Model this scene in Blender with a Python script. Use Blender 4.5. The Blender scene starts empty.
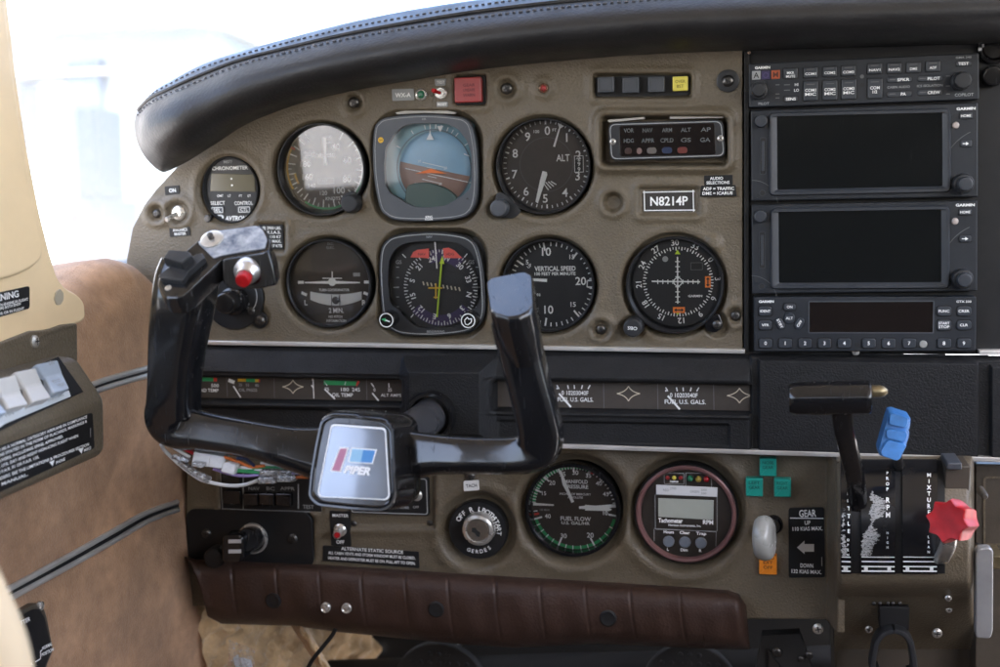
import bpy, math, random
import numpy as np
from mathutils import Vector, Matrix
random.seed(7)
rng = np.random.default_rng(11)
SC = bpy.context.scene
COL = SC.collection
PI = math.pi

# ------------------------------------------------------------------ camera and panel geometry
FPX, CW, CH = 1250.0, 1000.0, 667.0
YAW, PITCH, ROLL = math.radians(11.79), math.radians(7.5), math.radians(-1.46)
DIST = 0.905                                   # camera to panel plane, metres
ROT = (Matrix.Rotation(YAW, 3, 'Z') @ Matrix.Rotation(PI/2 - PITCH, 3, 'X') @ Matrix.Rotation(ROLL, 3, 'Z'))
CAM = Vector((0, -DIST, 0))

def ray(px, py):
    return ROT @ Vector(((px-CW/2)/FPX, -(py-CH/2)/FPX, -1.0))

def P(px, py, d=0.0):
    """Point where the photo's pixel meets the sheet parallel to the panel, d metres in front of it: (x right, y up, z towards the seats)."""
    r = ray(px, py)
    t = (DIST-d)/r.y
    return Vector((r.x*t, r.z*t, d))

def hitplane(px, py, p0, n):
    r = ray(px, py)
    rf = Vector((r.x, r.z, -r.y)); c = Vector((0, 0, DIST))
    t = (Vector(p0)-c).dot(n)/rf.dot(n)
    return c + rf*t

def scale_at(px, py, d=0.0):
    a = P(px, py, d)
    return 0.5*((P(px+1, py, d)-a).length + (P(px, py+1, d)-a).length)

_RN = np.array([[ROT[i][j] for j in range(3)] for i in range(3)])
def Parr(U, V):
    c = np.stack([(U-CW/2)/FPX, -(V-CH/2)/FPX, -np.ones_like(U)], -1)
    w = c @ _RN.T
    t = DIST/w[..., 1]
    return w[..., 0]*t, w[..., 2]*t

# ------------------------------------------------------------------ materials
MATS = {}
def mat(name, col, rough=0.5, metal=0.0, var=0.0, vscale=40.0, bump=0.0, bscale=600.0, spec=0.5, coat=0.0, rvar=0.0,
        emit=0.0, bdist=0.0004, col2=None, v2=0.0, v2scale=8.0, sheen=0.0, voro=False, scratch=0.0):
    if name in MATS: return MATS[name]
    m = bpy.data.materials.new(name); m.use_nodes = True
    nt = m.node_tree; b = nt.nodes['Principled BSDF']; L = nt.links.new
    b.inputs['Roughness'].default_value = rough
    b.inputs['Metallic'].default_value = metal
    b.inputs['Specular IOR Level'].default_value = spec
    b.inputs['Coat Weight'].default_value = coat
    b.inputs['Sheen Weight'].default_value = sheen
    b.inputs['Base Color'].default_value = (*col, 1)
    if emit:
        b.inputs['Emission Color'].default_value = (*col, 1); b.inputs['Emission Strength'].default_value = emit
    tc = nt.nodes.new('ShaderNodeTexCoord')
    if var or v2:
        c2 = col2 or tuple(x*(1-var) for x in col)
        n = nt.nodes.new('ShaderNodeTexNoise'); n.inputs['Scale'].default_value = vscale; n.inputs['Detail'].default_value = 6
        n.inputs['Roughness'].default_value = 0.65
        L(tc.outputs['Object'], n.inputs['Vector'])
        rp = nt.nodes.new('ShaderNodeValToRGB'); rp.color_ramp.elements[0].position = 0.3; rp.color_ramp.elements[1].position = 0.7
        rp.color_ramp.elements[0].color = (*c2, 1)
        rp.color_ramp.elements[1].color = (*(tuple(min(1, x*(1+var*0.5)) for x in col)), 1)
        L(n.outputs['Fac'], rp.inputs['Fac'])
        out = rp.outputs['Color']
        if v2:
            n2 = nt.nodes.new('ShaderNodeTexNoise'); n2.inputs['Scale'].default_value = v2scale; n2.inputs['Detail'].default_value = 3
            L(tc.outputs['Object'], n2.inputs['Vector'])
            mr = nt.nodes.new('ShaderNodeMapRange'); mr.inputs['From Min'].default_value = .35; mr.inputs['From Max'].default_value = .65
            mr.inputs['To Min'].default_value = 1-v2; mr.inputs['To Max'].default_value = 1+v2
            L(n2.outputs['Fac'], mr.inputs['Value'])
            mx = nt.nodes.new('ShaderNodeMix'); mx.data_type = 'RGBA'; mx.blend_type = 'MULTIPLY'; mx.inputs['Factor'].default_value = 1
            L(out, mx.inputs['A']); L(mr.outputs['Result'], mx.inputs['B']); out = mx.outputs['Result']
        L(out, b.inputs['Base Color'])
    if rvar:
        n = nt.nodes.new('ShaderNodeTexNoise'); n.inputs['Scale'].default_value = 35; n.inputs['Detail'].default_value = 8
        L(tc.outputs['Object'], n.inputs['Vector'])
        mr = nt.nodes.new('ShaderNodeMapRange'); mr.inputs['From Min'].default_value = .3; mr.inputs['From Max'].default_value = .7
        mr.inputs['To Min'].default_value = max(.02, rough-rvar); mr.inputs['To Max'].default_value = rough+rvar
        L(n.outputs['Fac'], mr.inputs['Value']); L(mr.outputs['Result'], b.inputs['Roughness'])
    if bump:
        if voro:
            n = nt.nodes.new('ShaderNodeTexVoronoi'); n.inputs['Scale'].default_value = bscale; src = n.outputs['Distance']
        else:
            n = nt.nodes.new('ShaderNodeTexNoise'); n.inputs['Scale'].default_value = bscale; n.inputs['Detail'].default_value = 3; src = n.outputs['Fac']
        L(tc.outputs['Object'], n.inputs['Vector'])
        bp = nt.nodes.new('ShaderNodeBump'); bp.inputs['Strength'].default_value = bump; bp.inputs['Distance'].default_value = bdist
        L(src, bp.inputs['Height']); L(bp.outputs['Normal'], b.inputs['Normal'])
    if scratch:
        mp = nt.nodes.new('ShaderNodeMapping'); mp.inputs['Scale'].default_value = (900, 60, 240); mp.inputs['Rotation'].default_value = (.4, .3, .7)
        L(tc.outputs['Object'], mp.inputs['Vector'])
        n = nt.nodes.new('ShaderNodeTexNoise'); n.inputs['Scale'].default_value = 1.0; n.inputs['Detail'].default_value = 2
        L(mp.outputs['Vector'], n.inputs['Vector'])
        mr = nt.nodes.new('ShaderNodeMapRange'); mr.inputs['From Min'].default_value = .66; mr.inputs['From Max'].default_value = .74
        mr.inputs['To Min'].default_value = 0; mr.inputs['To Max'].default_value = scratch
        L(n.outputs['Fac'], mr.inputs['Value'])
        ad = nt.nodes.new('ShaderNodeMath'); ad.operation = 'ADD'; ad.use_clamp = True
        rs = b.inputs['Roughness'].links
        if rs: L(rs[0].from_socket, ad.inputs[0])
        else: ad.inputs[0].default_value = rough
        L(mr.outputs['Result'], ad.inputs[1]); L(ad.outputs[0], b.inputs['Roughness'])
    MATS[name] = m
    return m

def glassmat(name, tint=(1, 1, 1), ior=1.45, dust=0.0, gl=1.0):
    if name in MATS: return MATS[name]
    m = bpy.data.materials.new(name); m.use_nodes = True
    nt = m.node_tree; nt.nodes.remove(nt.nodes['Principled BSDF']); L = nt.links.new
    out = nt.nodes['Material Output']
    tr = nt.nodes.new('ShaderNodeBsdfTransparent'); tr.inputs['Color'].default_value = (*tint, 1)
    gs = nt.nodes.new('ShaderNodeBsdfGlossy'); gs.inputs['Roughness'].default_value = 0.03; gs.inputs['Color'].default_value = (gl, gl, gl, 1)
    fr = nt.nodes.new('ShaderNodeFresnel'); fr.inputs['IOR'].default_value = ior
    mx = nt.nodes.new('ShaderNodeMixShader')
    L(fr.outputs['Fac'], mx.inputs['Fac']); L(tr.outputs[0], mx.inputs[1]); L(gs.outputs[0], mx.inputs[2])
    last = mx.outputs[0]
    if dust:
        df = nt.nodes.new('ShaderNodeBsdfDiffuse'); df.inputs['Color'].default_value = (.8, .8, .8, 1)
        tc = nt.nodes.new('ShaderNodeTexCoord')
        n = nt.nodes.new('ShaderNodeTexNoise'); n.inputs['Scale'].default_value = 350; n.inputs['Detail'].default_value = 5
        L(tc.outputs['Object'], n.inputs['Vector'])
        mr = nt.nodes.new('ShaderNodeMapRange'); mr.inputs['From Min'].default_value = .45; mr.inputs['From Max'].default_value = .75
        mr.inputs['To Min'].default_value = dust*.3; mr.inputs['To Max'].default_value = dust*2
        L(n.outputs['Fac'], mr.inputs['Value'])
        m2 = nt.nodes.new('ShaderNodeMixShader')
        L(mr.outputs['Result'], m2.inputs['Fac']); L(last, m2.inputs[1]); L(df.outputs[0], m2.inputs[2]); last = m2.outputs[0]
    L(last, out.inputs['Surface'])
    MATS[name] = m
    return m

OLIVE = mat('olive moulded plastic', (.120, .096, .063), .44, var=.14, vscale=420, bump=.9, bscale=620, rvar=.08, v2=.05, v2scale=9, bdist=.0007)
OLIVE_D = mat('dark olive painted metal', (.062, .050, .036), .5, var=.2, vscale=60, bump=.25, bscale=900, rvar=.08)
BLACKTEX = mat('black grained plastic', (.011, .0113, .012), .58, var=.25, vscale=80, bump=.8, bscale=700, rvar=.08, bdist=.0007, spec=.3)
BLACKFLAT = mat('black flat plastic', (.011, .011, .0115), .5, spec=.32, var=.2, vscale=90, bump=.1, bscale=1500, rvar=.08)
BLACKGLOSS = mat('black gloss plastic', (.008, .008, .009), .16, var=.25, vscale=70, rvar=.09, bump=.04, bscale=420, coat=.15, scratch=.4)
BEZEL = mat('charcoal bezel', (.022, .023, .025), .42, spec=.4, var=.15, vscale=90, rvar=.08, bump=.08, bscale=1400)
BEZELG = mat('grey bezel', (.058, .064, .074), .42, var=.1, vscale=90, rvar=.06, bump=.08, bscale=1400)
AVION = mat('blue black radio plastic', (.018, .021, .026), .46, spec=.38, var=.15, vscale=70, rvar=.06, bump=.15, bscale=1200)
KEY = mat('radio key', (.034, .039, .047), .35, var=.1, vscale=120, rvar=.05)
SCREEN = mat('dark screen', (.006, .007, .007), .08, spec=.7, rvar=.05, scratch=.15)
SCREENB = mat('brown tinted screen', (.012, .009, .008), .12, spec=.4)
WHITE = mat('white ink', (.86, .87, .85), .6, var=.08, vscale=900)
GREYINK = mat('grey ink', (.33, .34, .34), .6, var=.2, vscale=900)
DIMINK = mat('dim ink', (.12, .12, .12), .6)
BLACKINK = mat('black ink', (.01, .01, .01), .6)
DIALB = mat('brown black dial', (.050, .040, .032), .6, var=.12, vscale=150)  # brown lift puts the reflected warm cabin into the dial colour
DIALK = mat('black dial', (.012, .012, .013), .55, var=.15, vscale=150)
CHROME = mat('brushed aluminium trim', (.70, .68, .65), .42, .75, var=.1, vscale=30, rvar=.1)
STEEL = mat('nickel steel', (.62, .60, .56), .3, .72, var=.15, vscale=200, rvar=.1)
DARKSTEEL = mat('dark screw steel', (.10, .095, .09), .35, .9, rvar=.1)
RED = mat('red plastic', (.42, .009, .012), .42, var=.35, vscale=80, rvar=.06, spec=.25)
REDDULL = mat('dull red lens', (.30, .035, .035), .3, var=.12, vscale=150)
BLUE = mat('blue plastic', (.045, .19, .48), .34, var=.35, vscale=90, rvar=.08, coat=.2)
GREENI = mat('green ink', (.03, .33, .11), .55)
YELLOWI = mat('yellow ink', (.70, .42, .03), .55)
REDI = mat('red ink', (.65, .05, .03), .55)
ORANGEI = mat('orange ink', (.85, .22, .03), .5)
LIMEI = mat('lime ink', (.55, .75, .03), .5)
TEAL = mat('teal lens', (.015, .29, .23), .3, var=.12, vscale=200)
AMBER = mat('amber lens', (.80, .25, .02), .35, var=.1, vscale=200)
YELLOWL = mat('yellow lens', (.72, .62, .10), .35, var=.1, vscale=200)
CREAM = mat('cream moulded plastic', (.82, .63, .38), .5, var=.06, vscale=20, rvar=.07, bump=.05, bscale=700)
SUEDE = mat('tan suede', (.39, .228, .124), .95, var=.2, vscale=70, bump=.8, bscale=620, v2=.20, v2scale=12, sheen=.2, bdist=.0009, col2=(.28, .158, .085))
LEATHERB = mat('brown leather', (.046, .025, .018), .5, spec=.35, var=.28, vscale=40, bump=.6, bscale=500, rvar=.09, voro=True, bdist=.0003)
LEATHERK = mat('black leather', (.017, .017, .018), .46, var=.2, vscale=30, bump=.5, bscale=430, rvar=.09, voro=True, bdist=.0003)
THREAD = mat('grey thread', (.10, .10, .11), .8)
GLASS = glassmat('instrument glass', ior=1.46)
GLASSH = glassmat('shiny instrument glass', ior=1.62)
GLASSW = glassmat('very shiny instrument glass', ior=1.75)

# ------------------------------------------------------------------ text glyphs
_TC = {}
def glyphs(s, bold=0.0):
    k = (s, bold)
    if k in _TC: return _TC[k]
    fc = bpy.data.curves.new('t', 'FONT'); fc.body = s; fc.size = 1; fc.resolution_u = 3; fc.offset = bold
    fc.align_x = 'CENTER'
    ob = bpy.data.objects.new('t', fc)
    me = bpy.data.meshes.new_from_object(ob)
    vs = np.array([v.co[:2] for v in me.vertices]) if len(me.vertices) else np.zeros((0, 2))
    fs = [tuple(p.vertices) for p in me.polygons]
    bpy.data.objects.remove(ob); bpy.data.curves.remove(fc); bpy.data.meshes.remove(me)
    if len(vs):
        x0, x1 = vs[:, 0].min(), vs[:, 0].max()
        vs = vs - np.array([(x0+x1)/2, 0.345])
        vs /= 0.69                       # cap height 1, centred
    _TC[k] = (vs, fs)
    return _TC[k]

# ------------------------------------------------------------------ mesh builder
def circ(cx, cy, r, n=48, a0=0.0):
    return [(cx+r*math.cos(a0+2*PI*i/n), cy+r*math.sin(a0+2*PI*i/n)) for i in range(n)]

def rrect(x0, y0, x1, y1, r=0.0, n=5):
    if r <= 0: return [(x0, y0), (x1, y0), (x1, y1), (x0, y1)]
    r = min(r, abs(x1-x0)/2*.999, abs(y1-y0)/2*.999)
    o = []
    for cx, cy, a in ((x1-r, y0+r, -PI/2), (x1-r, y1-r, 0), (x0+r, y1-r, PI/2), (x0+r, y0+r, PI)):
        for i in range(n+1):
            t = a+PI/2*i/n; o.append((cx+r*math.cos(t), cy+r*math.sin(t)))
    return o

def ccw(pts):
    a = sum(pts[i][0]*pts[(i+1) % len(pts)][1]-pts[(i+1) % len(pts)][0]*pts[i][1] for i in range(len(pts)))
    return pts if a > 0 else pts[::-1]

def inset(pts, d):
    n = len(pts); o = []
    for i in range(n):
        p0, p1, p2 = Vector(pts[i-1]), Vector(pts[i]), Vector(pts[(i+1) % n])
        e1, e2 = p1-p0, p2-p1
        if e1.length < 1e-9: e1 = e2
        if e2.length < 1e-9: e2 = e1
        e1 = e1.normalized(); e2 = e2.normalized()
        n1 = Vector((-e1.y, e1.x)); n2 = Vector((-e2.y, e2.x))
        k = n1+n2
        k = k/max(.35, k.length_squared/2) if k.length > 1e-6 else n1
        o.append((p1.x+k.x*d, p1.y+k.y*d))
    return o

def roundpoly(pts, r, n=4):
    """Polygon with rounded corners."""
    pts = ccw(list(pts)); o = []; N = len(pts)
    for i in range(N):
        p = Vector(pts[i]); a = Vector(pts[i-1])-p; b = Vector(pts[(i+1) % N])-p
        k = min(r, a.length*.45, b.length*.45)
        s, e = p+a.normalized()*k, p+b.normalized()*k
        for j in range(n+1):
            t = j/n
            q = s*(1-t)**2+p*2*t*(1-t)+e*t*t
            o.append((q.x, q.y))
    return o

def catmull(pts, k=8):
    pts = [tuple(p) for p in pts]
    q = [pts[0]]+pts+[pts[-1]]; o = []
    for i in range(1, len(q)-2):
        p0, p1, p2, p3 = [np.array(q[j], float) for j in (i-1, i, i+1, i+2)]
        for j in range(k):
            t = j/k
            o.append(tuple(.5*((2*p1)+(-p0+p2)*t+(2*p0-5*p1+4*p2-p3)*t*t+(-p0+3*p1-3*p2+p3)*t**3)))
    o.append(pts[-1])
    return o

class M:
    def __init__(s, T=None):
        s.v = []; s.f = []; s.m = []; s.mats = []; s.T = T
    def mi(s, m):
        if m not in s.mats: s.mats.append(m)
        return s.mats.index(m)
    def add(s, vs, fs, m):
        b = len(s.v)
        if s.T is not None: vs = [tuple(s.T @ Vector(v)) for v in vs]
        s.v.extend(tuple(v) for v in vs); k = s.mi(m)
        for f in fs:
            s.f.append(tuple(b+i for i in f)); s.m.append(k)
    def poly(s, pts, z, m):
        pts = ccw(pts); s.add([(x, y, z) for x, y in pts], [tuple(range(len(pts)))], m)
    def loft(s, rings, m, cap0=True, cap1=True, closed=True):
        n = len(rings[0]); vs = [v for r in rings for v in r]; fs = []
        for a in range(len(rings)-1):
            for i in range(n if closed else n-1):
                j = (i+1) % n
                fs.append((a*n+i, a*n+j, (a+1)*n+j, (a+1)*n+i))
        if cap0: fs.append(tuple(reversed(range(n))))
        if cap1: fs.append(tuple((len(rings)-1)*n+i for i in range(n)))
        s.add(vs, fs, m)
    def prism(s, pts, z0, z1, m, ch=0.0, steps=3, back=True):
        pts = ccw(pts); R = [[(x, y, z0) for x, y in pts]]
        if ch > 0:
            for k in range(steps+1):
                a = PI/2*k/steps
                q = inset(pts, ch*(1-math.cos(a))); R.append([(x, y, z1-ch+ch*math.sin(a)) for x, y in q])
        else: R.append([(x, y, z1) for x, y in pts])
        s.loft(R, m, cap0=back)
    def lathe(s, cx, cy, prof, m, n=48, cap0=False, cap1=True):
        s.loft([[(cx+r*math.cos(2*PI*i/n), cy+r*math.sin(2*PI*i/n), z) for i in range(n)] for r, z in prof], m, cap0, cap1)
    def ring(s, cx, cy, r0, r1, z, m, n=64):
        s.lathe(cx, cy, [(r1, z), (r0, z)], m, n, cap1=False)
    def arc(s, cx, cy, r0, r1, a0, a1, z, m):
        """Band of a dial; angles in degrees clockwise from the top."""
        n = max(2, int(abs(a1-a0)/5)); vs = []
        for i in range(n+1):
            a = math.radians(a0+(a1-a0)*i/n)
            for r in (r0, r1): vs.append((cx+r*math.sin(a), cy+r*math.cos(a), z))
        s.add(vs, [(2*i, 2*i+1, 2*i+3, 2*i+2)[::-1] for i in range(n)], m)
    def seg(s, p, q, w, z, m, w2=None):
        p, q = Vector(p[:2]), Vector(q[:2]); d = (q-p).normalized(); k = Vector((-d.y, d.x)); w2 = w if w2 is None else w2
        s.add([(*(p-k*w/2), z), (*(q-k*w2/2), z), (*(q+k*w2/2), z), (*(p+k*w/2), z)], [(0, 1, 2, 3)], m)
    def ticks(s, cx, cy, r0, r1, angs, w, z, m):
        for a in angs:
            a = math.radians(a)
            s.seg((cx+r0*math.sin(a), cy+r0*math.cos(a)), (cx+r1*math.sin(a), cy+r1*math.cos(a)), w, z, m)
    def text(s, t, x, y, h, z, m, w=None, rot=0.0, bold=0.012, sx=1.0, slant=0.0):
        vs, fs = glyphs(t, bold)
        if not len(vs): return
        W = vs[:, 0].max()-vs[:, 0].min(); kx = (w/W if w else h*sx)
        c, n = math.cos(math.radians(rot)), math.sin(math.radians(rot)); o = []
        for a, b in vs:
            a2 = a*kx+slant*b*h; b2 = b*h
            o.append((x+a2*c-b2*n, y+a2*n+b2*c, z))
        s.add(o, fs, m)
    def outline(s, pts, w, z, m):
        pts = ccw(pts); q = inset(pts, w)
        s.loft([[(x, y, z) for x, y in pts], [(x, y, z) for x, y in q]], m, False, False)
    def tube(s, path, r, m, n=10, caps=True):
        path = [Vector(p) for p in path]; R = []
        t = (path[1]-path[0]).normalized()
        u = t.orthogonal().normalized()
        for i, p in enumerate(path):
            a = path[max(0, i-1)]; b = path[min(len(path)-1, i+1)]; t = (b-a).normalized()
            u = (u-t*u.dot(t)).normalized(); v = t.cross(u)
            rr = r[i] if isinstance(r, (list, tuple)) else r
            R.append([tuple(p+(u*math.cos(2*PI*k/n)+v*math.sin(2*PI*k/n))*rr) for k in range(n)])
        s.loft(R, m, caps, caps)
    def sweep(s, path, A, B, m, ex=3.2, n=28, caps=True, tilt=0):
        """Superellipse section: half width A in the picture plane, half thickness B along the view."""
        path = [Vector(p) for p in path]; R = []
        for i, p in enumerate(path):
            a = path[max(0, i-1)]; b = path[min(len(path)-1, i+1)]; t = (b-a).normalized()
            w = Vector((0, 0, 1)); w = (w-t*w.dot(t)).normalized()
            if tilt:
                y = Vector((0, 1, 0)); y = y-t*y.dot(t)-w*y.dot(w); al = math.radians(tilt)*t.x*t.x
                if y.length > 1e-3: w = w*math.cos(al)+y.normalized()*math.sin(al)
            u = t.cross(w)
            ring = []
            for k in range(n):
                c, q = math.cos(2*PI*k/n), math.sin(2*PI*k/n)
                x = math.copysign(abs(c)**(2/ex), c)*A[i]; y = math.copysign(abs(q)**(2/ex), q)*B[i]
                ring.append(tuple(p+u*x+w*y))
            R.append(ring)
        s.loft(R, m, caps, caps)
    def grid(s, G, m, flip=False):
        """G[i][j] points."""
        a, b = len(G), len(G[0]); vs = [p for r in G for p in r]
        fs = [(i*b+j, i*b+j+1, (i+1)*b+j+1, (i+1)*b+j) for i in range(a-1) for j in range(b-1)]
        if flip: fs = [f[::-1] for f in fs]
        s.add(vs, fs, m)

# ------------------------------------------------------------------ things and parts
ALL = []
class Thing:
    """An Empty on the panel whose axes are x right, y up, z out of the panel."""
    def __init__(s, name, label, cat, px, py, d=0.0, group=None, at=None):
        o = bpy.data.objects.new(name, None); COL.objects.link(o); o.empty_display_size = .01
        s.o = o; s.org = Vector(at) if at is not None else P(px, py, d); s.d = s.org.z
        o.location = (s.org.x, -s.org.z, s.org.y); o.rotation_euler = (PI/2, 0, 0)
        o['label'] = label; o['category'] = cat
        if group: o['group'] = group
        s.S = scale_at(px, py, s.d) if at is None else scale_at(500, 333, s.d)
        ALL.append(o)
    def L(s, px, py, z=0.0):
        p = P(px, py, s.d+z)-s.org
        return (p.x, p.y)
    def L3(s, px, py, d):
        return P(px, py, d)-s.org
    def R(s, p): return Vector(p)-s.org
    def part(s, name, m, parent=None, smooth=35, bevel=0, label=None, stuff=False):
        return build(name, m, parent or s.o, smooth, bevel, label)

def build(name, m, parent=None, smooth=35, bevel=0, label=None):
    me = bpy.data.meshes.new(name)
    me.from_pydata(m.v, [], m.f)
    for k in m.mats: me.materials.append(k)
    me.polygons.foreach_set('material_index', m.m)
    me.update()
    if smooth:
        me.polygons.foreach_set('use_smooth', [True]*len(me.polygons))
        if smooth < 179: me.set_sharp_from_angle(angle=math.radians(smooth))
    o = bpy.data.objects.new(name, me); COL.objects.link(o)
    if parent is not None: o.parent = parent
    else: ALL.append(o)
    if label: o['label'] = label
    if bevel:
        b = o.modifiers.new('bevel', 'BEVEL'); b.width = bevel; b.segments = 3; b.limit_method = 'ANGLE'; b.angle_limit = math.radians(40)
        b.harden_normals = False
    if smooth and smooth < 100 and len(m.f) > 3 and not any(w in name for w in ('lettering', 'markings', 'caption', 'symbol')):
        wn = o.modifiers.new('normals', 'WEIGHTED_NORMAL'); wn.keep_sharp = True; wn.weight = 60
    return o

class Face:
    """Draws on a flat face of a thing at height z, in the photo's pixel coordinates."""
    def __init__(s, th, z, m=None):
        s.t = th; s.z = z; s.m = m or M(); s.k = 0.00012
    def p(s, px, py): return s.t.L(px, py, s.z)
    def S(s, px=None): return s.t.S*(DIST-s.t.d-s.z)/(DIST-s.t.d)
    def text(s, t, px, py, h, m=WHITE, w=None, rot=0, dz=1, bold=.012, sx=1.0, slant=0):
        x, y = s.p(px, py); S = s.S()
        s.m.text(t, x, y, h*S, s.z+s.k*dz, m, w*S if w else None, rot, bold, sx, slant)
    def seg(s, a, b, w, m=WHITE, dz=1, w2=None):
        s.m.seg(s.p(*a), s.p(*b), w*s.S(), s.z+s.k*dz, m, None if w2 is None else w2*s.S())
    def poly(s, pts, m=WHITE, dz=1):
        s.m.poly([s.p(*q) for q in pts], s.z+s.k*dz, m)
    def rect(s, x0, y0, x1, y1, m=WHITE, dz=1, r=0):
        a = s.p(x0, y1); b = s.p(x1, y0)
        s.m.poly(rrect(a[0], a[1], b[0], b[1], r*s.S()), s.z+s.k*dz, m)
    def frame(s, x0, y0, x1, y1, w, m=WHITE, dz=1, r=0):
        a = s.p(x0, y1); b = s.p(x1, y0)
        s.m.outline(rrect(a[0], a[1], b[0], b[1], r*s.S()), w*s.S(), s.z+s.k*dz, m)
    def disc(s, px, py, r, m=WHITE, dz=1):
        s.m.poly(circ(*s.p(px, py), r*s.S(), 28), s.z+s.k*dz, m)
    def ring(s, px, py, r0, r1, m=WHITE, dz=1):
        s.m.ring(*s.p(px, py), r0*s.S(), r1*s.S(), s.z+s.k*dz, m)
    def arc(s, px, py, r0, r1, a0, a1, m=WHITE, dz=1):
        s.m.arc(*s.p(px, py), r0*s.S(), r1*s.S(), a0, a1, s.z+s.k*dz, m)
    def ticks(s, px, py, r0, r1, angs, w, m=WHITE, dz=1):
        s.m.ticks(*s.p(px, py), r0*s.S(), r1*s.S(), angs, w*s.S(), s.z+s.k*dz, m)
    def polar(s, t, px, py, r, a, h, m=WHITE, radial=False, dz=1, bold=.012, sx=1.0):
        x, y = s.p(px, py); S = s.S(); q = math.radians(a)
        s.m.text(t, x+r*S*math.sin(q), y+r*S*math.cos(q), h*S, s.z+s.k*dz, m, None, -a if radial else 0, bold, sx)

def knob(m, x, y, z0, r, h, material, n=40, flute=0, skirt=0):
    if skirt: m.lathe(x, y, [(r*skirt, z0), (r*skirt, z0+h*.25), (r*skirt*.95, z0+h*.32), (r, z0+h*.34)], material, n, cap1=False)
    rings = []
    prof = [(1, 0), (1, .7), (.97, .86), (.88, .96), (.72, 1.0)]
    for k, (q, zz) in enumerate(prof):
        ring = []
        for i in range(n):
            a = 2*PI*i/n; f = 1-(flute if (i % 2 and k < 3) else 0)
            ring.append((x+r*q*f*math.cos(a), y+r*q*f*math.sin(a), z0+h*zz))
        rings.append(ring)
    m.loft(rings, material, False, True)

def screw(th, px, py, r, z=0.0, m=None, head=DARKSTEEL, name='screw', washer=None):
    k = m or M(); x, y = th.L(px, py, z); R = r*th.S
    if washer: k.lathe(x, y, [(R*1.9, z), (R*1.9, z+.0008), (R*1.7, z+.0012), (R, z+.0012)], washer, 32, cap1=False)
    k.lathe(x, y, [(R, z), (R, z+R*.25), (R*.8, z+R*.5), (R*.4, z+R*.62)], head, 24)
    a = random.random()*PI
    for q in (a, a+PI/2):
        c, s_ = math.cos(q)*R*.55, math.sin(q)*R*.55
        k.seg((x-c, y-s_), (x+c, y+s_), R*.2, z+R*.63+.00005, BLACKINK)
    if m is None: return th.part(name, k)

# ------------------------------------------------------------------ height fields for moulded covers
def sdc(U, V, cx, cy, r, ry=None):
    ry = ry or r
    return (np.hypot((U-cx)/r, (V-cy)/ry)-1)*min(r, ry)
def sdr(U, V, x0, y0, x1, y1, r=0):
    cx, cy = (x0+x1)/2, (y0+y1)/2
    qx = np.abs(U-cx)-(abs(x1-x0)/2-r); qy = np.abs(V-cy)-(abs(y1-y0)/2-r)
    return np.hypot(np.maximum(qx, 0), np.maximum(qy, 0))+np.minimum(np.maximum(qx, qy), 0)-r
def sst(x):
    x = np.clip(x, 0, 1); return x*x*(3-2*x)
def sink(H, sd, depth, w):
    """Lower H to -depth inside sd<0, over a soft edge w pixels wide lying inside."""
    t = sst((sd+w)/w)
    return H*t + (-depth)*(1-t)
def lip(H, sd, amp, w):
    return H + amp*np.exp(-np.square((sd-w*.6)/w))
def hfield(name, x0, y0, x1, y1, step, fn, m, th, keep=None):
    nx = int((x1-x0)/step)+1; ny = int((y1-y0)/step)+1
    U, V = np.meshgrid(np.linspace(x0, x1, nx), np.linspace(y0, y1, ny))
    X, Y = Parr(U, V); H = fn(U, V)
    co = np.stack([X-th.org.x, Y-th.org.y, H-th.org.z], -1).reshape(-1, 3).astype(np.float32)
    i = np.arange(nx*ny).reshape(ny, nx)
    q = np.stack([i[:-1, :-1], i[1:, :-1], i[1:, 1:], i[:-1, 1:]], -1).reshape(-1, 4)
    if keep is not None:
        K = keep(U, V); kk = (K[:-1, :-1] & K[1:, :-1] & K[1:, 1:] & K[:-1, 1:]).reshape(-1); q = q[kk]
    me = bpy.data.meshes.new(name)
    me.vertices.add(nx*ny); me.vertices.foreach_set('co', co.ravel())
    n = len(q); me.loops.add(n*4); me.loops.foreach_set('vertex_index', q.ravel().astype(np.int32))
    me.polygons.add(n); me.polygons.foreach_set('loop_start', np.arange(0, n*4, 4, dtype=np.int32))
    me.polygons.foreach_set('loop_total', np.full(n, 4, dtype=np.int32))
    me.polygons.foreach_set('use_smooth', np.ones(n, dtype=bool))
    me.update(calc_edges=True); me.validate()
    me.materials.append(m)
    o = bpy.data.objects.new(name, me); COL.objects.link(o); o.parent = th.o
    return o
# ------------------------------------------------------------------ moulded covers
t1 = lambda u: 342.8+(u-200)*.0165
t2 = lambda u: 446.0+(u-563)*.0308

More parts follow.
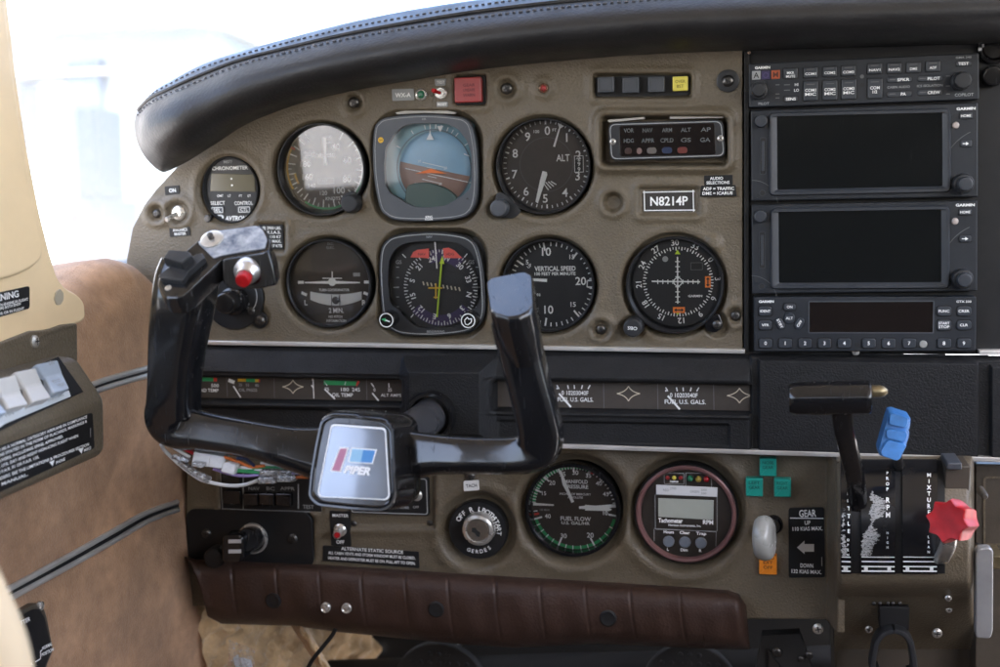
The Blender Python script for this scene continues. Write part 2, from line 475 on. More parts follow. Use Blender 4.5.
HOLES = [(321, 169.6, 46.5), (543, 166.4, 49.0), (328.6, 283.3, 45), (547.8, 285.7, 47.8)]
def upper_fn(U, V):
    H = np.zeros_like(U)
    def soft(sd, amp, w):
        nonlocal H; H = lip(H, sd, amp, w)
    for cx, cy, r in HOLES+[(674.7, 285.2, 50)]:
        soft(sdc(U, V, cx, cy, r+5), .0005, 4)
    pass
    soft(sdr(U, V, 599.5, 115, 728.5, 166, 7), .0026, 5)
    soft(sdc(U, V, 229, 190, 33, 36.5), .0008, 4)
    for cx, cy, r, d in ((632.4, 328, 15, .004), (717, 325, 15, .004), (714, 243, 12, -.002), (499.6, 208, 15, .004), (351, 203, 13, .004), (257, 318, 15, .002)):
        H = sink(H, sdc(U, V, cx, cy, r), d, 7) if d > 0 else H+(-d)*(1-sst((sdc(U, V, cx, cy, r)+8)/8))
    for cx, cy, r, d in ((613, 202.4, 11, .006), (354, 102.5, 9.5, .003), (507, 88.6, 10.5, .003), (543.7, 88, 6, .001), (601, 329.3, 10, .003),
                         (735.5, 315.6, 9, .003), (157, 213, 9, .003), (178, 212, 12, .004)):
        H = lip(H, sdc(U, V, cx, cy, r), .0015, 4); H = sink(H, sdc(U, V, cx, cy, r), d, 5)
    for x0, y0, x1, y1, r, d in ((592, 72.4, 692.5, 98.8, 5, .006), (637, 186, 700, 216.5, 5, .0018), (454.5, 74, 487, 106.5, 4, .004),
                                 (257, 222, 287, 253, 4, .0015), (599.5, 115, 728.5, 166.5, 8, .012)):
        sd = sdr(U, V, x0, y0, x1, y1, r); H = lip(H, sd, .0014, 4); H = sink(H, sd, d, 4)
    for cx, cy, r in HOLES+[(674.7, 285.2, 50)]: H = sink(H, sdc(U, V, cx, cy, r+4), .0055, 5)
    H = sink(H, sdr(U, V, 369, 108.5, 484, 227, 33), .005, 5); H = sink(H, sdr(U, V, 375, 227, 489, 341, 31), .005, 5); H = sink(H, sdc(U, V, 229, 190, 34, 37.5), .004, 7)
    for cx, cy, r in HOLES: H = sink(H, sdc(U, V, cx, cy, r), .02, 2.5)
    H = sink(H, sdc(U, V, 674.7, 285.2, 50), .006, 4)
    H = sink(H, sdc(U, V, 229, 190, 30, 33.5), .012, 4.5)
    H = sink(H, sdc(U, V, 234, 298, 31), .004, 4.5)
    H = sink(H, sdr(U, V, 373, 112.5, 480, 223, 30), .012, 4); H = sink(H, sdr(U, V, 379, 231, 485, 337, 28), .012, 4)
    # rolled outer edge
    xl = np.interp(V, [150, 176, 190, 205, 228, 260, 346], [184, 160, 147, 136, 124, 118, 118])
    t = sst((U-xl)/9); H = H*t-.035*(1-t)
    t = sst((746-U)/4); H = H*t-.02*(1-t)
    return H
cover = Thing('panel_cover', 'olive brown moulded upper instrument cover with round cut-outs under the black padded cowl', 'panel cover', 440, 220)
_top = lambda U: np.interp(U, [100, 165, 238, 320, 380, 473, 560, 690, 760], [165, 160, 112, 80, 70, 52, 44, 36, 34])
hfield('cover_shell', 114, 36, 750, 344.5+6, .8, upper_fn, OLIVE, cover, keep=lambda U, V: (V > _top(U)) & (V < t1(U)-1) & (U > np.interp(V, [150, 176, 190, 205, 228, 260, 346], [184, 160, 147, 136, 124, 118, 118])-.5))
for px, py, r in ((354, 102.5, 5.5), (507, 88.6, 5.5), (601, 329.3, 5), (735.5, 315.6, 5), (157, 213.5, 4.5)):
    screw(cover, px, py, r, -.0028)
screw(cover, 728, 81, 5.5, .0005, washer=BEZEL)

def lower_fn(U, V):
    H = np.zeros_like(U)
    for cx, cy, r in ((478, 530, 31), (574, 509.6, 48.5), (686, 513.5, 51.5)):
        sd = sdc(U, V, cx, cy, r+10); H = sink(lip(H, sd, .0014, 6), sd, .007, 11)
    H = sink(H, sdc(U, V, 478, 530, 30), .010, 5)
    for cx, cy, r in ((574, 509.6, 48.5), (686, 513.5, 51.5)): H = sink(H, sdc(U, V, cx, cy, r), .02, 4)
    for x0, y0, x1, y1, r, d in ((219, 468, 323, 513, 3, .003), (345, 470, 436, 529, 3, .003), (187, 509, 315, 565, 12, .002)):
        sd = sdr(U, V, x0, y0, x1, y1, r); H = sink(lip(H, sd, .001, 4), sd, d, 4)
    t = sst((U-181)/6); H = H*t-.03*(1-t)
    t = sst((634-V)/16); H = H*t-.05*(1-t)
    t = sst((U-826)/10); H = H+.028*t
    return H
lower = Thing('panel_cover', 'olive brown moulded lower switch cover between the metal trim strip and the brown knee pad', 'panel cover', 500, 520)
hfield('cover_shell', 176, 432, 842, 640, .9, lower_fn, OLIVE, lower, keep=lambda U, V: (V > t2(U)-2) & ((U > 735) | (V < 606)))
screw(lower, 818, 628.5, 5, .003, head=STEEL)
screw(lower, 410.5, 490, 3.5, 0); screw(lower, 430, 523, 3, -.0028); screw(lower, 354, 523.5, 3, -.0028); screw(lower, 470, 476, 5, 0)

def mid_fn(U, V):
    q = V-t1(U); e = t2(U)-t1(U)
    H = np.interp(q, [0, 3, 6, 25, 28, 300], [0, .001, .006, .016, .014, .014])
    H = sink(H+0, sdr(U, q, 193, 30.5, 408, 56, 2)+0, -.004, 2.2)
    H = sink(H, sdr(U, q, 496, 29.5, 755.5, 60, 3), -.004, 2.2)
    rim = np.abs(sdr(U, q, 496, 29.5, 755.5, 60, 3)-2); H = H+.0012*np.clip(1-rim/2.2, 0, 1)
    rim = np.abs(sdr(U, q, 193, 30.5, 408, 56, 2)-2); H = H+.0012*np.clip(1-rim/2.2, 0, 1)
    H = sink(H, sdr(U, q, 500, 68, 731, 93, 3), -.0115, 3)
    H = sink(H, sdr(U, q, 194, 60, 340, 88, 9), -.010, 3)
    sd = sdr(U, V, 405, 354, 500, 440, 4); t = np.clip(-sd/13, 0, 1); H = np.maximum(H, H*(1-t)+.027*t)
    t = sst((752-U)/3); H = H*t+.009*(1-t)
    lid = sdr(U, q, 757.5, 3.5, 976.5, 99.5+(0*U), 2); t = sst(-lid/2.5); H = np.where(U > 752, .009+.005*t, H)
    lid = sdr(U, q, 986.5, 6, 1040, 99.5, 2); t = sst(-lid/2.5); H = np.where(U > 981, .009+.005*t, H)
    t = sst((e-q)/4); H = H*t; t = sst((q-1)/3); H = H*t
    t = sst((U-188)/6); H = H*t-.02*(1-t)
    return H
pad = Thing('dash_pad', 'black grained dash pad across the middle with two sunken gauge strips', 'dash pad', 500, 400)
hfield('pad_shell', 186, 338, 1024, 462, .7, mid_fn, BLACKTEX, pad, keep=lambda U, V: (V > t1(U)-1) & (V < t2(U)+1))
def trim(th, pts, w, z0, z1, ma=CHROME):
    m = M()
    a = [th.L(*p, z1) for p in pts]
    o = []
    for k in range(len(a)-1):
        p, q = Vector(a[k]), Vector(a[k+1]); d = (q-p).normalized(); n = Vector((-d.y, d.x))*w*th.S/2
        m.prism([tuple(p-n), tuple(q-n), tuple(q+n), tuple(p+n)], z0, z1, ma, .0006)
    return th.part('trim_strip', m)
trim(pad, [(201, t1(201)), (745, t1(745)-.2)], 4.2, -.004, .004)
trim(pad, [(979, 352.5), (1030, 352.5)], 4.2, -.004, .004)
trim(pad, [(340, t2(340)+.6), (1030, t2(1030)+.6)], 4.4, -.002, .0150)

# gauge strips
def strip_gauges(px0, px1, q0, q1, cat, label):
    th = Thing('gauge_strip', label, cat, (px0+px1)/2, t1((px0+px1)/2)+(q0+q1)/2, .0055)
    m = M(); a = th.L(px0, t1(px0)+q1, 0); b = th.L(px1, t1(px1)+q0, 0)
    m.prism([th.L(px0, t1(px0)+q1), th.L(px1, t1(px1)+q1), th.L(px1, t1(px1)+q0), th.L(px0, t1(px0)+q0)], -.003, 0, DIALB, .0002)
    th.part('dial_plate', m)
    return th, Face(th, 0)
def star(F, cx, cy, a, b, w):
    pts = []
    for k in range(4):
        A = [(0, -b), (a, 0), (0, b), (-a, 0)][k]; B = [(0, -b), (a, 0), (0, b), (-a, 0)][(k+1) % 4]
        for i in range(7):
            t = i/6; c = .22
            x = A[0]*(1-t)**2+2*t*(1-t)*(A[0]+B[0])*c+B[0]*t*t; y = A[1]*(1-t)**2+2*t*(1-t)*(A[1]+B[1])*c+B[1]*t*t
            pts.append((cx+x, cy+y))
    for i in range(len(pts)):
        p, q = pts[i], pts[(i+1) % len(pts)]
        if abs(p[0]-q[0])+abs(p[1]-q[1]) > .05: F.seg(p, q, w, YI)
YI = mat('pale ivory ink', (.62, .56, .42), .6)
th, F = strip_gauges(194, 407, 31.5, 55, 'engine gauges', 'left strip of small engine gauges with green arcs, sunk in the dash pad')
F.seg((196, 379), (213.5, 379.6), 3.8, GREENI); F.seg((213.5, 379.6), (217, 379.8), 3.8, REDI)
F.text('500', 215, 385.5, 3.2, w=8); F.text('EAD TEMP', 208.5, 390.3, 3.2, w=21); F.text('CYL H', 193.5, 390, 3.2, w=2)
F.seg((226.5, 375.5), (227.5, 397), .8, DIMINK)
F.seg((228.5, 380), (234.5, 382.5), 3.6, WHITE); F.seg((233.5, 386), (240.8, 397.5), 1.4, WHITE)
F.seg((238, 380), (246, 380.2), 3, YELLOWI); F.seg((246, 380.2), (255, 380.5), 3, GREENI); F.seg((255, 380.5), (258.5, 380.6), 3, YELLOWI); F.seg((258.5, 380.6), (259.8, 380.6), 3, REDI)
F.text('25', 240.5, 384.7, 2.6, GREYINK); F.text('55', 247.5, 385, 2.6, GREYINK); F.text('80', 257, 385.3, 2.6, GREYINK); F.text('OIL PRESS', 248, 390, 2.8, GREYINK, w=19)
F.seg((274, 378), (274.5, 398), .6, DIMINK)
star(F, 293, 386.8, 10.5, 6.8, .9)
F.seg((313, 377), (314, 398.5), .9, WHITE); F.seg((311.5, 385), (313.5, 388), 1.2, WHITE); F.seg((312, 379.5), (313.6, 379.5), 2, WHITE)
F.seg((324, 382.5), (356.5, 383.6), 4.2, GREENI); F.seg((356, 385.8), (359, 381), 2.2, REDI); F.seg((344.8, 385), (345.8, 381.5), 1, WHITE)
F.text('75', 327, 389.2, 3.2); F.text('180', 345, 389.4, 3.4, w=8); F.text('245', 356, 389.6, 3.4, w=8); F.text('OIL TEMP', 342.5, 394.9, 3.4, w=21)
F.seg((324.2, 381.5), (327.2, 385.5), 1, WHITE); F.seg((324.6, 389), (335, 399), 1.5, WHITE)
F.seg((366.5, 379), (367, 400), .7, DIMINK)
F.seg((371.2, 383), (374, 387), 1.1, WHITE); F.seg((388.7, 383.2), (389.2, 387.5), 1.1, WHITE); F.text('0', 374.5, 389.7, 3); F.text('35', 389.8, 389.9, 3); F.text('70', 404, 390, 3)
F.text('ALT AMPS', 391, 395.2, 2.8, w=20); F.disc(403, 395.5, .8); F.seg((372.3, 393), (378.6, 400.8), 1.5, WHITE)
th.part('markings', F.m)
th, F = strip_gauges(497, 755, 30.5, 59, 'fuel gauges', 'right strip of two fuel gauges and ivory star emblems, sunk in the dash pad')
for x, y in ((571.5, 391.5), (680.3, 393.8)):
    for k, (dx, r) in enumerate(((-12.5, -28), (-3, -12), (3, -3), (10, 14), (16.5, 28))):
        a = math.radians(r); F.seg((x+dx-3*math.sin(-a)*0, y-2.6), (x+dx+4*math.tan(a), y-6.4), 1.1, WHITE)
    F.disc(x-14.4, y-3, .8)
    F.text('0 10203040F', x+3.5, y+1.4, 4.3, w=27); F.text('FUEL U.S. GALS.', x+4+(x-571)*.008, y+8, 4.1, w=36 if x < 600 else 40)
    F.seg((x-12.5, y+2), (x-.5, y+15.5), 1.9, WHITE)
star(F, 628.5, 393.6, 11.5, 7.5, .9); star(F, 739.5, 395.6, 12.5, 7.5, .9)
for x in (543, 604, 658, 714): F.seg((x-.5, t1(x)+31), (x, t1(x)+59), .7, DIMINK)
th.part('markings', F.m)

# ------------------------------------------------------------------ padded cowl
cowl = Thing('padded_cowl', 'black stitched leather glare cowl arching over the instrument panel', 'glareshield', 440, 40)
FR = [0, .05, .13, .26, .42, .58, .72, .8, .88, .95, 1.0]
DP = [.002, .026, .045, .060, .066, .062, .051, .041, .026, .008, -.025]
ST = [((172, 169.5), (146, 107), (150, 98.5), (152.5, 94.5), (154, 89.5), 7), ((190, 160), (165, 96.4), (169, 89.3), (171, 84), (172, 78.5), 3), ((217, 143), (197.5, 83), (201, 75), (203, 68.5), (205, 61.5), 1),
      ((250, 122.5), (238, 66.5), (241, 60), (243, 55), (244, 49), 0), ((300, 103.5), (290, 53), (292, 47), (293, 42), (294, 34.5), 0), ((350, 91.5), (345, 40.5), (346, 34.5), (347, 29), (348, 20.5), 0),
      ((410, 80.5), (409, 29.2), (410, 22.6), (410, 17.5), (410, 7.5), 0), ((480, 69.5), (480, 18.5), (480, 11.5), (480, 6), (480, -3), 0), ((560, 61), (560, 9), (561, 2), (561, -4), (562, -13), 0),
      ((650, 54), (652, 1.5), (653, -6), (654, -12), (655, -22), 0), ((750, 50.5), (755, -4), (756, -12), (757, -18), (758, -29), 0), ((870, 47), (878, -9), (880, -17), (881, -23), (882, -34), 0),
      ((1010, 43), (1022, -14), (1025, -22), (1027, -29), (1030, -40), 0), ((1130, 40), (1150, -18), (1155, -26), (1157, -33), (1160, -46), 0)]
rows = []
S0 = [(164, 172.5), (160, 171.6), (153, 166.5), (145, 158), (138, 146), (134.4, 134), (133.8, 122), (136.2, 112.5), (138.5, 107.5), (141, 104), (145, 100)]
rows.append([cowl.R(P(x, y, d*.42)) for (x, y), d in zip(S0, DP)])
for n_, (b, s1, p_, s2, t, bl) in enumerate(ST):
    r = []
    for f, d in zip(FR, DP):
        if f <= .72:
            k = f/.72; x = b[0]+(s1[0]-b[0])*k-bl*math.sin(PI*k); y = b[1]+(s1[1]-b[1])*k
        else:
            x = float(np.interp(f, [.72, .8, .88, 1], [s1[0], p_[0], s2[0], t[0]])); y = float(np.interp(f, [.72, .8, .88, 1], [s1[1], p_[1], s2[1], t[1]]))
        r.append(cowl.R(P(x, y, d*(.8 if n_ == 0 else 1))))
    rows.append(r)
for r in rows:
    p = r[-1]
    r.append(p+Vector((0, -.001, -.05))); r.append(p+Vector((0, -.012, -.16))); r.append(p+Vector((0, -.05, -.42)))
# smooth along the length
dense = []
for j in range(len(rows[0])): dense.append(catmull([r[j] for r in rows], 8))
G = [[dense[j][i] for j in range(len(dense))] for i in range(len(dense[0]))]
m = M(); m.grid(G, LEATHERK, flip=True)
o = cowl.part('leather_skin', m, smooth=180)
sb = o.modifiers.new('soft', 'SUBSURF'); sb.levels = 1; sb.render_levels = 1
def along(f):
    out = []
    for g in G:
        k = np.interp(f, FR, range(len(FR))); a = int(k); t = k-a; b = min(a+1, len(FR)-1)
        out.append(Vector(g[a]).lerp(Vector(g[b]), t))
    return out
def onskin(f, off=.0007):
    c = along(f); up = along(min(1, f+.03)); o = []
    for i in range(len(c)):
        t = (c[min(i+1, len(c)-1)]-c[max(i-1, 0)]).normalized(); u = (up[i]-c[i]).normalized()
        n = u.cross(t) if u.cross(t).z > 0 else t.cross(u)
        o.append(c[i]+n*off)
    return o
m = M()
for f in (.735, .89):
    c = onskin(f, .0004); L = 0; nxt = 0.0; seg_on = False; acc = []
    for i in range(3, len(c)-1):
        a, b = c[i], c[i+1]; l = (b-a).length; n = max(1, int(l/.0006))
        for k in range(n):
            p = a.lerp(b, k/n); L += l/n
            ph = L % .0048
            if ph < .0030: acc.append(p)
            elif acc:
                if len(acc) > 1: m.tube([acc[0]-Vector((0, 0, .0003)), (acc[0]+acc[-1])/2+Vector((0, 0, .0003)), acc[-1]-Vector((0, 0, .0003))], .00055, THREAD, 5)
                acc = []
cowl.part('stitching', m, smooth=180)
m = M(); m.tube(onskin(.80, .0002)[2:], .0016, LEATHERK, 8)
cowl.part('piping', m, smooth=180)

# ------------------------------------------------------------------ knee pad
knee = Thing('knee_pad', 'dark brown ribbed leather knee roll with press studs along the bottom of the panel', 'knee pad', 460, 605)
TOPX = [(183, 556), (196, 559), (310, 564), (420, 571), (588, 581), (700, 588), (728, 590), (739, 594), (745, 604)]
BOTX = [(186, 560), (200, 615), (214, 622), (286, 624), (330, 630), (460, 643), (508, 646), (590, 642), (700, 647), (748, 648)]
tx, ty = zip(*TOPX); bx, by = zip(*BOTX)
SEAM = [190, 232, 276, 319, 361, 405, 448, 495, 540, 585, 630, 680]
G = []
for px in np.linspace(184, 746, 563):
    y0 = float(np.interp(px, tx, ty)); y1 = float(np.interp(px, bx, by)); row = []
    ds = min(abs(px-s) for s in SEAM); gr = math.exp(-(ds/1.3)**2)
    en = min(1, (px-184)/8, (746-px)/12); en = math.sqrt(max(0, 1-(1-en)**2))
    pucker = .0016*math.sin(px*.11)+.001*math.sin(px*.23+1)
    for f, d in ((0, .0), (.03, .010), (.08, .017), (.16, .0215), (.28, .0235), (.45, .024), (.62, .0235), (.78, .022), (.9, .019), (1, .011), (1.03, -.01)):
        dd = d*en*(1+.0)-gr*.0013*(1-.6*f)*(d > .005)+pucker*math.sin(PI*min(1, f))*f
        xs = px+(12*f*f*0.6 if px < 700 else 4*f)
        row.append(knee.R(P(xs, y0+(y1-y0)*f, dd)))
    G.append(row)
m = M(); m.grid(G, LEATHERB, flip=True)
knee.part('leather_roll', m, smooth=180)
for i, (px, py) in enumerate(((325.8, 607.5), (346.7, 608))):
    m = M(); x, y = knee.L(px, py, .024); r = 5.0*knee.S
    m.lathe(x, y, [(r, .020), (r, .0250), (r*.85, .0258), (r*.65, .0252), (r*.55, .0246), (r*.4, .0260), (r*.15, .0263)], STEEL, 28)
    knee.part('press_stud', m)
for px, py in ((273, 601), (436, 609.5), (608, 618.5)):
    m = M(); x, y = knee.L(px, py, .024); r = 8*knee.S
    m.lathe(x, y, [(r, .018), (r, .0242), (r*.8, .0248), (r*.55, .0244), (r*.2, .0244)], BLACKFLAT, 28)
    knee.part('plug_button', m)
# ------------------------------------------------------------------ round instruments
BEZELK = mat('black instrument bezel', (.012, .012, .013), .4, spec=.4, var=.15, vscale=90, rvar=.08)
DIALHAZE = mat('dial with painted reflection', (.066, .054, .045), .6, var=.12, vscale=150)  # dial lightened: the haze reflected in its glass is put into the colour
def gauge(name, label, cat, hole, face, zf, dial=DIALK, bez=BEZELK, z1=.0012, wall=2.2, glass=GLASS, zg=None, group=None):
    cx, cy, r = hole
    th = Thing(name, label, cat, cx, cy, 0, group)
    S = th.S; R = r*S; m = M()
    Ri = R-wall*S
    fx, fy = th.L(face[0], face[1], zf); fr = face[2]*S*(DIST-zf)/DIST
    n = 72
    rings = []
    for rr, z, ox, oy in ((R*.985, -.02, 0, 0), (R*.985, z1-.0012, 0, 0), (R*.97, z1, 0, 0), (Ri, z1, 0, 0), (Ri-.0006, z1-.0008, 0, 0), (fr, zf, fx, fy)):
        rings.append([(ox+rr*math.cos(2*PI*i/n), oy+rr*math.sin(2*PI*i/n), z) for i in range(n)])
    m.loft(rings, bez, False, False)
    th.part('bezel', m)
    m = M(); m.prism(circ(fx, fy, fr+.0005, 72), zf-.002, zf, dial)
    th.part('dial', m)
    if glass:
        m = M(); zz = zf+.004 if zg is None else zg
        m.poly(circ(fx*.45, fy*.45, fr+(Ri-fr)*.45, 64), zz, glass)
        th.glass = th.part('glass', m)
    return th, Face(th, zf)

def needle(th, F, pts, z, m=WHITE, name='needle'):
    k = M(); k.prism([th.L(*p, F.z+z) for p in pts], F.z+z-.0004, F.z+z, m)
    return th.part(name, k)

DIALM = mat('dark brown dial', (.045, .034, .026), .6, var=.12, vscale=150)
# airspeed
th, F = gauge('airspeed_indicator', 'airspeed indicator with coloured arcs and shiny reflecting glass, left of the blue horizon dial', 'airspeed dial',
              (321, 169.6, 46), (325.5, 168, 41), -.010, DIALHAZE, glass=GLASSW, zg=-.005)
c = (325.5, 168)
maj = [30, 50, 76, 95, 115, 134, 151, 168, 186, 202, 218, 232, 246, 262, 278, 292, 305, 318, 330]
F.ticks(*c, 31, 38.5, maj, 1.2); F.ticks(*c, 35, 38.5, [63, 86, 105, 125, 142, 160, 177, 194, 210, 225, 239, 254, 270], .8)
F.arc(*c, 38.5, 40.5, 66, 215, GREENI); F.arc(*c, 36.8, 38.3, 55, 150, WHITE); F.arc(*c, 38.5, 40.5, 240, 300, YELLOWI); F.arc(*c, 31, 33, 243, 262, YELLOWI); F.arc(*c, 36, 40.5, 300, 303, REDI)
for t, x, y, h in (('40', 335.6, 146.6, 6), ('60', 347.2, 160.3, 6), ('80', 347, 179, 6), ('100', 339.3, 190.3, 6), ('120', 323.6, 193, 4), ('140', 312, 185.5, 4),
                   ('160', 307.6, 176.8, 5.6), ('180', 305.5, 164, 5.6), ('200', 309.6, 154.5, 5.6)): F.text(t, x, y, h)
F.text('AIRSPEED', 325.5, 155.2, 3.6, w=20); F.text('MPH', 329, 143, 2.5); F.text('KNOTS', 333, 198.5, 3.2); F.text('TAS', 329, 137, 2.4)
F.text('P ALT', 323.5, 180.8, 2.4, GREYINK); F.frame(318, 178, 334, 184, .5, GREYINK)
th.part('markings', F.m)
needle(th, F, [(324.2, 164.5), (326.6, 164.5), (325.8, 137), (322.4, 137)], .0016)
m = M(); x, y = th.L(351, 203.5, .006); knob(m, x, y, -.006, 9*th.S, .018, BEZEL, skirt=0); th.part('knob', m)
m = M(); m.prism(roundpoly([th.L(340, 197), th.L(352, 190), th.L(363, 204), th.L(355, 213), th.L(342, 212)], .004), -.006, -.0005, BEZEL, .0008); th.part('knob_boss', m)

# altimeter
th, F = gauge('altimeter', 'altimeter with numerals 0 to 9 and white pointers, right of the blue horizon dial', 'altimeter',
              (543, 166.4, 48.6), (546.3, 164.4, 45.6), -.009, DIALHAZE, glass=GLASSH, zg=-.004)
c = (546.3, 164.6)
F.ticks(*c, 39.5, 43.5, range(0, 360, 36), 1.5); F.ticks(*c, 40.5, 43.5, [a*7.2 for a in range(50) if a % 5], .9)
for k in range(10): F.polar(str(k), *c, 33.5, 36*k+3, 8.2)
F.text('ALT', 563, 157.8, 6.6, w=13.5)
F.rect(574.5, 155.5, 583.5, 172.5, BLACKINK); F.frame(574.5, 155.5, 583.5, 172.5, .6, WHITE, 2)
for k, t in enumerate(('2', '9', '9')): F.text(t, 579, 158.5+k*5.4, 4.2, dz=2)
F.text('100', 536.5, 131.5, 3); F.text('FT', 554.5, 130, 2.8)
for k in range(4): F.seg((543+k*2.6, 182.5-k*.4), (548.5+k*2.6, 190-k*1.8), 1.0, WHITE)
F.ring(*c, 26.5, 27, DIMINK)
th.part('markings', F.m)
needle(th, F, [(557.5, 122.5), (564, 126), (559.5, 129)], .0012, name='pointer')
needle(th, F, [(553, 146.5), (555, 147), (560.6, 126.5), (559.6, 126)], .0014, name='needle')
needle(th, F, [(542.5, 171), (546.8, 172), (547.2, 175), (537.8, 203.5), (535.5, 201.5), (540, 180)], .002)
m = M(); x, y = th.L(499.6, 208, .006); knob(m, x, y, -.004, 9*th.S, .016, BEZELG); th.part('knob', m)
m = M(); m.prism(roundpoly([th.L(497, 190), th.L(512, 197), th.L(522, 211), th.L(515, 219), th.L(492, 217)], .005), -.004, .0008, BEZEL, .001); th.part('knob_boss', m)

# turn coordinator
th, F = gauge('turn_coordinator', 'turn coordinator with white aeroplane symbol above a curved slip tube', 'turn dial', (328.6, 283.3, 44), (330.6, 282.4, 41.8), -.008, DIALM, zg=-.0045)
def Z(x, y): return 140+x/3.704, 210+y/3.704
F.text('D.C.', *Z(706, 125), 2.4, GREYINK); F.text('ELEC.', *Z(706, 139), 2.4, GREYINK)
F.seg(Z(585, 268), Z(607, 268), 2.8); F.seg(Z(830, 267), Z(852, 267), 2.8); F.seg(Z(598, 306), Z(618, 315), 2.8); F.seg(Z(828, 306), Z(848, 314), 2.8)
F.text('TURN COORDINATOR', *Z(719, 296), 2.4, w=31); F.text('L', *Z(615, 343), 5); F.text('R', *Z(830, 343), 5)
F.text('2 MIN.', *Z(727, 372), 4.6, w=15); F.text('NO PITCH', *Z(724, 395), 2.4, w=14); F.text('INFORMATION', *Z(727, 410), 2.4, w=20)
F.rect(*Z(790, 232), *Z(815, 246), GREYINK)
th.part('markings', F.m)
m = M(); pts = []
for i in range(13):
    x = 632+(822-632)*i/12; y = 302+ (1-((x-727)/95)**2)*10; pts.append(Z(x, y))
low = []
for i in range(13):
    x = 822-(822-632)*i/12; y = 332+(1-((x-727)/95)**2)*22; low.append(Z(x, y))
m.prism([th.L(*p, F.z) for p in pts+low], F.z-.001, F.z+.0012, mat('pale slip tube', (.6, .6, .59), .25), .0005)
for x in (712, 742): m.seg(th.L(*Z(x, 314), F.z), th.L(*Z(x, 354), F.z), .0006, F.z+.0014, BLACKINK)
tube = th.part('slip_tube', m)
m = M(); x, y = th.L(*Z(727, 334), F.z); m.lathe(x, y, [(.0030, F.z+.0014), (.0022, F.z+.0020), (.001, F.z+.0023)], DIALB, 20); th.part('slip_ball', m)
k = M(); z = F.z+.0015
def bar(a, b, w0, w1):
    k.seg(th.L(*Z(*a), z), th.L(*Z(*b), z), w0*th.S, z, WHITE, w1*th.S)
bar((712, 268), (815, 269), 3.2, 1.2); bar((712, 268), (610, 269), 3.2, 1.2); bar((712, 258), (712, 228), 1.4, 1.0); bar((676, 253), (748, 253), 1.0, 1.0)
k.poly(circ(*th.L(*Z(712, 266), z), 4*th.S, 24), z+.0002, WHITE)
th.part('aeroplane_symbol', k)

# vertical speed
th, F = gauge('vertical_speed_indicator', 'vertical speed dial numbered 5 to 20, partly hidden by the right yoke horn', 'climb dial', (547.8, 285.7, 47.2), (551.6, 284.1, 44.6), -.009, DIALK, zg=-.005)
c = (551.6, 284.4)
def Z(x, y): return 360+x/3.846, 210+y/3.846
F.ticks(*c, 34, 42, [-10, 40, 140, 190, 305, 235, 270], 1.7)
F.ticks(*c, 38, 42, list(range(0, 40, 8))+list(range(50, 85, 8))+list(range(96, 140, 8))+list(range(150, 190, 8))+list(range(198, 235, 7))+list(range(312, 350, 8))+list(range(277, 305, 7)), 1.0)
F.ticks(*c, 36, 42, [84.5, 94.5], 1.5); F.arc(*c, 35, 36, 84.5, 95, WHITE)
for t, x, y, h in (('10', 717, 160, 7.8), ('15', 815, 180, 4.4), ('20', 849, 273, 7.6), ('15', 820, 363, 4.6), ('10', 726, 383, 7.8), ('5', 643, 200, 4.4)): F.text(t, *Z(x, y), h)
F.text('VERTICAL SPEED', *Z(750, 225), 4.4, w=41, bold=.02); F.text('100 FEET PER MINUTE', *Z(750, 245), 3, w=41, bold=.02); F.text('DN', *Z(682, 326), 2.8); F.text('UP', *Z(652, 215), 2.8, rot=40)
th.part('markings', F.m)
needle(th, F, [Z(600, 261), Z(719, 265), Z(719, 277), Z(600, 268)], .0014)

# course deviation indicator
th, F = gauge('course_indicator', 'black course indicator with compass ring and white crossed needles, beside the radio stack', 'course dial',
              (674.7, 285.2, 49.5), (678, 281.8, 45), -.003, DIALK, z1=.0035, wall=2.6, zg=.0008)
c = (678, 281.8)
def Z(x, y): return 600+x/4.169, 200+y/4.169
F.ticks(*c, 31.5, 35, [a-3 for a in range(0, 360, 10)], 1.1); F.ticks(*c, 32.7, 35, [a+2 for a in range(0, 360, 10)], .8)
for k in range(12): F.polar(str((30+3*k) % 36), *c, 39.3, 30*k-4, 5.6, radial=True)
F.disc(*Z(272, 246), 2.9, GREYINK); F.rect(*Z(378, 260), *Z(428, 292), BLACKINK); F.frame(*Z(378, 260), *Z(428, 292), .5, DIMINK, 2)
F.seg(Z(323, 270), Z(323, 235), .8, GREYINK)
F.poly([Z(312, 226), Z(335, 226), Z(323, 207)], LIMEI); F.poly([Z(314, 466), Z(334, 466), Z(324, 480)], LIMEI)
for (x0, y0, x1, y1, v) in ((438, 318, 462, 365, 1), (304, 446, 354, 471, 0)):
    F.rect(*Z(x0, y0), *Z(x1, y1), ORANGEI, 2); cx, cy = (x0+x1)/2, (y0+y1)/2
    A = (lambda a, b: Z(cx+(b if v else a), cy+(a if v else b)))
    L_ = 20
    F.seg(A(-L_+8, 0), A(L_-8, 0), 1.2, BLACKINK, 3)
    for s in (-1, 1): F.poly([A(s*L_, 0), A(s*(L_-10), 8), A(s*(L_-10), -8)], BLACKINK, 3)
F.text('GARMIN', *Z(397, 400), 2.1, w=14, bold=.03)
th.part('markings', F.m)
k = M(); z = F.z+.0012
k.seg(th.L(*Z(323, 238), z), th.L(*Z(324, 432), z), 1.3*th.S, z, WHITE); k.seg(th.L(*Z(216, 339), z), th.L(*Z(417, 341), z), 1.3*th.S, z+.0001, WHITE)
for i in range(-4, 5):
    if abs(i) > 0:
        k.seg(th.L(*Z(314, 341+i*21), z), th.L(*Z(333, 341+i*21), z), .9*th.S, z, WHITE); k.seg(th.L(*Z(325+i*21, 332), z), th.L(*Z(325+i*21, 350), z), .9*th.S, z, WHITE)
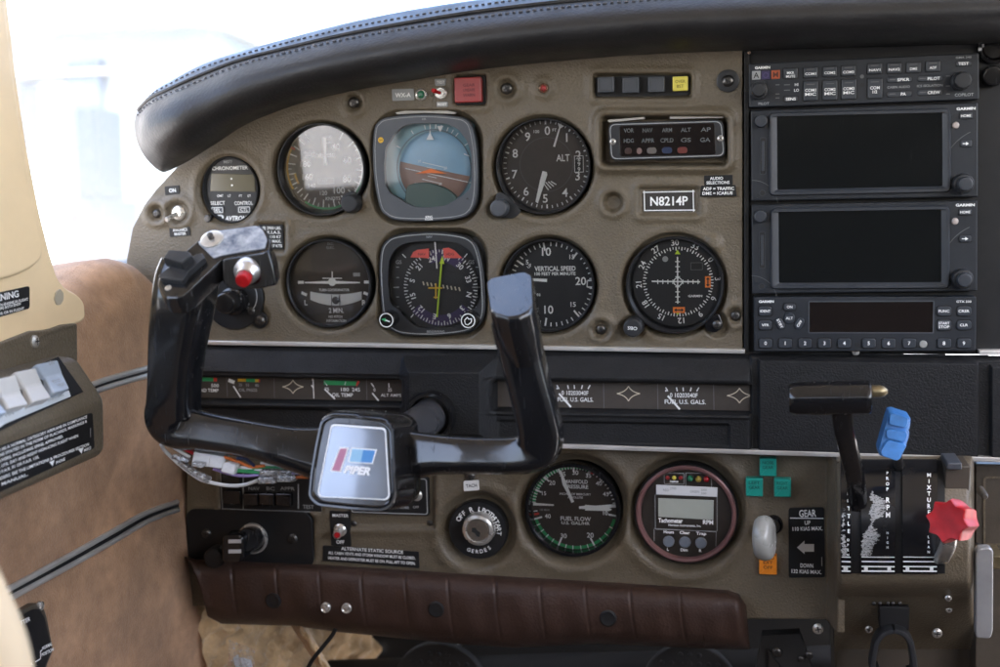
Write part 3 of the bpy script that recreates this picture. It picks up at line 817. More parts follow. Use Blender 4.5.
k.ring(*th.L(*Z(325, 341), z), 3.6*th.S, 4.5*th.S, z+.0002, WHITE, 32)
th.part('needles', k)
m = M(); x, y = th.L(632.4, 328.3, .016); knob(m, x, y, -.004, 10*th.S, .020, BEZEL, flute=.03); k = th.part('knob', m)
m = M(); m.text('OBS', x, y, 3.2*th.S, .0162, WHITE, 9.5*th.S, rot=175); th.part('knob_lettering', m, parent=k)
m = M(); m.prism(roundpoly([th.L(705, 318), th.L(719, 312), th.L(724, 326), th.L(716, 333), th.L(705, 330)], .003), -.005, .003, BLACKGLOSS, .001); lug = th.part('mounting_lug', m)
screw(th, 717, 324.5, 4.5, .003)

# chronometer
th = Thing('chronometer', 'small digital chronometer with blank LCD and two keys at the panel left end', 'clock', 229, 190)
F = Face(th, -.005)
m = M(); S = th.S
n = 64; R = []
for rr, z in ((1.0, -.012), (1.0, -.002), (.97, -.0012), (.94, -.003), (.93, -.005)): R.append([(28.8*S*rr*math.cos(2*PI*i/n), 32.6*S*rr*math.sin(2*PI*i/n), z) for i in range(n)])
m.loft(R, BEZEL, False, True); th.part('case', m)
def Z(x, y): return 130+x/3.704, 60+y/3.704
m = M(); m.prism([F.p(*Z(a, b)) for a, b in ((302, 420), (462, 424), (466, 488), (298, 486))], F.z-.001, F.z+.0006, mat('olive lcd glass', (.12, .108, .072), .18), .0003); th.part('lcd', m)
for x, y, t in ((323, 556, 'SEL'), (423, 554, 'CTL')):
    m = M(); a = F.p(*Z(x-24, y+14)); b = F.p(*Z(x+24, y-14))
    m.prism(rrect(*a, *b, .001), F.z-.001, F.z+.0012, BEZELG, .0005); k = th.part('push_key', m)
    G2 = Face(th, F.z+.0012); G2.frame(*Z(x-21, y-11), *Z(x+21, y+11), .6, WHITE, r=1); G2.text(t, *Z(x, y), 3, w=7.5); th.part('key_lettering', G2.m, parent=k)
F.text('M877', *Z(363, 377), 2.8, GREYINK); F.text('CHRONOMETER', *Z(370, 400), 3.4, w=37); F.disc(*Z(377, 440), .9, dz=6); F.disc(*Z(379, 464), .9, dz=6)
for t, x in (('GMT', 334), ('LT', 368), ('FT', 410), ('ET', 442)): F.text(t, *Z(x, 503), 2.2)
F.text('SELECT', *Z(325, 530), 3.4, w=15); F.text('CONTROL', *Z(421, 530), 3.4, w=19); F.text('D', *Z(335, 584), 5.4, w=7, bold=.04, slant=.2); F.text('AVTRON', *Z(392, 586), 4.2, w=22, bold=.04, slant=.2)
th.part('markings', F.m)
m = M(); x, y = th.L(208.5, 218.5, 0); knob(m, x, y, -.006, 4*S, .008, BLACKGLOSS, 24); th.part('setting_knob', m)

# suction gauge behind the grip
th = Thing('suction_gauge', 'round black gauge plate with protruding dark knob, half hidden behind the left yoke grip', 'gauge', 234, 298)
m = M(); S = th.S; m.lathe(0, 0, [(30.5*S, -.004), (30.5*S, .001), (29.5*S, .002), (27*S, .002)], BLACKFLAT, 64); th.part('plate', m)
m = M(); x, y = th.L(226, 303, .02); knob(m, x, y, .002, 11*S, .022, BLACKGLOSS, skirt=1.25); th.part('knob', m)
F = Face(th, .002); F.text('VACUUM', 243, 304, 2.2, GREYINK); F.text('INCHES HG', 243, 308, 2.0, GREYINK, w=12); F.arc(238, 296, 19, 19.8, 40, 130, GREYINK); th.part('markings', F.m)
m = M(); m.prism(circ(*th.L(260, 320), 8*S, 28), -.002, .0015, BLACKFLAT, .0008); th.part('mounting_lug', m)
screw(th, 260, 320.5, 5, .0015); screw(th, 251.5, 311, 3.6, .002)

# ------------------------------------------------------------------ square instruments
def squarish(th, pts, k=8):
    return [q for q in catmull([th.L(*p) for p in pts]+[th.L(*pts[0])], k)][:-1]
th = Thing('attitude_indicator', 'blue and brown artificial horizon in a rounded grey bezel at the panel top', 'horizon dial', 427, 167)
def Z(x, y): return 370+x/5.558, 105+y/5.558
outer = [(20, 250), (28, 140), (50, 95), (110, 66), (300, 50), (480, 62), (545, 85), (575, 140), (595, 260), (602, 400), (592, 530), (560, 600), (490, 632), (330, 645), (160, 640), (90, 610), (55, 555), (28, 400)]
o = ccw(squarish(th, [Z(*p) for p in outer]))
win = [Z(*p) for p in ((130, 165), (175, 122), (220, 105), (330, 100), (430, 105), (490, 135), (540, 200), (562, 270), (566, 360), (560, 460), (520, 500), (420, 560), (330, 570), (255, 568), (200, 545), (110, 490), (82, 440), (76, 330), (84, 240))]
w = ccw([th.L(*p, .003) for p in roundpoly(win, 3, 3)])
def frame_between(m, outer, inner, z, ma):
    """Flat frame with the window cut out, joined by angle."""
    cx = sum(p[0] for p in inner)/len(inner); cy = sum(p[1] for p in inner)/len(inner)
    def at(poly, a):
        d = Vector((math.cos(a), math.sin(a))); best = 0
        for i in range(len(poly)):
            p, q = Vector(poly[i])-Vector((cx, cy)), Vector(poly[(i+1) % len(poly)])-Vector((cx, cy))
            e = q-p; den = d.x*e.y-d.y*e.x
            if abs(den) < 1e-12: continue
            t = (p.x*e.y-p.y*e.x)/den; u = (p.x*d.y-p.y*d.x)/den
            if t > 0 and -1e-6 <= u <= 1+1e-6: best = max(best, t)
        return (cx+d.x*best, cy+d.y*best)
    n = 160; A = [at(outer, 2*PI*i/n) for i in range(n)]; B = [at(inner, 2*PI*i/n) for i in range(n)]
    q1 = inset(A, .0008)
    m.loft([[(x, y, z-.012) for x, y in A], [(x, y, z-.0008) for x, y in A], [(x, y, z) for x, y in q1], [(x, y, z) for x, y in B], [(x, y, z-.006) for x, y in B]], ma, False, False)
    return A
m = M(); A = frame_between(m, o, w, .003, BEZELG); th.part('bezel', m)
F = Face(th, .003)
F.m.outline(inset(o, .0018), .0005, .0032, GREYINK); F.text('AIR', *Z(300, 78), 2, GREYINK); F.text('KING', *Z(328, 622), 2.2, bold=.03, w=7); F.text('KI256', *Z(328, 634), 2.0, bold=.03, w=8)
F.disc(*Z(60, 195), 2.8, YELLOWI); F.text('DH', *Z(60, 195), 1.8, BLACKINK, dz=2); F.poly([Z(532, 524), Z(542, 514), Z(552, 526)], BLACKINK)
th.part('bezel_markings', F.m)
SKYB = mat('sky blue sphere', (.27, .46, .62), .35, var=.12, vscale=30); GRB = mat('brown sphere', (.30, .19, .155), .4, var=.15, vscale=40)
BACKG = mat('green brown drum', (.06, .115, .105), .4); RINGB = mat('pale blue ring', (.17, .34, .40), .4)
zc = -.0065
F = Face(th, zc); F.k = .00015
m = M(); bigo = [F.p(*Z(*p)) for p in ((60, 90), (580, 90), (580, 590), (60, 590))]
m.prism(bigo, zc-.002, zc, RINGB); th.part('case_back', m)
# moving ball: a shallow dome split by the horizon line
cx, cy = F.p(*Z(365, 355)); r = 205/5.558*th.S
def dome(col, up, tilt):
    k = M(); G = []
    for i in range(25):
        a = PI*i/24 + (0 if up else PI) + tilt; row = []
        for j in range(9):
            q = r*j/8; row.append((cx+q*math.cos(a), cy+q*math.sin(a)-.0, zc+.001+.0035*math.sqrt(max(0, 1-(j/8)**2))))
        G.append(row)
    k.grid(G, col); return k
ball = th.part('horizon_ball', dome(SKYB, True, -math.radians(13)), smooth=180)
th.part('ground_half', dome(GRB, False, -math.radians(13)), parent=ball, smooth=180)
k = M()
def ln(a, b, w, c=WHITE, z=zc+.0052): k.seg(th.L(*Z(*a), z), th.L(*Z(*b), z), w*th.S, z, c)
ln((195, 352), (560, 432), .8); ln((290, 318), (410, 346), .7); ln((290, 412), (400, 438), .7); ln((315, 345), (365, 356), .5); ln((320, 395), (370, 405), .5)
k.text('20', *th.L(*Z(284, 312), zc), 2.4*th.S, zc+.0052, WHITE); k.text('20', *th.L(*Z(428, 350), zc), 2.4*th.S, zc+.0052, WHITE); k.text('20', *th.L(*Z(268, 438), zc), 2.4*th.S, zc+.0052, WHITE); k.text('20', *th.L(*Z(400, 438), zc), 2.4*th.S, zc+.0052, WHITE)
th.part('pitch_marks', k, parent=ball)
k = M(); k.prism([th.L(*p, zc+.004) for p in roundpoly([Z(*p) for p in ((205, 462), (215, 445), (260, 432), (330, 430), (400, 450), (440, 470), (490, 510), (470, 560), (330, 590), (190, 580))], 4)], zc, zc+.006, BACKG, .001); th.part('lower_mask', k)
k = M(); z = zc+.0055
k.ring(*th.L(*Z(355, 352), z), 37*th.S, 38.4*th.S, z, mat('slate ring', (.075, .12, .15), .5), 72)
for a in (-62, -32, -12, -4, 4, 12, 22, 30, 38, 58):
    a_ = math.radians(a); c0 = (350, 335)
    ln((c0[0]+205*math.sin(a_), c0[1]-205*math.cos(a_)), (c0[0]+228*math.sin(a_), c0[1]-228*math.cos(a_)), .8, WHITE, z)
ln((333, 106), (333, 160), .9, WHITE, z)
k.poly([th.L(*Z(*p), z) for p in ((313, 194), (356, 194), (334, 152))], z+.0004, WHITE); k.poly([th.L(*Z(*p), z) for p in ((374, 118), (408, 116), (391, 152))], z+.0004, WHITE)
ln((522, 272), (552, 284), 1, WHITE, z)
th.part('bank_scale', k)
k = M(); k.prism([th.L(*Z(*p), zc+.009) for p in ((250, 382), (338, 354), (426, 382), (338, 378))], zc+.0075, zc+.009, ORANGEI); th.part('aeroplane_symbol', k)
m = M(); m.poly(ccw([th.L(*p, .0027) for p in win]), .0027, GLASS); th.part('glass', m)
m = M(); m.prism([th.L(*Z(*p), -.002) for p in ((140, 42), (250, 22), (400, 26), (480, 42), (470, 50), (300, 44), (150, 52))], -.006, -.002, mat('bare primer edge', (.40, .38, .34), .6)); th.part('shim', m)

th = Thing('direction_indicator', 'horizontal situation instrument with compass card, lime course arrow and two red flags', 'compass dial', 432, 284)
def Z(x, y): return 370+x/5.558, 225+y/5.558
outer = [(52, 250), (60, 150), (85, 95), (150, 55), (330, 36), (480, 48), (560, 75), (600, 130), (628, 250), (640, 400), (636, 500), (600, 565), (520, 600), (350, 618), (200, 612), (130, 590), (80, 540), (60, 400)]
o = ccw(squarish(th, [Z(*p) for p in outer]))
win = [Z(*p) for p in ((100, 200), (130, 140), (180, 105), (250, 92), (380, 90), (490, 100), (560, 150), (600, 230), (615, 330), (612, 420), (580, 470), (520, 480), (490, 560), (440, 575), (260, 572), (205, 530), (150, 470), (108, 440), (95, 330))]
w = ccw([th.L(*p, .003) for p in roundpoly(win, 5, 3)])
m = M(); frame_between(m, o, w, .0012, BEZEL); th.part('bezel', m)
F = Face(th, .0012); F.m.outline(inset(o, .0016), .0006, .0014, GREYINK); F.text('NAV', *Z(330, 66), 2, GREYINK); F.text('BENDIX/KING', *Z(365, 592), 2.2, GREYINK, w=18)
th.part('bezel_markings', F.m)
F = Face(th, -.006)
m = M(); m.prism([F.p(*Z(*p)) for p in ((70, 70), (640, 70), (640, 600), (70, 600))], -.008, -.006, DIALK); th.part('case_back', m)
PURP = mat('violet tinted dial', (.035, .018, .085), .45)
k = M(); c = (392, 348); S = th.S
Fc = Face(th, -.004, k)
k.lathe(*Fc.p(*Z(*c)), [(212/5.558*S, -.0055), (212/5.558*S, -.0042), (209/5.558*S, -.004)], DIALK, 72)
Fc.arc(*Z(*c), 150/5.558, 210/5.558, 128, 232, PURP); Fc.arc(*Z(*c), 140/5.558, 210/5.558, -22, 42, PURP)
Fc.ticks(*Z(*c), 184/5.558, 207/5.558, [h-255 for h in range(0, 360, 10)], .9, dz=2); Fc.ticks(*Z(*c), 193/5.558, 207/5.558, [h-250 for h in range(0, 360, 10)], .7, dz=2)
for h, t in enumerate(('N', '3', '6', 'E', '12', '15', 'S', '21', '24', 'W', '30', '33')): Fc.polar(t, *Z(*c), 163/5.558, h*30-256, 5, radial=True, dz=2, bold=.02)
card = th.part('compass_card', k)
F = Face(th, -.0034); F.k = .0002
for y in (234, 292, 346, 400, 454): F.seg(Z(146, y), Z(162, y), .8 if y != 346 else 1.2, GREYINK); F.seg(Z(586, y), Z(602, y), .8, GREYINK)
F.seg(Z(130, 347), Z(162, 347), 1, GREYINK); F.seg(Z(568, 346), Z(612, 346), 1, GREYINK)
F.text('GS', *Z(160, 206), 3.6, GREYINK); F.text('GS', *Z(563, 206), 3.6, GREYINK)
for p, q in (((180, 162), (200, 182)), ((524, 180), (540, 160)), ((228, 514), (242, 496))): F.seg(Z(*p), Z(*q), .9)
F.poly([Z(*p) for p in roundpoly([(300, 232), (520, 262), (520, 276), (300, 246)], 3)], BLACKINK)
F.poly([Z(*p) for p in ((284, 304), (512, 334), (505, 384), (282, 354))], BLACKINK)
for i in range(10):
    if i == 4: continue
    x = 298+i*22.2; y = 324+i*3.6; F.seg(Z(x-3, y-10), Z(x+3, y+10), 1.3, YI, 2)
th.part('deviation_scale', F.m)
REDF = mat('warning flag red', (.88, .13, .10), .5)
k = M()
for pts in (((225, 180), (240, 150), (262, 138), (327, 131), (327, 185), (300, 183)), ((405, 130), (436, 126), (470, 142), (512, 184), (412, 184))):
    k.prism([th.L(*Z(*p), -.002) for p in pts], -.0025, -.002, REDF)
k.text('NAV', *th.L(*Z(288, 162), -.002), 2.6*S, -.0019, REDDULL); k.text('HDG', *th.L(*Z(445, 162), -.002), 2.6*S, -.0019, REDDULL)
th.part('warning_flags', k)
k = M(); z = -.0012
k.seg(th.L(*Z(372, 512), z), th.L(*Z(397, 212), z), 1.6*S, z, LIMEI); k.poly([th.L(*Z(*p), z) for p in ((386, 214), (414, 217), (402, 170))], z, LIMEI)
th.part('course_arrow', k)
k = M(); z = -.0006
k.seg(th.L(*Z(366, 325), z), th.L(*Z(366, 410), z), 1.3*S, z, YELLOWI); k.seg(th.L(*Z(324, 350), z), th.L(*Z(402, 350), z), 1.4*S, z+.0001, YELLOWI); k.seg(th.L(*Z(353, 402), z), th.L(*Z(379, 402), z), 1.1*S, z+.0001, YELLOWI)
th.part('aeroplane_symbol', k)
k = M(); z = -.0004; k.seg(th.L(*Z(361, 94), z), th.L(*Z(372, 242), z), 1.2*S, z, WHITE); th.part('lubber_line', k)
m = M(); m.poly(ccw([th.L(*p, .0008) for p in win]), .0008, GLASS); th.part('glass', m)
for px, py, kind in ((386.3, 320.2, 0), (468, 320.8, 1)):
    m = M(); x, y = th.L(px, py, .014); knob(m, x, y, -.004, 8.6*S, .018, BLACKGLOSS, flute=.03); kb = th.part('knob', m)
    Fk = Face(th, .0141); Fk.ring(px, py, 6.3, 7.2, WHITE)
    if kind == 0:
        Fk.seg((px-1, py-.2), (px+3.5, py+1.5), 1.2, WHITE); Fk.poly([(px-5, py-1), (px-.5, py-2.2), (px-.8, py+1.6)], GREENI)
    else:
        a = [(px-3.5, py-.5), (px-.5, py-3.6), (px+.6, py-1.6), (px+3.6, py-2.2), (px+3.4, py+1.2), (px, py+4), (px-2.5, py+3.4)]
        for i in range(len(a)): Fk.seg(a[i], a[(i+1) % len(a)], .8, WHITE)
    th.part('knob_symbol', Fk.m, parent=kb)

# ------------------------------------------------------------------ lower dials
th, F = gauge('manifold_gauge', 'round manifold pressure and fuel flow gauge with green arcs, between ignition key and tachometer', 'pressure gauge',
              (572.6, 509.6, 48), (574.4, 507.6, 42.5), -.006, DIALM, bez=BLACKGLOSS, zg=-.001, z1=.003, wall=4)
def Z(x, y): return 520+x/6.064, 455+y/6.064
c = Z(330, 318)
F.arc(*c, 39, 42, -84, 22, GREENI); F.ticks(*c, 38.5, 42, [-84+k*4.24 for k in range(26)], .9, dz=2); F.ticks(*c, 38, 42, [24+k*5.8 for k in range(12)], 1.0)
F.ticks(*c, 35.5, 42, [-66, -44, -22, 0, 22, 44, 66], 1.5, dz=2); F.arc(*c, 38.5, 42, 25, 29, REDI)
F.arc(*c, 39, 42, 105, 252, GREENI); F.ticks(*c, 38.5, 42.3, [118, 130, 141, 162, 172, 183, 193, 213, 223, 233, 243], .9, dz=2); F.ticks(*c, 34, 42.3, [100, 153, 203, 252], 1.7, dz=2); F.arc(*c, 36, 41, 257, 260, REDI)
F.ticks(*c, 37, 41, [263], .9)
for t, x, y, h in (('15', 146, 232, 3.8), ('20', 195, 168, 4.4), ('25', 258, 115, 4.4), ('30', 336, 106, 4.4), ('35', 415, 124, 4), ('40', 478, 172, 4.2), ('45', 520, 237, 4), ('10', 518, 352, 4), ('40', 168, 370, 4.2), ('30', 265, 490, 4.6), ('20', 426, 486, 4.8)): F.text(t, *Z(x, y), h)
F.text('MANIFOLD', *Z(340, 161), 3.6, w=23, bold=.02); F.text('PRESSURE', *Z(343, 192), 3.6, w=23, bold=.02); F.text('INCHES OF MERCURY', *Z(335, 237), 2.1, w=31); F.text('ABSOLUTE', *Z(335, 257), 2.1, w=15)
F.text('FUEL FLOW', *Z(338, 386), 3.8, w=30, bold=.02); F.text('U.S. GAL/HR', *Z(337, 413), 2.8, w=28, bold=.02); F.text('100 MAX', *Z(150, 332), 2, GREYINK, w=10)
th.part('markings', F.m)
needle(th, F, [Z(312, 290), Z(328, 284), Z(294, 205), Z(262, 125), Z(250, 92), Z(242, 96), Z(248, 130), Z(258, 180), Z(280, 220)], .0016)
needle(th, F, [Z(80, 290), Z(205, 300), Z(205, 308), Z(80, 306)], .0014)
needle(th, F, [Z(358, 312), Z(395, 308), Z(395, 303), Z(455, 308), Z(582, 298), Z(582, 316), Z(540, 322), Z(558, 332), Z(540, 340), Z(395, 336), Z(395, 328), Z(358, 326)], .002)

ROSE = mat('maroon anodised ring', (.19, .095, .09), .38, .25, var=.12, vscale=60, rvar=.06)
th = Thing('tachometer', 'digital tachometer with maroon ring, blank grey LCD and three round buttons', 'tachometer', 686, 513.5)
S = th.S; m = M()
m.lathe(0, 0, [(51*S, -.02), (51*S, .001), (50.2*S, .002), (49.6*S, .002)], BLACKFLAT, 72, cap1=False)
m.lathe(0, 0, [(49.6*S, -.001), (49.2*S, .0025), (48*S, .0032), (45.6*S, .0028), (44.4*S, .0012), (44.4*S, 0)], ROSE, 72, cap1=False); th.part('ring', m)
m = M(); m.lathe(0, 0, [(44.6*S, 0)], DIALB, 72); m.poly(circ(0, 0, 44.6*S, 72), 0, DIALB); th.part('face', m)
F = Face(th, 0)
def Z(x, y): return 630+x/5.8, 455+y/5.8
for a in ((198, 105, 314, 168), (322, 105, 474, 185), (146, 238, 506, 432)): F.frame(*Z(a[0], a[1]), *Z(a[2], a[3]), .5, GREYINK, r=1.2)
for p, q in (((140, 432), (140, 500)), ((140, 426), (500, 446)), ((500, 446), (498, 530))): F.seg(Z(*p), Z(*q), .5, GREYINK)
F.text('Status', *Z(255, 152), 2.2, w=8.5, bold=.03); F.text('Tachometer', *Z(235, 380), 4.2, w=24, bold=.03); F.text('RPM', *Z(453, 390), 4.2, w=10, bold=.03); F.text('Horizon Instruments, Inc.', *Z(318, 408), 2.3, w=32)
for t, x, y in (('Hours', 225, 446), ('Clear', 318, 450), ('Trap', 413, 455)): F.text(t, *Z(x, y), 2.9, w=10, bold=.03)
for t, x, y in (('L', 220, 546), ('Dim', 314, 550), ('R', 408, 554)): F.text(t, *Z(x, y), 2.9, bold=.03)
th.part('markings', F.m)
m = M(); m.prism([th.L(*Z(*p)) for p in ((152, 172), (508, 188), (506, 242), (152, 226))], -.0005, .0009, mat('paper label', (.62, .62, .62), .6), .0003); lab = th.part('paper_label', m)
F = Face(th, .0009); F.text('RED', *Z(210, 203), 2.2, GREYINK, w=6); F.text('2700', *Z(250, 194), 2.2, GREYINK, w=6); F.text('GREEN', *Z(375, 212), 2.4, GREYINK, w=9); F.text('2000', *Z(428, 202), 2, GREYINK, w=6); F.text('500', *Z(428, 222), 2, GREYINK, w=5); th.part('label_lettering', F.m, parent=lab)
m = M(); m.prism([th.L(*Z(*p)) for p in ((164, 250), (486, 262), (484, 376), (164, 358))], -.0005, .0006, mat('grey lcd', (.36, .38, .33), .3, var=.05, vscale=60), .0003); th.part('lcd', m)
for x, y, ma in ((218, 132, REDDULL), (256, 132, YELLOWL), (294, 132, REDDULL)):
    m = M(); p = th.L(*Z(x, y)); m.lathe(*p, [(2.1*S, 0), (1.9*S, .001), (1.1*S, .0017)], ma, 18); th.part('indicator_lamp', m)
for x, y, ma in ((348, 137, mat('dark green lens', (.02, .14, .07), .25)), (397, 139, mat('ochre lens', (.32, .23, .04), .25)), (443, 140, mat('deep red lens', (.28, .01, .015), .25))):
    m = M(); p = th.L(*Z(x, y)); m.lathe(*p, [(3.1*S, 0), (2.8*S, .0015), (1.8*S, .0024), (.6*S, .0027)], ma, 20); th.part('indicator_lamp', m)
for x, y in ((225, 500), (319, 505), (412, 509)):
    m = M(); p = th.L(*Z(x, y)); m.lathe(*p, [(5.7*S, 0), (5.6*S, .0012), (5*S, .0018), (3*S, .0019)], mat('blue grey button', (.15, .17, .2), .4), 28); th.part('button', m)
# ------------------------------------------------------------------ small controls on the upper cover
th = Thing('annunciator_panel', 'dark autopilot annunciator with dim captions and coloured lamps, above the registration plate', 'annunciator', 666.8, 139.8)
def Z(x, y): return 560+x/3.925, 50+y/3.925
S = th.S
pts = roundpoly([th.L(*Z(*p)) for p in ((188, 285), (640, 272), (652, 422), (196, 436))], .006, 6)
m = M(); m.prism(pts, -.014, .001, BEZEL, .0008); m.outline(inset(ccw(pts), .0012), .0006, .0012, GREYINK); th.part('bezel', m)
m = M(); m.prism(roundpoly([th.L(*Z(*p)) for p in ((232, 298), (608, 286), (612, 410), (236, 418))], .002), 0, .0014, SCREENB, .0004); th.part('window', m)
F = Face(th, .0014)
FAINT = mat('faint caption ink', (.10, .11, .11), .5)
for t, x in (('VOR', 270), ('NAV', 344), ('ARM', 420), ('ALT', 494), ('AP', 572)): F.text(t, *Z(x, 316-(x-270)*.012), 4, FAINT, w=10)
for t, x in (('HDG', 270), ('APPR', 345), ('CPLD', 420), ('GS', 494), ('GA', 570)): F.text(t, *Z(x, 356-(x-270)*.012), 4, FAINT, w=10 if len(t) < 4 else 13)
th.part('captions', F.m)
for x, y, r, ma in ((268, 396, 3.6, mat('brown lamp', (.03, .012, .01), .4)), (311, 396, 2.6, mat('pinkish lamp', (.16, .10, .09), .4)), (360, 395, 4.8, mat('grey lamp', (.11, .095, .085), .4)),
                    (420, 394, 5, mat('dark blue lamp', (.012, .022, .06), .4)), (480, 393, 5, mat('dim red lamp', (.11, .02, .015), .4))):
    m = M(); a = F.p(*Z(x, y)); m.prism(rrect(a[0]-r*S, a[1]-3.2*S, a[0]+r*S, a[1]+3.2*S, 2.8*S), .0012, .0018, ma, .0003); th.part('lamp', m)
for x, y in ((207, 360), (630, 347)): screw(th, *Z(x, y), 3.2, .001, head=STEEL)
m = M(); m.prism([th.L(*Z(*p)) for p in ((186, 274), (330, 262), (330, 270), (190, 284))], -.008, -.002, mat('bare primer edge', (.40, .38, .34), .6)); m.prism([th.L(*Z(*p)) for p in ((430, 256), (640, 254), (640, 266), (430, 270))], -.008, -.002, mat('bare primer edge', (.40, .38, .34), .6)); th.part('shim', m)

th = Thing('push_button_row', 'row of three dark push buttons and one yellow button near the panel top', 'push buttons', 642, 85.5)
S = th.S; m = M(); a = th.L(592.5, 98.3); b = th.L(692, 73); m.prism(rrect(*a, *b, 5*S), -.008, -.004, BLACKFLAT); th.part('backing', m)
for x, y in ((180, 136), (278, 138), (378, 135), (472, 132)):
    cx, cy = Z(x, y); lit = x == 472; h = 7.6 if lit else 8.2
    m = M(); a = th.L(cx-h, cy+h); b = th.L(cx+h, cy-h); m.prism(rrect(*a, *b, .0008), -.006, .0012, YELLOWL if lit else BEZELG, .0008); k = th.part('button', m, label='yellow OVER BST button' if lit else None)
    if lit:
        F = Face(th, .0012); F.text('OVER', cx, cy-2.2, 3, mat('ochre ink', (.2, .15, .02), .6), w=10); F.text('BST', cx, cy+2.5, 3, mat('ochre ink', (.2, .15, .02), .6), w=7); th.part('button_lettering', F.m, parent=k)
    else:
        m = M(); a = th.L(cx-6.2, cy+6.2); b = th.L(cx+6.2, cy-6.2); m.outline(rrect(*a, *b, .0008), .0002, .00135, BEZEL); th.part('button_groove', m, parent=k)

th = Thing('warning_light', 'square dull red warning button with unlit caption at the top of the panel', 'warning light', 470, 90)
S = th.S; m = M(); a = th.L(456.5, 103.3); b = th.L(482.5, 77); m.prism(rrect(*a, *b, .0012), -.004, .006, REDDULL, .001); k = th.part('lens', m)
m = M(); a = th.L(456, 105.5); b = th.L(485.5, 75.5); m.prism(rrect(*a, *b, .0012), -.006, .0006, BLACKFLAT, .0004); th.part('socket', m)
F = Face(th, .006)
DKR = mat('dark red ink', (.08, .008, .01), .6)
for t, y in (('GEAR', 85), ('UNSAFE', 90), ('WARN', 95)): F.text(t, 469, y, 2.8, DKR, w=12)
th.part('lettering', F.m, parent=k)

def placard(label, quad, lines, cat='placard', base=BLACKFLAT, ink=WHITE, h=3, d=0, round_=1.0, thick=.0008, border=None, name='placard'):
    cx = sum(q[0] for q in quad)/4; cy = sum(q[1] for q in quad)/4
    th = Thing(name, label, cat, cx, cy, d); S = th.S
    m = M(); pts = roundpoly([th.L(*q) for q in quad], round_*S, 3); m.prism(pts, -.0008, thick, base, .0002); th.part('plate', m)
    F = Face(th, thick)
    if border: F.m.outline(inset(ccw(pts), border[0]*S), border[1]*S, thick+.00012, ink)
    a = quad[0]; b = quad[1]; pa, pb = th.L(*a), th.L(*b)
    rot = math.degrees(math.atan2(pb[1]-pa[1], pb[0]-pa[0]))
    for t, x, y, hh, w in lines: F.text(t, x, y, hh, ink, w=w, rot=rot, bold=.02)
    th.part('lettering', F.m)
    return th, F
placard('registration plate N8214P with white border, right of centre on the brown panel', [(643, 191), (694.5, 190), (695, 211.3), (643.5, 211.8)],
        [('N8214P', 669, 201, 8.6, 37.5)], cat='registration plate', border=(.8, 1.0), base=mat('engraved brown black', (.03, .026, .022), .5), d=-.0018, name='registration_plate')
placard('tiny black AUDIO SELECTIONS label, upper of two tape labels by the radio stack', [(704, 175.5), (732.6, 174.8), (732.8, 185), (704.2, 185.5)], [('AUDIO', 716.5, 178.3, 2.9, 13), ('SELECTIONS', 718, 182.6, 2.9, 23)], name='tape_label', cat='label')
placard('wider black ADF = TRAFFIC label, lower of two tape labels by the radio stack', [(701, 185.5), (735.6, 184.9), (736.6, 196.2), (700, 196.8)], [('ADF = TRAFFIC', 718.5, 188.6, 2.9, 31), ('DME = ICARUS', 717.5, 193.2, 2.9, 30)], name='tape_label', cat='label', d=.0016)
placard('small black ON label above the toggle switch at the panel left end', [(165, 186.5), (179.5, 185.3), (180, 194.2), (165.5, 195.3)], [('ON', 172.5, 190.4, 3.6, 7)], name='tape_label', cat='label')
placard('small black AVIONICS MASTER label below the toggle switch at the panel left end', [(169.5, 228), (190, 226.6), (190.8, 235.5), (170.3, 237)], [('AVIONICS', 180, 229.8, 2.6, 15), ('MASTER', 180.3, 233.8, 2.6, 12)], name='tape_label', cat='label')
placard('black speed limits placard half hidden behind the yoke head', [(256, 224.5), (283.3, 224.5), (284, 249.5), (256, 249.5)],
        [('V.A. @ 2900 LBS.', 268, 228, 2.7, 27), ('121 K.I.A.S.', 270, 232.3, 2.7, 22), ('DEMO. 110 KT', 269, 236.8, 2.7, 25), ('LDG 112 MAX.', 269, 241.2, 2.7, 25), ('X-WIND 17 KTS', 269, 245.8, 2.7, 27)], d=-.001)
placard('pale grey scratched label beside the green lamp at the panel top', [(392, 89.2), (414, 88.6), (414.6, 100.2), (392.6, 101)], [('WX-A', 403, 95, 4, 16)], base=mat('grey tape', (.26, .27, .27), .6), name='tape_label', cat='label')
placard('grey label above the red-tipped toggle switch', [(434.6, 78.8), (446.6, 78.5), (445.6, 85.6), (435.6, 85.8)], [('TEST', 440.6, 82.2, 2.6, 8)], base=mat('grey tape', (.26, .27, .27), .6), name='tape_label', cat='label')
placard('grey label below the red-tipped toggle switch', [(436.6, 101.8), (448, 101.6), (448, 106.8), (436.8, 107)], [('RESET', 442.3, 104.3, 2.2, 9)], base=mat('grey tape', (.20, .2, .19), .6), name='tape_label', cat='label')

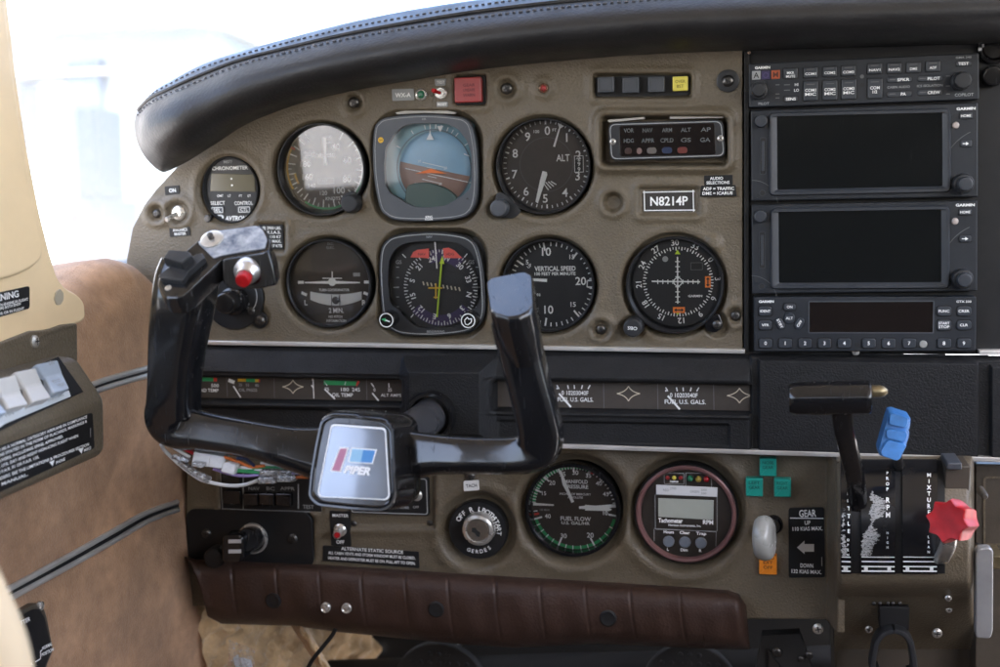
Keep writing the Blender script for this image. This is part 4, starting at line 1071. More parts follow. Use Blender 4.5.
def toggle(label, px, py, r, d, tip, tipm=STEEL, nutm=STEEL, length=.012, name='toggle_switch'):
    th = Thing(name, label, 'switch', px, py, d); S = th.S; m = M()
    m.lathe(0, 0, [(r*S, -.002), (r*S, .0008), (r*S*.8, .0016), (r*S*.62, .0016), (r*S*.6, .003), (r*S*.5, .003)], nutm, 8 if r < 7 else 24); th.part('nut', m)
    m = M(); p = Vector((0, 0, .002)); q = Vector((tip[0]*S, -tip[1]*S, length)); m.tube([p, p.lerp(q, .4), p.lerp(q, .85), q], [r*.22*S, r*.25*S, r*.36*S, r*.30*S], tipm, 14); th.part('lever', m)
    return th
toggle('chrome toggle switch between the ON and AVIONICS MASTER labels', 178, 213, 7.5, -.004, (-5, 6))
toggle('small toggle switch with red lever beside the square red light', 441, 93.2, 6.5, 0, (-4, -2), RED)
def lamp(label, px, py, r, lens, d=0, rim=STEEL):
    th = Thing('indicator_lamp', label, 'lamp', px, py, d); S = th.S
    m = M(); m.lathe(0, 0, [(r*S, -.001), (r*S, .0012), (r*S*.85, .0018), (r*S*.62, .0012)], rim, 24, cap1=False); th.part('bezel', m)
    m = M(); m.lathe(0, 0, [(r*.66*S, .0004), (r*.6*S, .0016), (r*.3*S, .0026)], lens, 20); th.part('lens', m)
lamp('tiny green lamp in a steel ring beside the pale label', 421.3, 94.6, 6, mat('dark green lens', (.02, .14, .07), .25))
lamp('tiny copper-red lamp between panel screw and push button row', 543.7, 88.2, 4.6, REDDULL, rim=mat('copper rim', (.45, .3, .22), .35, .9))

# ------------------------------------------------------------------ radio stack
rack = Thing('radio_rack', 'black centre rack panel holding the stacked radios, right of the brown panel', 'equipment rack', 865, 200)
m = M(); a = rack.L(744, 354); b = rack.L(1080, 34); m.prism(rrect(*a, *b, .003), -.04, -.003, BLACKFLAT, .001); rack.part('rack_panel', m)
m = M(); a = rack.L(744, 352); b = rack.L(749.5, 51); m.prism(rrect(*a, *b, .001), -.006, .001, BLACKFLAT, .0008); rack.part('edge_strip', m)
m = M(); x, y = rack.L(993, 76, .004); knob(m, x, y, -.003, 10.5*rack.S, .009, BLACKGLOSS); rack.part('plug_button', m)
m = M(); x, y = rack.L(996, 47, .004); m.lathe(x, y, [(16*rack.S, -.003), (16*rack.S, .002), (13*rack.S, .003), (10*rack.S, -.001)], BLACKGLOSS, 40); rack.part('vent_ring', m)
for px, py in ((749.2, 52.6),): screw(rack, px, py, 1.6, .001, head=mat('copper rim', (.45, .3, .22), .35, .9))

def radio(name, label, cat, quad, z=.006, ma=AVION, r=2):
    th = Thing(name, label, cat, sum(q[0] for q in quad)/4, sum(q[1] for q in quad)/4)
    m = M(); m.prism(roundpoly([th.L(*q, z) for q in quad], r*th.S, 4), -.02, z, ma, .0009); th.part('case', m)
    return th, Face(th, z)
def key(th, px, py, w, h, z, txt=None, th_=.0014, r=1.2, hh=2.6, tw=None, ma=KEY, rot=0, ink=WHITE, led=False, ty=0):
    S = th.S; m = M(); cx, cy = th.L(px, py, z)
    base = rrect(-w*S/2, -h*S/2, w*S/2, h*S/2, r*S, 4); c, s = math.cos(math.radians(rot)), math.sin(math.radians(rot))
    m.prism([(cx+x*c-y*s, cy+x*s+y*c) for x, y in base], z-.0004, z+th_, ma, .0006)
    k = th.part('key', m)
    F = Face(th, z+th_)
    if txt:
        L = txt.split('|')
        for i, t in enumerate(L): F.text(t, px, py+ty+(i-(len(L)-1)/2)*(hh+1.1), hh, ink, w=tw if len(t) > 2 else None, rot=rot, bold=.02)
    if led: F.rect(px-w*.28, py-h*.36, px+w*.28, py-h*.36+1.0, DIMINK)
    if txt or led: th.part('key_lettering', F.m, parent=k)
def socket(F, px, py, w, h, r=2.2): F.rect(px-w/2, py-h/2, px+w/2, py+h/2, BLACKFLAT, 1, r)

# audio panel
th, F = radio('audio_panel', 'audio selector panel with rows of small keys, at the very top of the radio stack', 'audio panel', [(748.6, 63.6), (979, 52.8), (979.2, 99.4), (749, 107.6)], .006)
for t, cx, cy, base, ink in (('A', 756.3, 75.3, GREYINK, BLACKINK), ('O', 765.8, 75.2, mat('violet marker lens', (.03, .022, .075), .4), mat('violet ink', (.06, .045, .13), .5)), ('M', 775.6, 74.6, mat('orange marker lens', (.36, .075, .025), .4), mat('brown ink', (.08, .02, .01), .5))):
    m = M(); a = th.L(cx-4.3, cy+4.5, .006); b = th.L(cx+4.3, cy-4.5, .006); m.prism(rrect(*a, *b, .0003), .005, .0068, base, .0002); k = th.part('marker_lamp', m)
    G2 = Face(th, .0068); G2.text(t, cx, cy, 5.6, ink); th.part('lamp_letter', G2.m, parent=k)
K = [('MKR|MUTE', 790.6, 73.4, 14, 10.5), ('COM1', 810.6, 72.6, 14, 10.5), ('COM2', 829.8, 71.6, 14, 10.5), ('COM3', 848.5, 70.9, 14, 10.5), ('COM1|MIC', 810.6, 91, 14.5, 20), ('COM2|MIC', 830, 90.3, 14.5, 20), ('COM3|MIC', 848.8, 89.4, 14.5, 20),
     ('NAV1', 874.7, 68.8, 14, 10.5), ('NAV2', 894.3, 68.2, 14, 10.5), ('DME', 913.6, 67.6, 14, 10.5), ('ADF', 933, 66.4, 14, 10.5), ('COM|1/2', 874.9, 88.6, 14.5, 20)]
for t, x, y, w, h in K:
    socket(F, x, y, w+2.2, h+2.2); key(th, x, y, w, h, .006, t, hh=2.9 if h > 15 else 2.5, tw=11 if len(t.split('|')[0]) > 3 else None, led=h > 15 or len(t) < 6, ty=1.2)
for t, x, y in (('SPKR', 899.4, 79.6), ('PA', 899.4, 94), ('PILOT', 929.8, 78.5), ('CREW', 929.8, 92.4)):
    socket(F, x, y, 26, 7.6, 3); key(th, x, y, 24, 5.8, .006, None, .0008, 2.2); G2 = Face(th, .0068); G2.text(t, x+4, y, 2.9, w=12 if len(t) > 2 else 5, bold=.02); G2.rect(x-10, y-.6, x-4, y+.6, DIMINK); th.part('key_lettering', G2.m)
for t, x, y in (('SENS', 790.8, 99), ('TEST', 963.6, 63.6)):
    socket(F, x, y, 16, 7); key(th, x, y, 14, 5.4, .006, t, .0008, 2, hh=2.7, tw=10)
F.text('GARMIN', 762.5, 67.6, 2.4, w=15.5, bold=.04); F.text('GMA 340', 963.6, 57.4, 1.9, GREYINK, w=15); F.text('PILOT', 763.8, 103.6, 2.6, GREYINK, w=11); F.text('COPILOT', 964.2, 94.7, 2.8, GREYINK, w=18)
F.text('HI', 796.5, 84.6, 2.8); F.text('LO', 796.5, 90.2, 2.8); F.rect(784, 84.2, 790, 85.4, DIMINK); F.rect(784, 89.6, 790, 90.8, DIMINK)
F.text('CABIN AUDIO', 898.6, 87, 2.3, GREYINK, w=22); F.text('ICS ISOLATION', 929.8, 85.6, 2.3, GREYINK, w=25)
for x, y in ((777.5, 84.8), (777.5, 94), (777.5, 98), (948, 76), (948, 86), (948, 94)): F.rect(x-2, y-.6, x+2, y+.6, DIMINK)
F.disc(862, 76.5, 2.0, DIMINK); F.disc(862, 85, 2.2, BLACKINK)
th.part('markings', F.m)
for x, y, r in ((758.8, 90, 7.2), (962.9, 80.5, 8.6)):
    m = M(); q = th.L(x, y, .016); knob(m, *q, .006, r*th.S, .013, BEZEL, skirt=1.28 if x < 800 else 1.12, flute=.02); th.part('knob', m)

# two navigators
def navigator(label, quad, s):
    th, F = radio('navigator', label, 'navigator', quad, .006, r=1.5); S = th.S
    # raised screen surround with chamfered sides
    m = M(); z = .006
    O = roundpoly([th.L(*q, z) for q in ((s[0][0]-9, s[0][1]-4), (s[1][0]+9, s[1][1]-4), (s[2][0]+9, s[2][1]+7), (s[3][0]-9, s[3][1]+7))], 7*S, 6); I = roundpoly([th.L(*q, z) for q in s], .0012, 6)
    m.loft([[(x, y, z-.0004) for x, y in O], [(x, y, z+.0022) for x, y in inset(O, .0012)], [(x, y, z+.0022) for x, y in inset(O, .003)], [(x, y, z+.0004) for x, y in I]], mat('radio screen bezel', (.034, .038, .045), .42, spec=.4, var=.12, vscale=90, rvar=.06), False, False)
    th.part('screen_surround', m)
    m = M(); m.prism(I, z-.001, z+.0005, SCREEN); th.part('screen', m)
    return th, F
def nav_fittings(th, F, y, n):
    (ly, hy, ledy, dy, ky, lky, sy, hly, ax) = y
    F.text('GARMIN', ax, ly, 2.5, w=18, bold=.04)
    socket(F, ax, hy, 14, 8); key(th, ax, hy, 12, 6.4, .006, 'HOME', .0012, 1.6, hh=2.4, tw=9.6)
    socket(F, ax, dy, 13, 8.4); key(th, ax, dy, 11, 6.8, .006, None, .0012, 1.8)
    G2 = Face(th, .0073); G2.seg((ax-3.4, dy), (ax+1, dy), .9); G2.poly([(ax+3, dy), (ax, dy-1.8), (ax, dy+1.8)]); th.part('key_symbol', G2.m)
    for a_ in ((ax+24, dy+30, 46, 46.6, 285, 335), (ax-214, dy+62, 26, 26.5, 0, 85)):
        E_ = Face(th, .006); E_.arc(*a_, DIMINK); th.part('bezel_line', E_.m)
    E_ = Face(th, .006); E_.disc(ax-203.5, hly, 2.6, BLACKINK, 2); E_.ring(ax-203.5, hly, 2.6, 3.3, KEY); th.part('retaining_hole', E_.m)
    th.part('markings', F.m)
    m = M(); q = th.L(ax-10, ledy, .007); m.lathe(*q, [(3.4*th.S, .006), (3*th.S, .0072), (1.5*th.S, .0078)], mat('pinkish photocell', (.42, .36, .33), .3), 20); th.part('photocell', m)
    m = M(); q = th.L(ax-.3, ky, .02); knob(m, *q, .006, 10.2*th.S, .008, BEZEL); knob(m, *q, .012, 7.2*th.S, .009, KEY, flute=.03); th.part('dual_knob', m)
    m = M(); q = th.L(ax-205, lky, .012); knob(m, *q, .005, 6.6*th.S, .007, KEY); th.part('volume_knob', m)
    m = M(); a = th.L(ax-205.5, sy+18, .006); b = th.L(ax-200.5, sy-18, .006); m.prism(rrect(*a, *b, .001), .0055, .0062, BLACKINK, .0001); m.outline(rrect(a[0]-.0006, a[1]-.0006, b[0]+.0006, b[1]+.0006, .0012), .0005, .0064, KEY); m.prism(rrect(a[0]+.0006, a[1]+.002, b[0]-.0006, b[1]-.002, .0005), .006, .0068, KEY, .0003); th.part('card_slot', m)
th, F = navigator('touch screen navigator with dark blank display, upper of the two identical units', [(750.8, 110.7), (978, 102.6), (978, 196.8), (751.4, 201)], [(777, 116.3), (942, 111.8), (942.4, 186), (777.5, 189.6)])
nav_fittings(th, F, (108.6, 115.8, 125.2, 143.6, 184, 121, 156, 193, 966), 0)
th, F = navigator('touch screen navigator with dark blank display, lower of the two, just above the keypad radio', [(751.5, 205), (977.6, 200.4), (977.4, 291), (752, 294)], [(778.6, 211.6), (941, 208.6), (941.2, 282), (779, 282.8)])
nav_fittings(th, F, (205, 212, 221.3, 238.8, 280.2, 216.4, 250, 286.4, 965.2), 1)

# transponder
th, F = radio('transponder', 'transponder with numeric keys 0 to 9, at the bottom of the radio stack', 'transponder', [(753.6, 297), (976.4, 296.6), (976, 351.2), (754, 351.8)], .008, r=2)
def Z(x, y): return 745+x/4.08, 290+y/4.08
m = M(); a = F.p(*Z(262, 172)); b = F.p(*Z(768, 47)); m.prism(rrect(*a, *b, .0008), .007, .0083, SCREENB, .0003); m.outline(rrect(a[0]-.0008, a[1]-.0008, b[0]+.0008, b[1]+.0008, .001), .0009, .0086, BEZELG); th.part('window', m)
for i, x in enumerate((84, 164, 245, 324, 405, 505, 586, 670, 812, 893)):
    socket(F, *Z(x, 217), 15, 11.4, 3); key(th, *Z(x, 217), 13, 9.6, .008, str(i), .0014, 2.4, hh=3.6)
for t, x, y, w, h, rot in (('IDENT', 83, 86, 13, 9.5, 0), ('VFR', 83, 143, 13, 9.5, 0), ('ON', 182, 69, 12, 7, 0), ('STBY', 143, 137, 12, 7, -62), ('OFF', 222, 137, 12, 7, 58), ('FUNC', 812, 86, 13.5, 9.5, 0), ('CRSR', 893, 86, 13.5, 9.5, 0), ('START|STOP', 812, 143, 13.5, 10.5, 0), ('CLR', 893, 143, 13.5, 9.5, 0)):
    if not rot: socket(F, *Z(x, y), w+2, h+2, 3)
    key(th, *Z(x, y), w, h, .008, t, .0014, 3, hh=2.5, tw=10.4 if len(t.split('|')[0]) > 3 else 7.5, rot=rot)
m = M(); q = F.p(*Z(181, 115)); m.lathe(*q, [(5.6*th.S, .0076), (5.6*th.S, .0088), (5*th.S, .0095), (4*th.S, .0096)], KEY, 32); k = th.part('key', m)
G2 = Face(th, .0096); G2.text('ALT', *Z(181, 115), 2.6, w=7.2); th.part('key_lettering', G2.m, parent=k)
F.text('GARMIN', *Z(87, 47), 2.4, w=15, bold=.04); F.text('GTX 330', *Z(893, 47), 2.2, w=14); F.disc(*Z(457, 224), 2.4, BLACKINK, 2)
th.part('markings', F.m)
m = M(); q = F.p(*Z(727, 221)); m.lathe(*q, [(3.9*th.S, .0078), (3.6*th.S, .0092), (2*th.S, .0098)], mat('grey photocell', (.30, .30, .28), .3), 22); th.part('photocell', m)
m = M(); q = th.L(856, 352.2, .004); m.lathe(*q, [(4*th.S, .002), (3.4*th.S, .004), (2*th.S, .0045)], STEEL, 16); th.part('retaining_screw', m)

# ------------------------------------------------------------------ lower cover controls
th = Thing('autopilot_panel', 'black autopilot key panel with cream border, partly hidden under the yoke wiring', 'autopilot panel', 270, 490)
def Z(x, y): return 150+x/5.556, 430+y/5.556
S = th.S; m = M(); a = th.L(220.5, 511); b = th.L(322, 470); m.prism(rrect(*a, *b, .001), -.004, 0, BLACKFLAT, .0006); th.part('plate', m)
F = Face(th, 0)
F.frame(222, 472, 321, 509.5, 1.0, GREYINK); F.seg((243.3, 472), (243.3, 509), 1.0, GREYINK); F.seg((298.3, 484), (298.3, 508.5), 1.0, GREYINK)
for t, x in (('NAV', 578), ('BC', 670), ('APPR', 764)): F.text(t, *Z(x, 325), 3.2, GREYINK, w=5*len(t)*.62+2)
F.text('TEST', *Z(880, 427), 3.6, GREYINK, w=11); F.text('UP', *Z(460, 403), 3.4, GREYINK)
th.part('markings', F.m)
for x in (572, 660, 752):
    m = M(); c = Z(x, 380); a = th.L(c[0]-7.4, c[1]+6.2); b = th.L(c[0]+7.4, c[1]-6); m.prism(rrect(*a, *b, .001), -.001, .005, BLACKGLOSS, .0012); th.part('key', m)
for y0, y1 in ((473.5, 488), (490, 503)):
    m = M(); a = th.L(224, y1); b = th.L(241.5, y0); m.prism(rrect(*a, *b, .001), -.001, .003, BLACKGLOSS, .001); th.part('rocker', m)

th = Thing('switch_plate', 'black switch plate with cream border and one steel toggle, right below the yoke hub', 'switch plate', 395, 495)
S = th.S; m = M(); a = th.L(350, 513.5); b = th.L(428, 477); m.prism(rrect(*a, *b, 3*S), -.004, 0, BLACKFLAT, .0006); th.part('plate', m)
F = Face(th, 0); F.frame(351, 478.5, 426.8, 512.4, 1.0, GREYINK, r=3); F.text('ON', 416.5, 484, 2.8, GREYINK); F.text('OFF', 416, 507, 2.4, GREYINK); F.text('STROBE', 402, 509.5-2, 2.4, GREYINK, w=14); th.part('markings', F.m)
m = M(); p = th.L(417, 495); m.lathe(*p, [(5.5*S, 0), (5.5*S, .0015), (4*S, .0022), (3*S, .004)], STEEL, 20); m.tube([(p[0], p[1], .003), (p[0]-.001, p[1]+.003, .012), (p[0]-.001, p[1]+.004, .015)], [.0014, .0022, .0018], STEEL, 12); th.part('toggle', m)

th = Thing('charger_plate', 'rounded black plate with steel-ringed power socket at the lower left of the panel', 'socket plate', 251, 537)
S = th.S; m = M(); a = th.L(189.5, 562.5); b = th.L(312.5, 512); m.prism(rrect(*a, *b, 10*S, 6), -.003, .002, BLACKFLAT, .001); th.part('plate', m)
for x, y in ((206.7, 533.5), (293, 538.5)): screw(th, x, y, 4.6, .002)
m = M(); q = th.L(254, 537.5); m.lathe(*q, [(15*S, .002), (14.6*S, .0042), (13.2*S, .0046), (12.4*S, .003), (12.2*S, -.02)], STEEL, 48); th.part('socket_ring', m)
th = Thing('usb_charger', 'black two-port USB charger plugged into the power socket, angled to the left', 'usb charger', 240, 543, .03)
m = M(); A_, B_ = th.L3(254, 537.5, .0), th.L3(247, 540, .03)
m.tube([A_, A_.lerp(B_, .5), B_, B_+(B_-A_)*.05], [.0098, .0096, .0092, .008], BLACKGLOSS, 28); th.part('barrel', m)
m = M(); q = [th.L(*p) for p in ((226.5, 532.5), (245, 532), (248, 535), (248, 556), (244.5, 559.5), (228, 560), (225.5, 556))]
m.prism(roundpoly(q, .003), -.006, .009, BLACKGLOSS, .003); th.part('body', m)
F = Face(th, .0091)
for y in (541.3, 551.3):
    m = M(); m.prism([F.p(228.5, y+2), F.p(241, y+1.8), F.p(241, y-1.8), F.p(228.5, y-1.6)], .0085, .0093, mat('pale usb tongue', (.55, .55, .55), .4)); th.part('usb_port', m)
th = Thing('rubber_cap', 'black rubber socket cap hanging beside the USB charger', 'socket cap', 217, 556, .025)
m = M(); S = th.S; knob(m, 0, 0, -.004, 10*S, .012, BLACKFLAT, 28); th.part('cap', m)
m = M(); m.tube([(0.004, .006, .002), (.008, .012, -.006), (.012, .013, -.018)], .0016, BLACKFLAT, 8); th.part('strap', m)

th = Thing('master_switch', 'master toggle switch on a small black ON-OFF plate beneath the yoke hub', 'switch', 340.5, 529)
S = th.S; m = M(); a = th.L(331.5, 545.5); b = th.L(350, 511); m.prism(rrect(*a, *b, .0008), -.001, .001, BLACKFLAT, .0003); th.part('plate', m)
F = Face(th, .001); F.text('MASTER', 340.5, 515.5, 3, w=16); F.text('OFF', 340.3, 542, 3.4, w=8); th.part('lettering', F.m)
m = M(); m.lathe(*th.L(340.6, 529.5), [(6.4*S, .001), (6.4*S, .0025), (5*S, .0035), (4*S, .0035), (3.4*S, .006)], STEEL, 24); th.part('nut', m)
m = M(); p = th.L(340.6, 529.5); m.tube([(p[0], p[1], .004), (p[0]+.0015, p[1]+.0005, .010), (p[0]+.003, p[1]+.0008, .017), (p[0]+.0034, p[1]+.001, .019)], [.0018, .0022, .0034, .0026], STEEL, 14); lv = th.part('lever', m)
m = M(); m.tube([(p[0]+.0034, p[1]+.001, .0185), (p[0]+.0037, p[1]+.0011, .0205)], [.0027, .0015], RED, 12); th.part('red_tip', m, parent=lv)

placard('black ALTERNATE STATIC SOURCE placard with three lines of white text above the knee pad', [(323, 545.5), (419, 551.5), (419.5, 568), (323, 560.5)],
        [('ALTERNATE STATIC SOURCE', 372, 550.3, 3, 62), ('ALL CABIN VENTS AND STORM WINDOW MUST BE CLOSED,', 371.5, 555.3, 2.7, 87), ('HEATER AND DEFROSTER MUST BE ON. PULL AFT TO OPEN.', 371.5, 560.6, 2.7, 87)], d=.0002)
placard('little white TACH label stuck beneath the yoke arm', [(463.6, 481.2), (478.5, 480.2), (479.2, 490), (464, 491)], [('TACH', 471.4, 485.6, 3.2, 11)], base=mat('white paper label', (.72, .72, .70), .6), ink=mat('black ink', (.01, .01, .01), .6), name='paper_label', cat='label', d=.0022)

th = Thing('ignition_switch', 'round black ignition switch with steel key barrel, left of the manifold gauge', 'ignition switch', 478, 530)
def Z(x, y): return 430+x/4.167, 440+y/4.167
S = th.S; m = M(); m.lathe(0, 0, [(29*S, -.012), (29*S, .0), (28*S, .0012), (26*S, .0012)], BLACKFLAT, 64); th.part('dial_plate', m)
F = Face(th, .0012)
for t, a, h in (('OFF', -48, 4.6), ('R', -15, 4.6), ('L', 8, 4.6), ('BOTH', 35, 4.6), ('START', 75, 4.4)):
    n = len(t)
    for i, ch in enumerate(t): F.polar(ch, 477.5, 530.5, 21.5, a+(i-(n-1)/2)*10.5, h, radial=True)
for i, ch in enumerate('GERDES'): F.text(ch, 477.5+20.5*math.sin(math.radians(205-i*12)), 531-20.5*math.cos(math.radians(205-i*12)), 3.6, rot=-(205-i*12)+180)
F.arc(477.5, 530.5, 18.2, 18.8, -20, 0, GREYINK)
th.part('lettering', F.m)
m = M(); q = th.L(477.6, 530.6, .01); m.lathe(*q, [(16*S, .001), (16*S, .007), (15*S, .0095), (13*S, .0105), (11.5*S, .0105), (10.6*S, .0092)], STEEL, 56, cap1=False); th.part('collar', m)
m = M(); m.lathe(*q, [(10.6*S, .0085), (10.6*S, .0098), (10.2*S, .0102), (2*S, .0102)], mat('worn brass steel', (.52, .48, .42), .3, 1, var=.15, vscale=300), 40); lk = th.part('key_barrel', m)
F = Face(th, .0103); F.poly([Z(x, y) for x, y in ((175, 366), (190, 366), (196, 376), (210, 386), (206, 404), (196, 402), (186, 388), (174, 382))], BLACKINK); th.part('keyhole', F.m, parent=lk)

GL = [('teal gear light caption button, topmost of the three', 768, 465, 'NOSE|GEAR', TEAL), ('teal gear light caption button, lower left of the three', 754.4, 485, 'LEFT|GEAR', TEAL), ('teal gear light caption button, lower right of the three', 782.4, 485.6, 'RIGHT|GEAR', TEAL)]
TI = mat('dark teal ink', (.005, .07, .06), .6)
for lab, x, y, t, ma in GL:
    th = Thing('gear_light', lab, 'indicator light', x, y, 0, 'landing gear lights'); m = M(); a = th.L(x-8.5, y+8.6); b = th.L(x+8.5, y-8.6)
    m.prism(rrect(*a, *b, .0006), -.002, .0075, ma, .0007); k = th.part('lens', m)
    F = Face(th, .0076); L = t.split('|'); F.text(L[0], x, y-2.3, 3, TI, w=11); F.text(L[1], x, y+2.4, 3, TI, w=11); th.part('lettering', F.m, parent=k)
th = Thing('auto_extend_light', 'orange square light half hidden below the white gear knob', 'indicator light', 768, 563); x, y = 768, 562.5
m = M(); a = th.L(x-8.8, y+9); b = th.L(x+8.8, y-9); m.prism(rrect(*a, *b, .0006), -.002, .0065, AMBER, .0007); k = th.part('lens', m)
F = Face(th, .0066); BI = mat('brown ink', (.08, .02, .01), .5); F.text('AUTO', x, y-4.5, 3, BI, w=12); F.text('EXT', x, y, 3, BI, w=9); F.text('OFF', x, y+4.8, 3, BI, w=9); th.part('lettering', F.m, parent=k)

th = Thing('gear_lever', 'landing gear lever with a grey white wheel-shaped knob, left of the GEAR placard', 'gear lever', 773, 524)
S = th.S; m = M(); q = th.L(773.5, 524); m.lathe(*q, [(9.5*S, 0), (9.5*S, .003), (8*S, .005), (6*S, .005)], BLACKGLOSS, 32); th.part('bushing', m)
m = M(); A_ = th.L3(773, 526, .004); B_ = th.L3(767, 534, .045); m.tube([A_, A_.lerp(B_, .5), B_], [.005, .0042, .0045], DARKSTEEL, 16); th.part('shaft', m)
KN = mat('grey white knob', (.30, .30, .275), .28, var=.08, vscale=40, coat=.3, rvar=.06)
m = M(); c = th.L3(764.5, 538, .052); r = 22.5*S*.94; hw = 9.5*S*.94
ax = Vector((.97, .07, .20)).normalized(); u = Vector((0, 1, 0)); u = (u-ax*u.dot(ax)).normalized(); v = ax.cross(u)
prof = [(.30, -1.02), (.62, -1.0), (.84, -.86), (.96, -.55), (1.0, -.1), (1.0, .15), (.96, .55), (.84, .86), (.62, 1.0), (.30, 1.02)]
m.loft([[tuple(c+ax*hw*b_+(u*math.cos(2*PI*i/48)+v*math.sin(2*PI*i/48))*r*a_) for i in range(48)] for a_, b_ in prof], KN); th.part('wheel_knob', m, smooth=60)
m = M()
for s in (-1, 1):
    m.loft([[tuple(c+ax*hw*s*z_+(u*math.cos(2*PI*i/24)+v*math.sin(2*PI*i/24))*r*k_) for i in range(24)] for k_, z_ in ((.26, .9), (.24, 1.08), (.1, 1.1))], DARKSTEEL)
pass
th, F = placard('black GEAR placard with white arrow and up and down speed limits', [(788.6, 508), (824, 507), (825, 577), (788.6, 577.5)],
        [('GEAR', 807.6, 513.3, 7, 16.5), ('UP', 807.5, 522.7, 4, 5.5), ('110 KIAS MAX.', 807.5, 528.6, 3.8, 29)], round_=2.5, border=None, d=.0005)
F3 = Face(th, .0008); F3.text('DOWN', 806.8, 565.6, 4, WHITE, w=12.5, bold=.02); F3.text('132 KIAS MAX.', 806.5, 571.6, 3.8, WHITE, w=29, bold=.02); th.part('lettering', F3.m)
F2 = Face(th, .0008); F2.seg((790, 518), (823.5, 518.4), 1.0); F2.poly([(797, 547.5), (804.5, 540.6), (804.5, 544), (814, 544), (814, 551.6), (804.5, 551.6), (804.5, 554)], mat('silver ink', (.55, .56, .57), .5)); F2.seg((821.8, 557), (821.8, 566), .8, GREYINK); th.part('arrow', F2.m)
# ------------------------------------------------------------------ control yoke
yoke = Thing('control_yoke', 'glossy black control yoke with two upright horns and a square badge hub', 'control yoke', 437, 410)
Y3 = lambda px, py, d: yoke.L3(px, py, d)
m = M()
col0, col1 = Y3(440, 408, -.02), Y3(392, 446, .165)
m.tube([col0, col0.lerp(col1, .25), col0.lerp(col1, .6), col1], .0128, mat('dark polished column', (.14, .14, .15), .24, .5, var=.2, vscale=60, rvar=.06), 40); yoke.part('column', m)
m = M(); x, y = yoke.L(441, 408); m.lathe(x, y, [(24*yoke.S, .028), (24*yoke.S, .032), (22.5*yoke.S, .0345), (19.5*yoke.S, .0345), (18.5*yoke.S, .031), (18.5*yoke.S, .02)], BLACKGLOSS, 56, cap1=False); m.lathe(x, y, [(18*yoke.S, .024), (17.5*yoke.S, .030), (15.5*yoke.S, .030)], BLACKFLAT, 48, cap1=False); yoke.part('column_bushing', m)
def arm(pts, k=14):
    """pts: (px, py, depth, half width px, half thickness m)"""
    c = catmull([(*Y3(a, b, d-.012), w*scale_at(a, b, d-.012)*.985, t*.86) for a, b, d, w, t in pts], k)
    return [p[:3] for p in c], [p[3] for p in c], [p[4] for p in c]
LP = [(191, 266, .206, 27, .015), (187, 282, .209, 28.5, .0165), (184, 302, .211, 27.5, .018), (180, 328, .210, 26, .0175), (177, 352, .209, 24, .017), (175, 380, .208, 22.6, .0165), (173.8, 402, .207, 22.8, .0165), (174, 416, .206, 24.5, .0165), (182, 426.5, .205, 22.5, .016), (204, 431.5, .204, 19, .0155), (245, 438.5, .203, 18, .015), (275, 445, .202, 19.5, .015), (300, 450.5, .200, 22.5, .015), (330, 456, .198, 28, .014)]
m = M(); m.sweep(*arm(LP), BLACKGLOSS, 4.2, 40, tilt=20); yoke.part('left_horn', m, smooth=60)
RP = [(514.2, 318, .2135, 21.8, .0176), (518, 336, .213, 21.6, .0172), (524, 362, .212, 20.6, .0165), (531, 390, .211, 20.6, .016), (538, 418, .209, 21.2, .016), (541, 436, .207, 21.6, .016), (537, 449, .205, 20.6, .0158), (522, 455, .204, 18.2, .0155), (497, 456, .203, 17.4, .015), (465, 455.5, .202, 17.8, .015), (436, 454.5, .200, 19.5, .015), (412, 455, .198, 24, .015), (395, 458, .196, 30, .014), (380, 462, .195, 34, .012)]
pr, A_, B_ = arm(RP)
m = M(); m.sweep(pr, A_, B_, BLACKGLOSS, 4.2, 40, tilt=20); yoke.part('right_horn', m, smooth=60)
# slanted cap on the right horn
m = M()
cap = [(485.8, 283.5, .186), (490, 278.5, .183), (526, 271.6, .183), (533, 276, .186), (534.2, 306, .216), (530, 314, .222), (520, 319, .226), (508, 320.5, .227), (495, 316.5, .224), (490, 312, .220)]
top = [Y3(*p) for p in cap]; cen = sum(top, Vector())/len(top)
pts2 = []
for i in range(len(top)):
    a, b, c_ = top[i-1], top[i], top[(i+1) % len(top)]
    for j in range(4):
        t = (j+.5)/4-.5; q = b.lerp(c_, t) if t > 0 else b.lerp(a, -t)
        pts2.append(q*.85+b*.15 if abs(t) < .3 else q)
dn = Vector((.004, -.030, -.010))
rings = [[tuple(cen+(p-cen)*.90+dn) for p in pts2], [tuple(p+dn*.45) for p in pts2], [tuple(p+dn*.06) for p in pts2], [tuple(cen+(p-cen)*.965-dn*.02) for p in pts2], [tuple(cen+(p-cen)*.90-dn*.045) for p in pts2]]
m.loft([r[::-1] for r in rings], BLACKGLOSS); yoke.part('horn_cap', m, smooth=60)

# hub
hub = [(319.5, 418), (331, 412), (358, 413.5), (385, 417.5), (394.5, 425.5), (396.3, 460), (398, 496), (394.5, 508), (384, 513.3), (350, 511), (315.5, 507.3), (306.5, 498.5), (309, 473), (313.5, 446)]
hd = lambda py, off=0.0: .208+(py-412)*.00020+off
out = roundpoly([(p[0], -p[1]) for p in hub], 5, 3)
def hring(sc, off, dx=0, dy=0, base=out):
    cx, cy = 353, -462; r = []
    for x, y in base:
        px, py = cx+(x-cx)*sc, -(cy+(y-cy)*sc); v = Y3(px, py, hd(py)); r.append((v.x+dx, v.y+dy, v.z+off))
    return r
m = M()
m.loft([hring(.80, -.040, .006, -.004), hring(.98, -.034, .005, -.004), hring(1.01, -.022, .003, -.003), hring(1.0, -.006), hring(.985, -.0015), hring(.955, .0004), hring(.915, .0004), hring(.895, -.0012), hring(.86, -.0016)], BLACKGLOSS)
hb = yoke.part('hub', m, smooth=50)
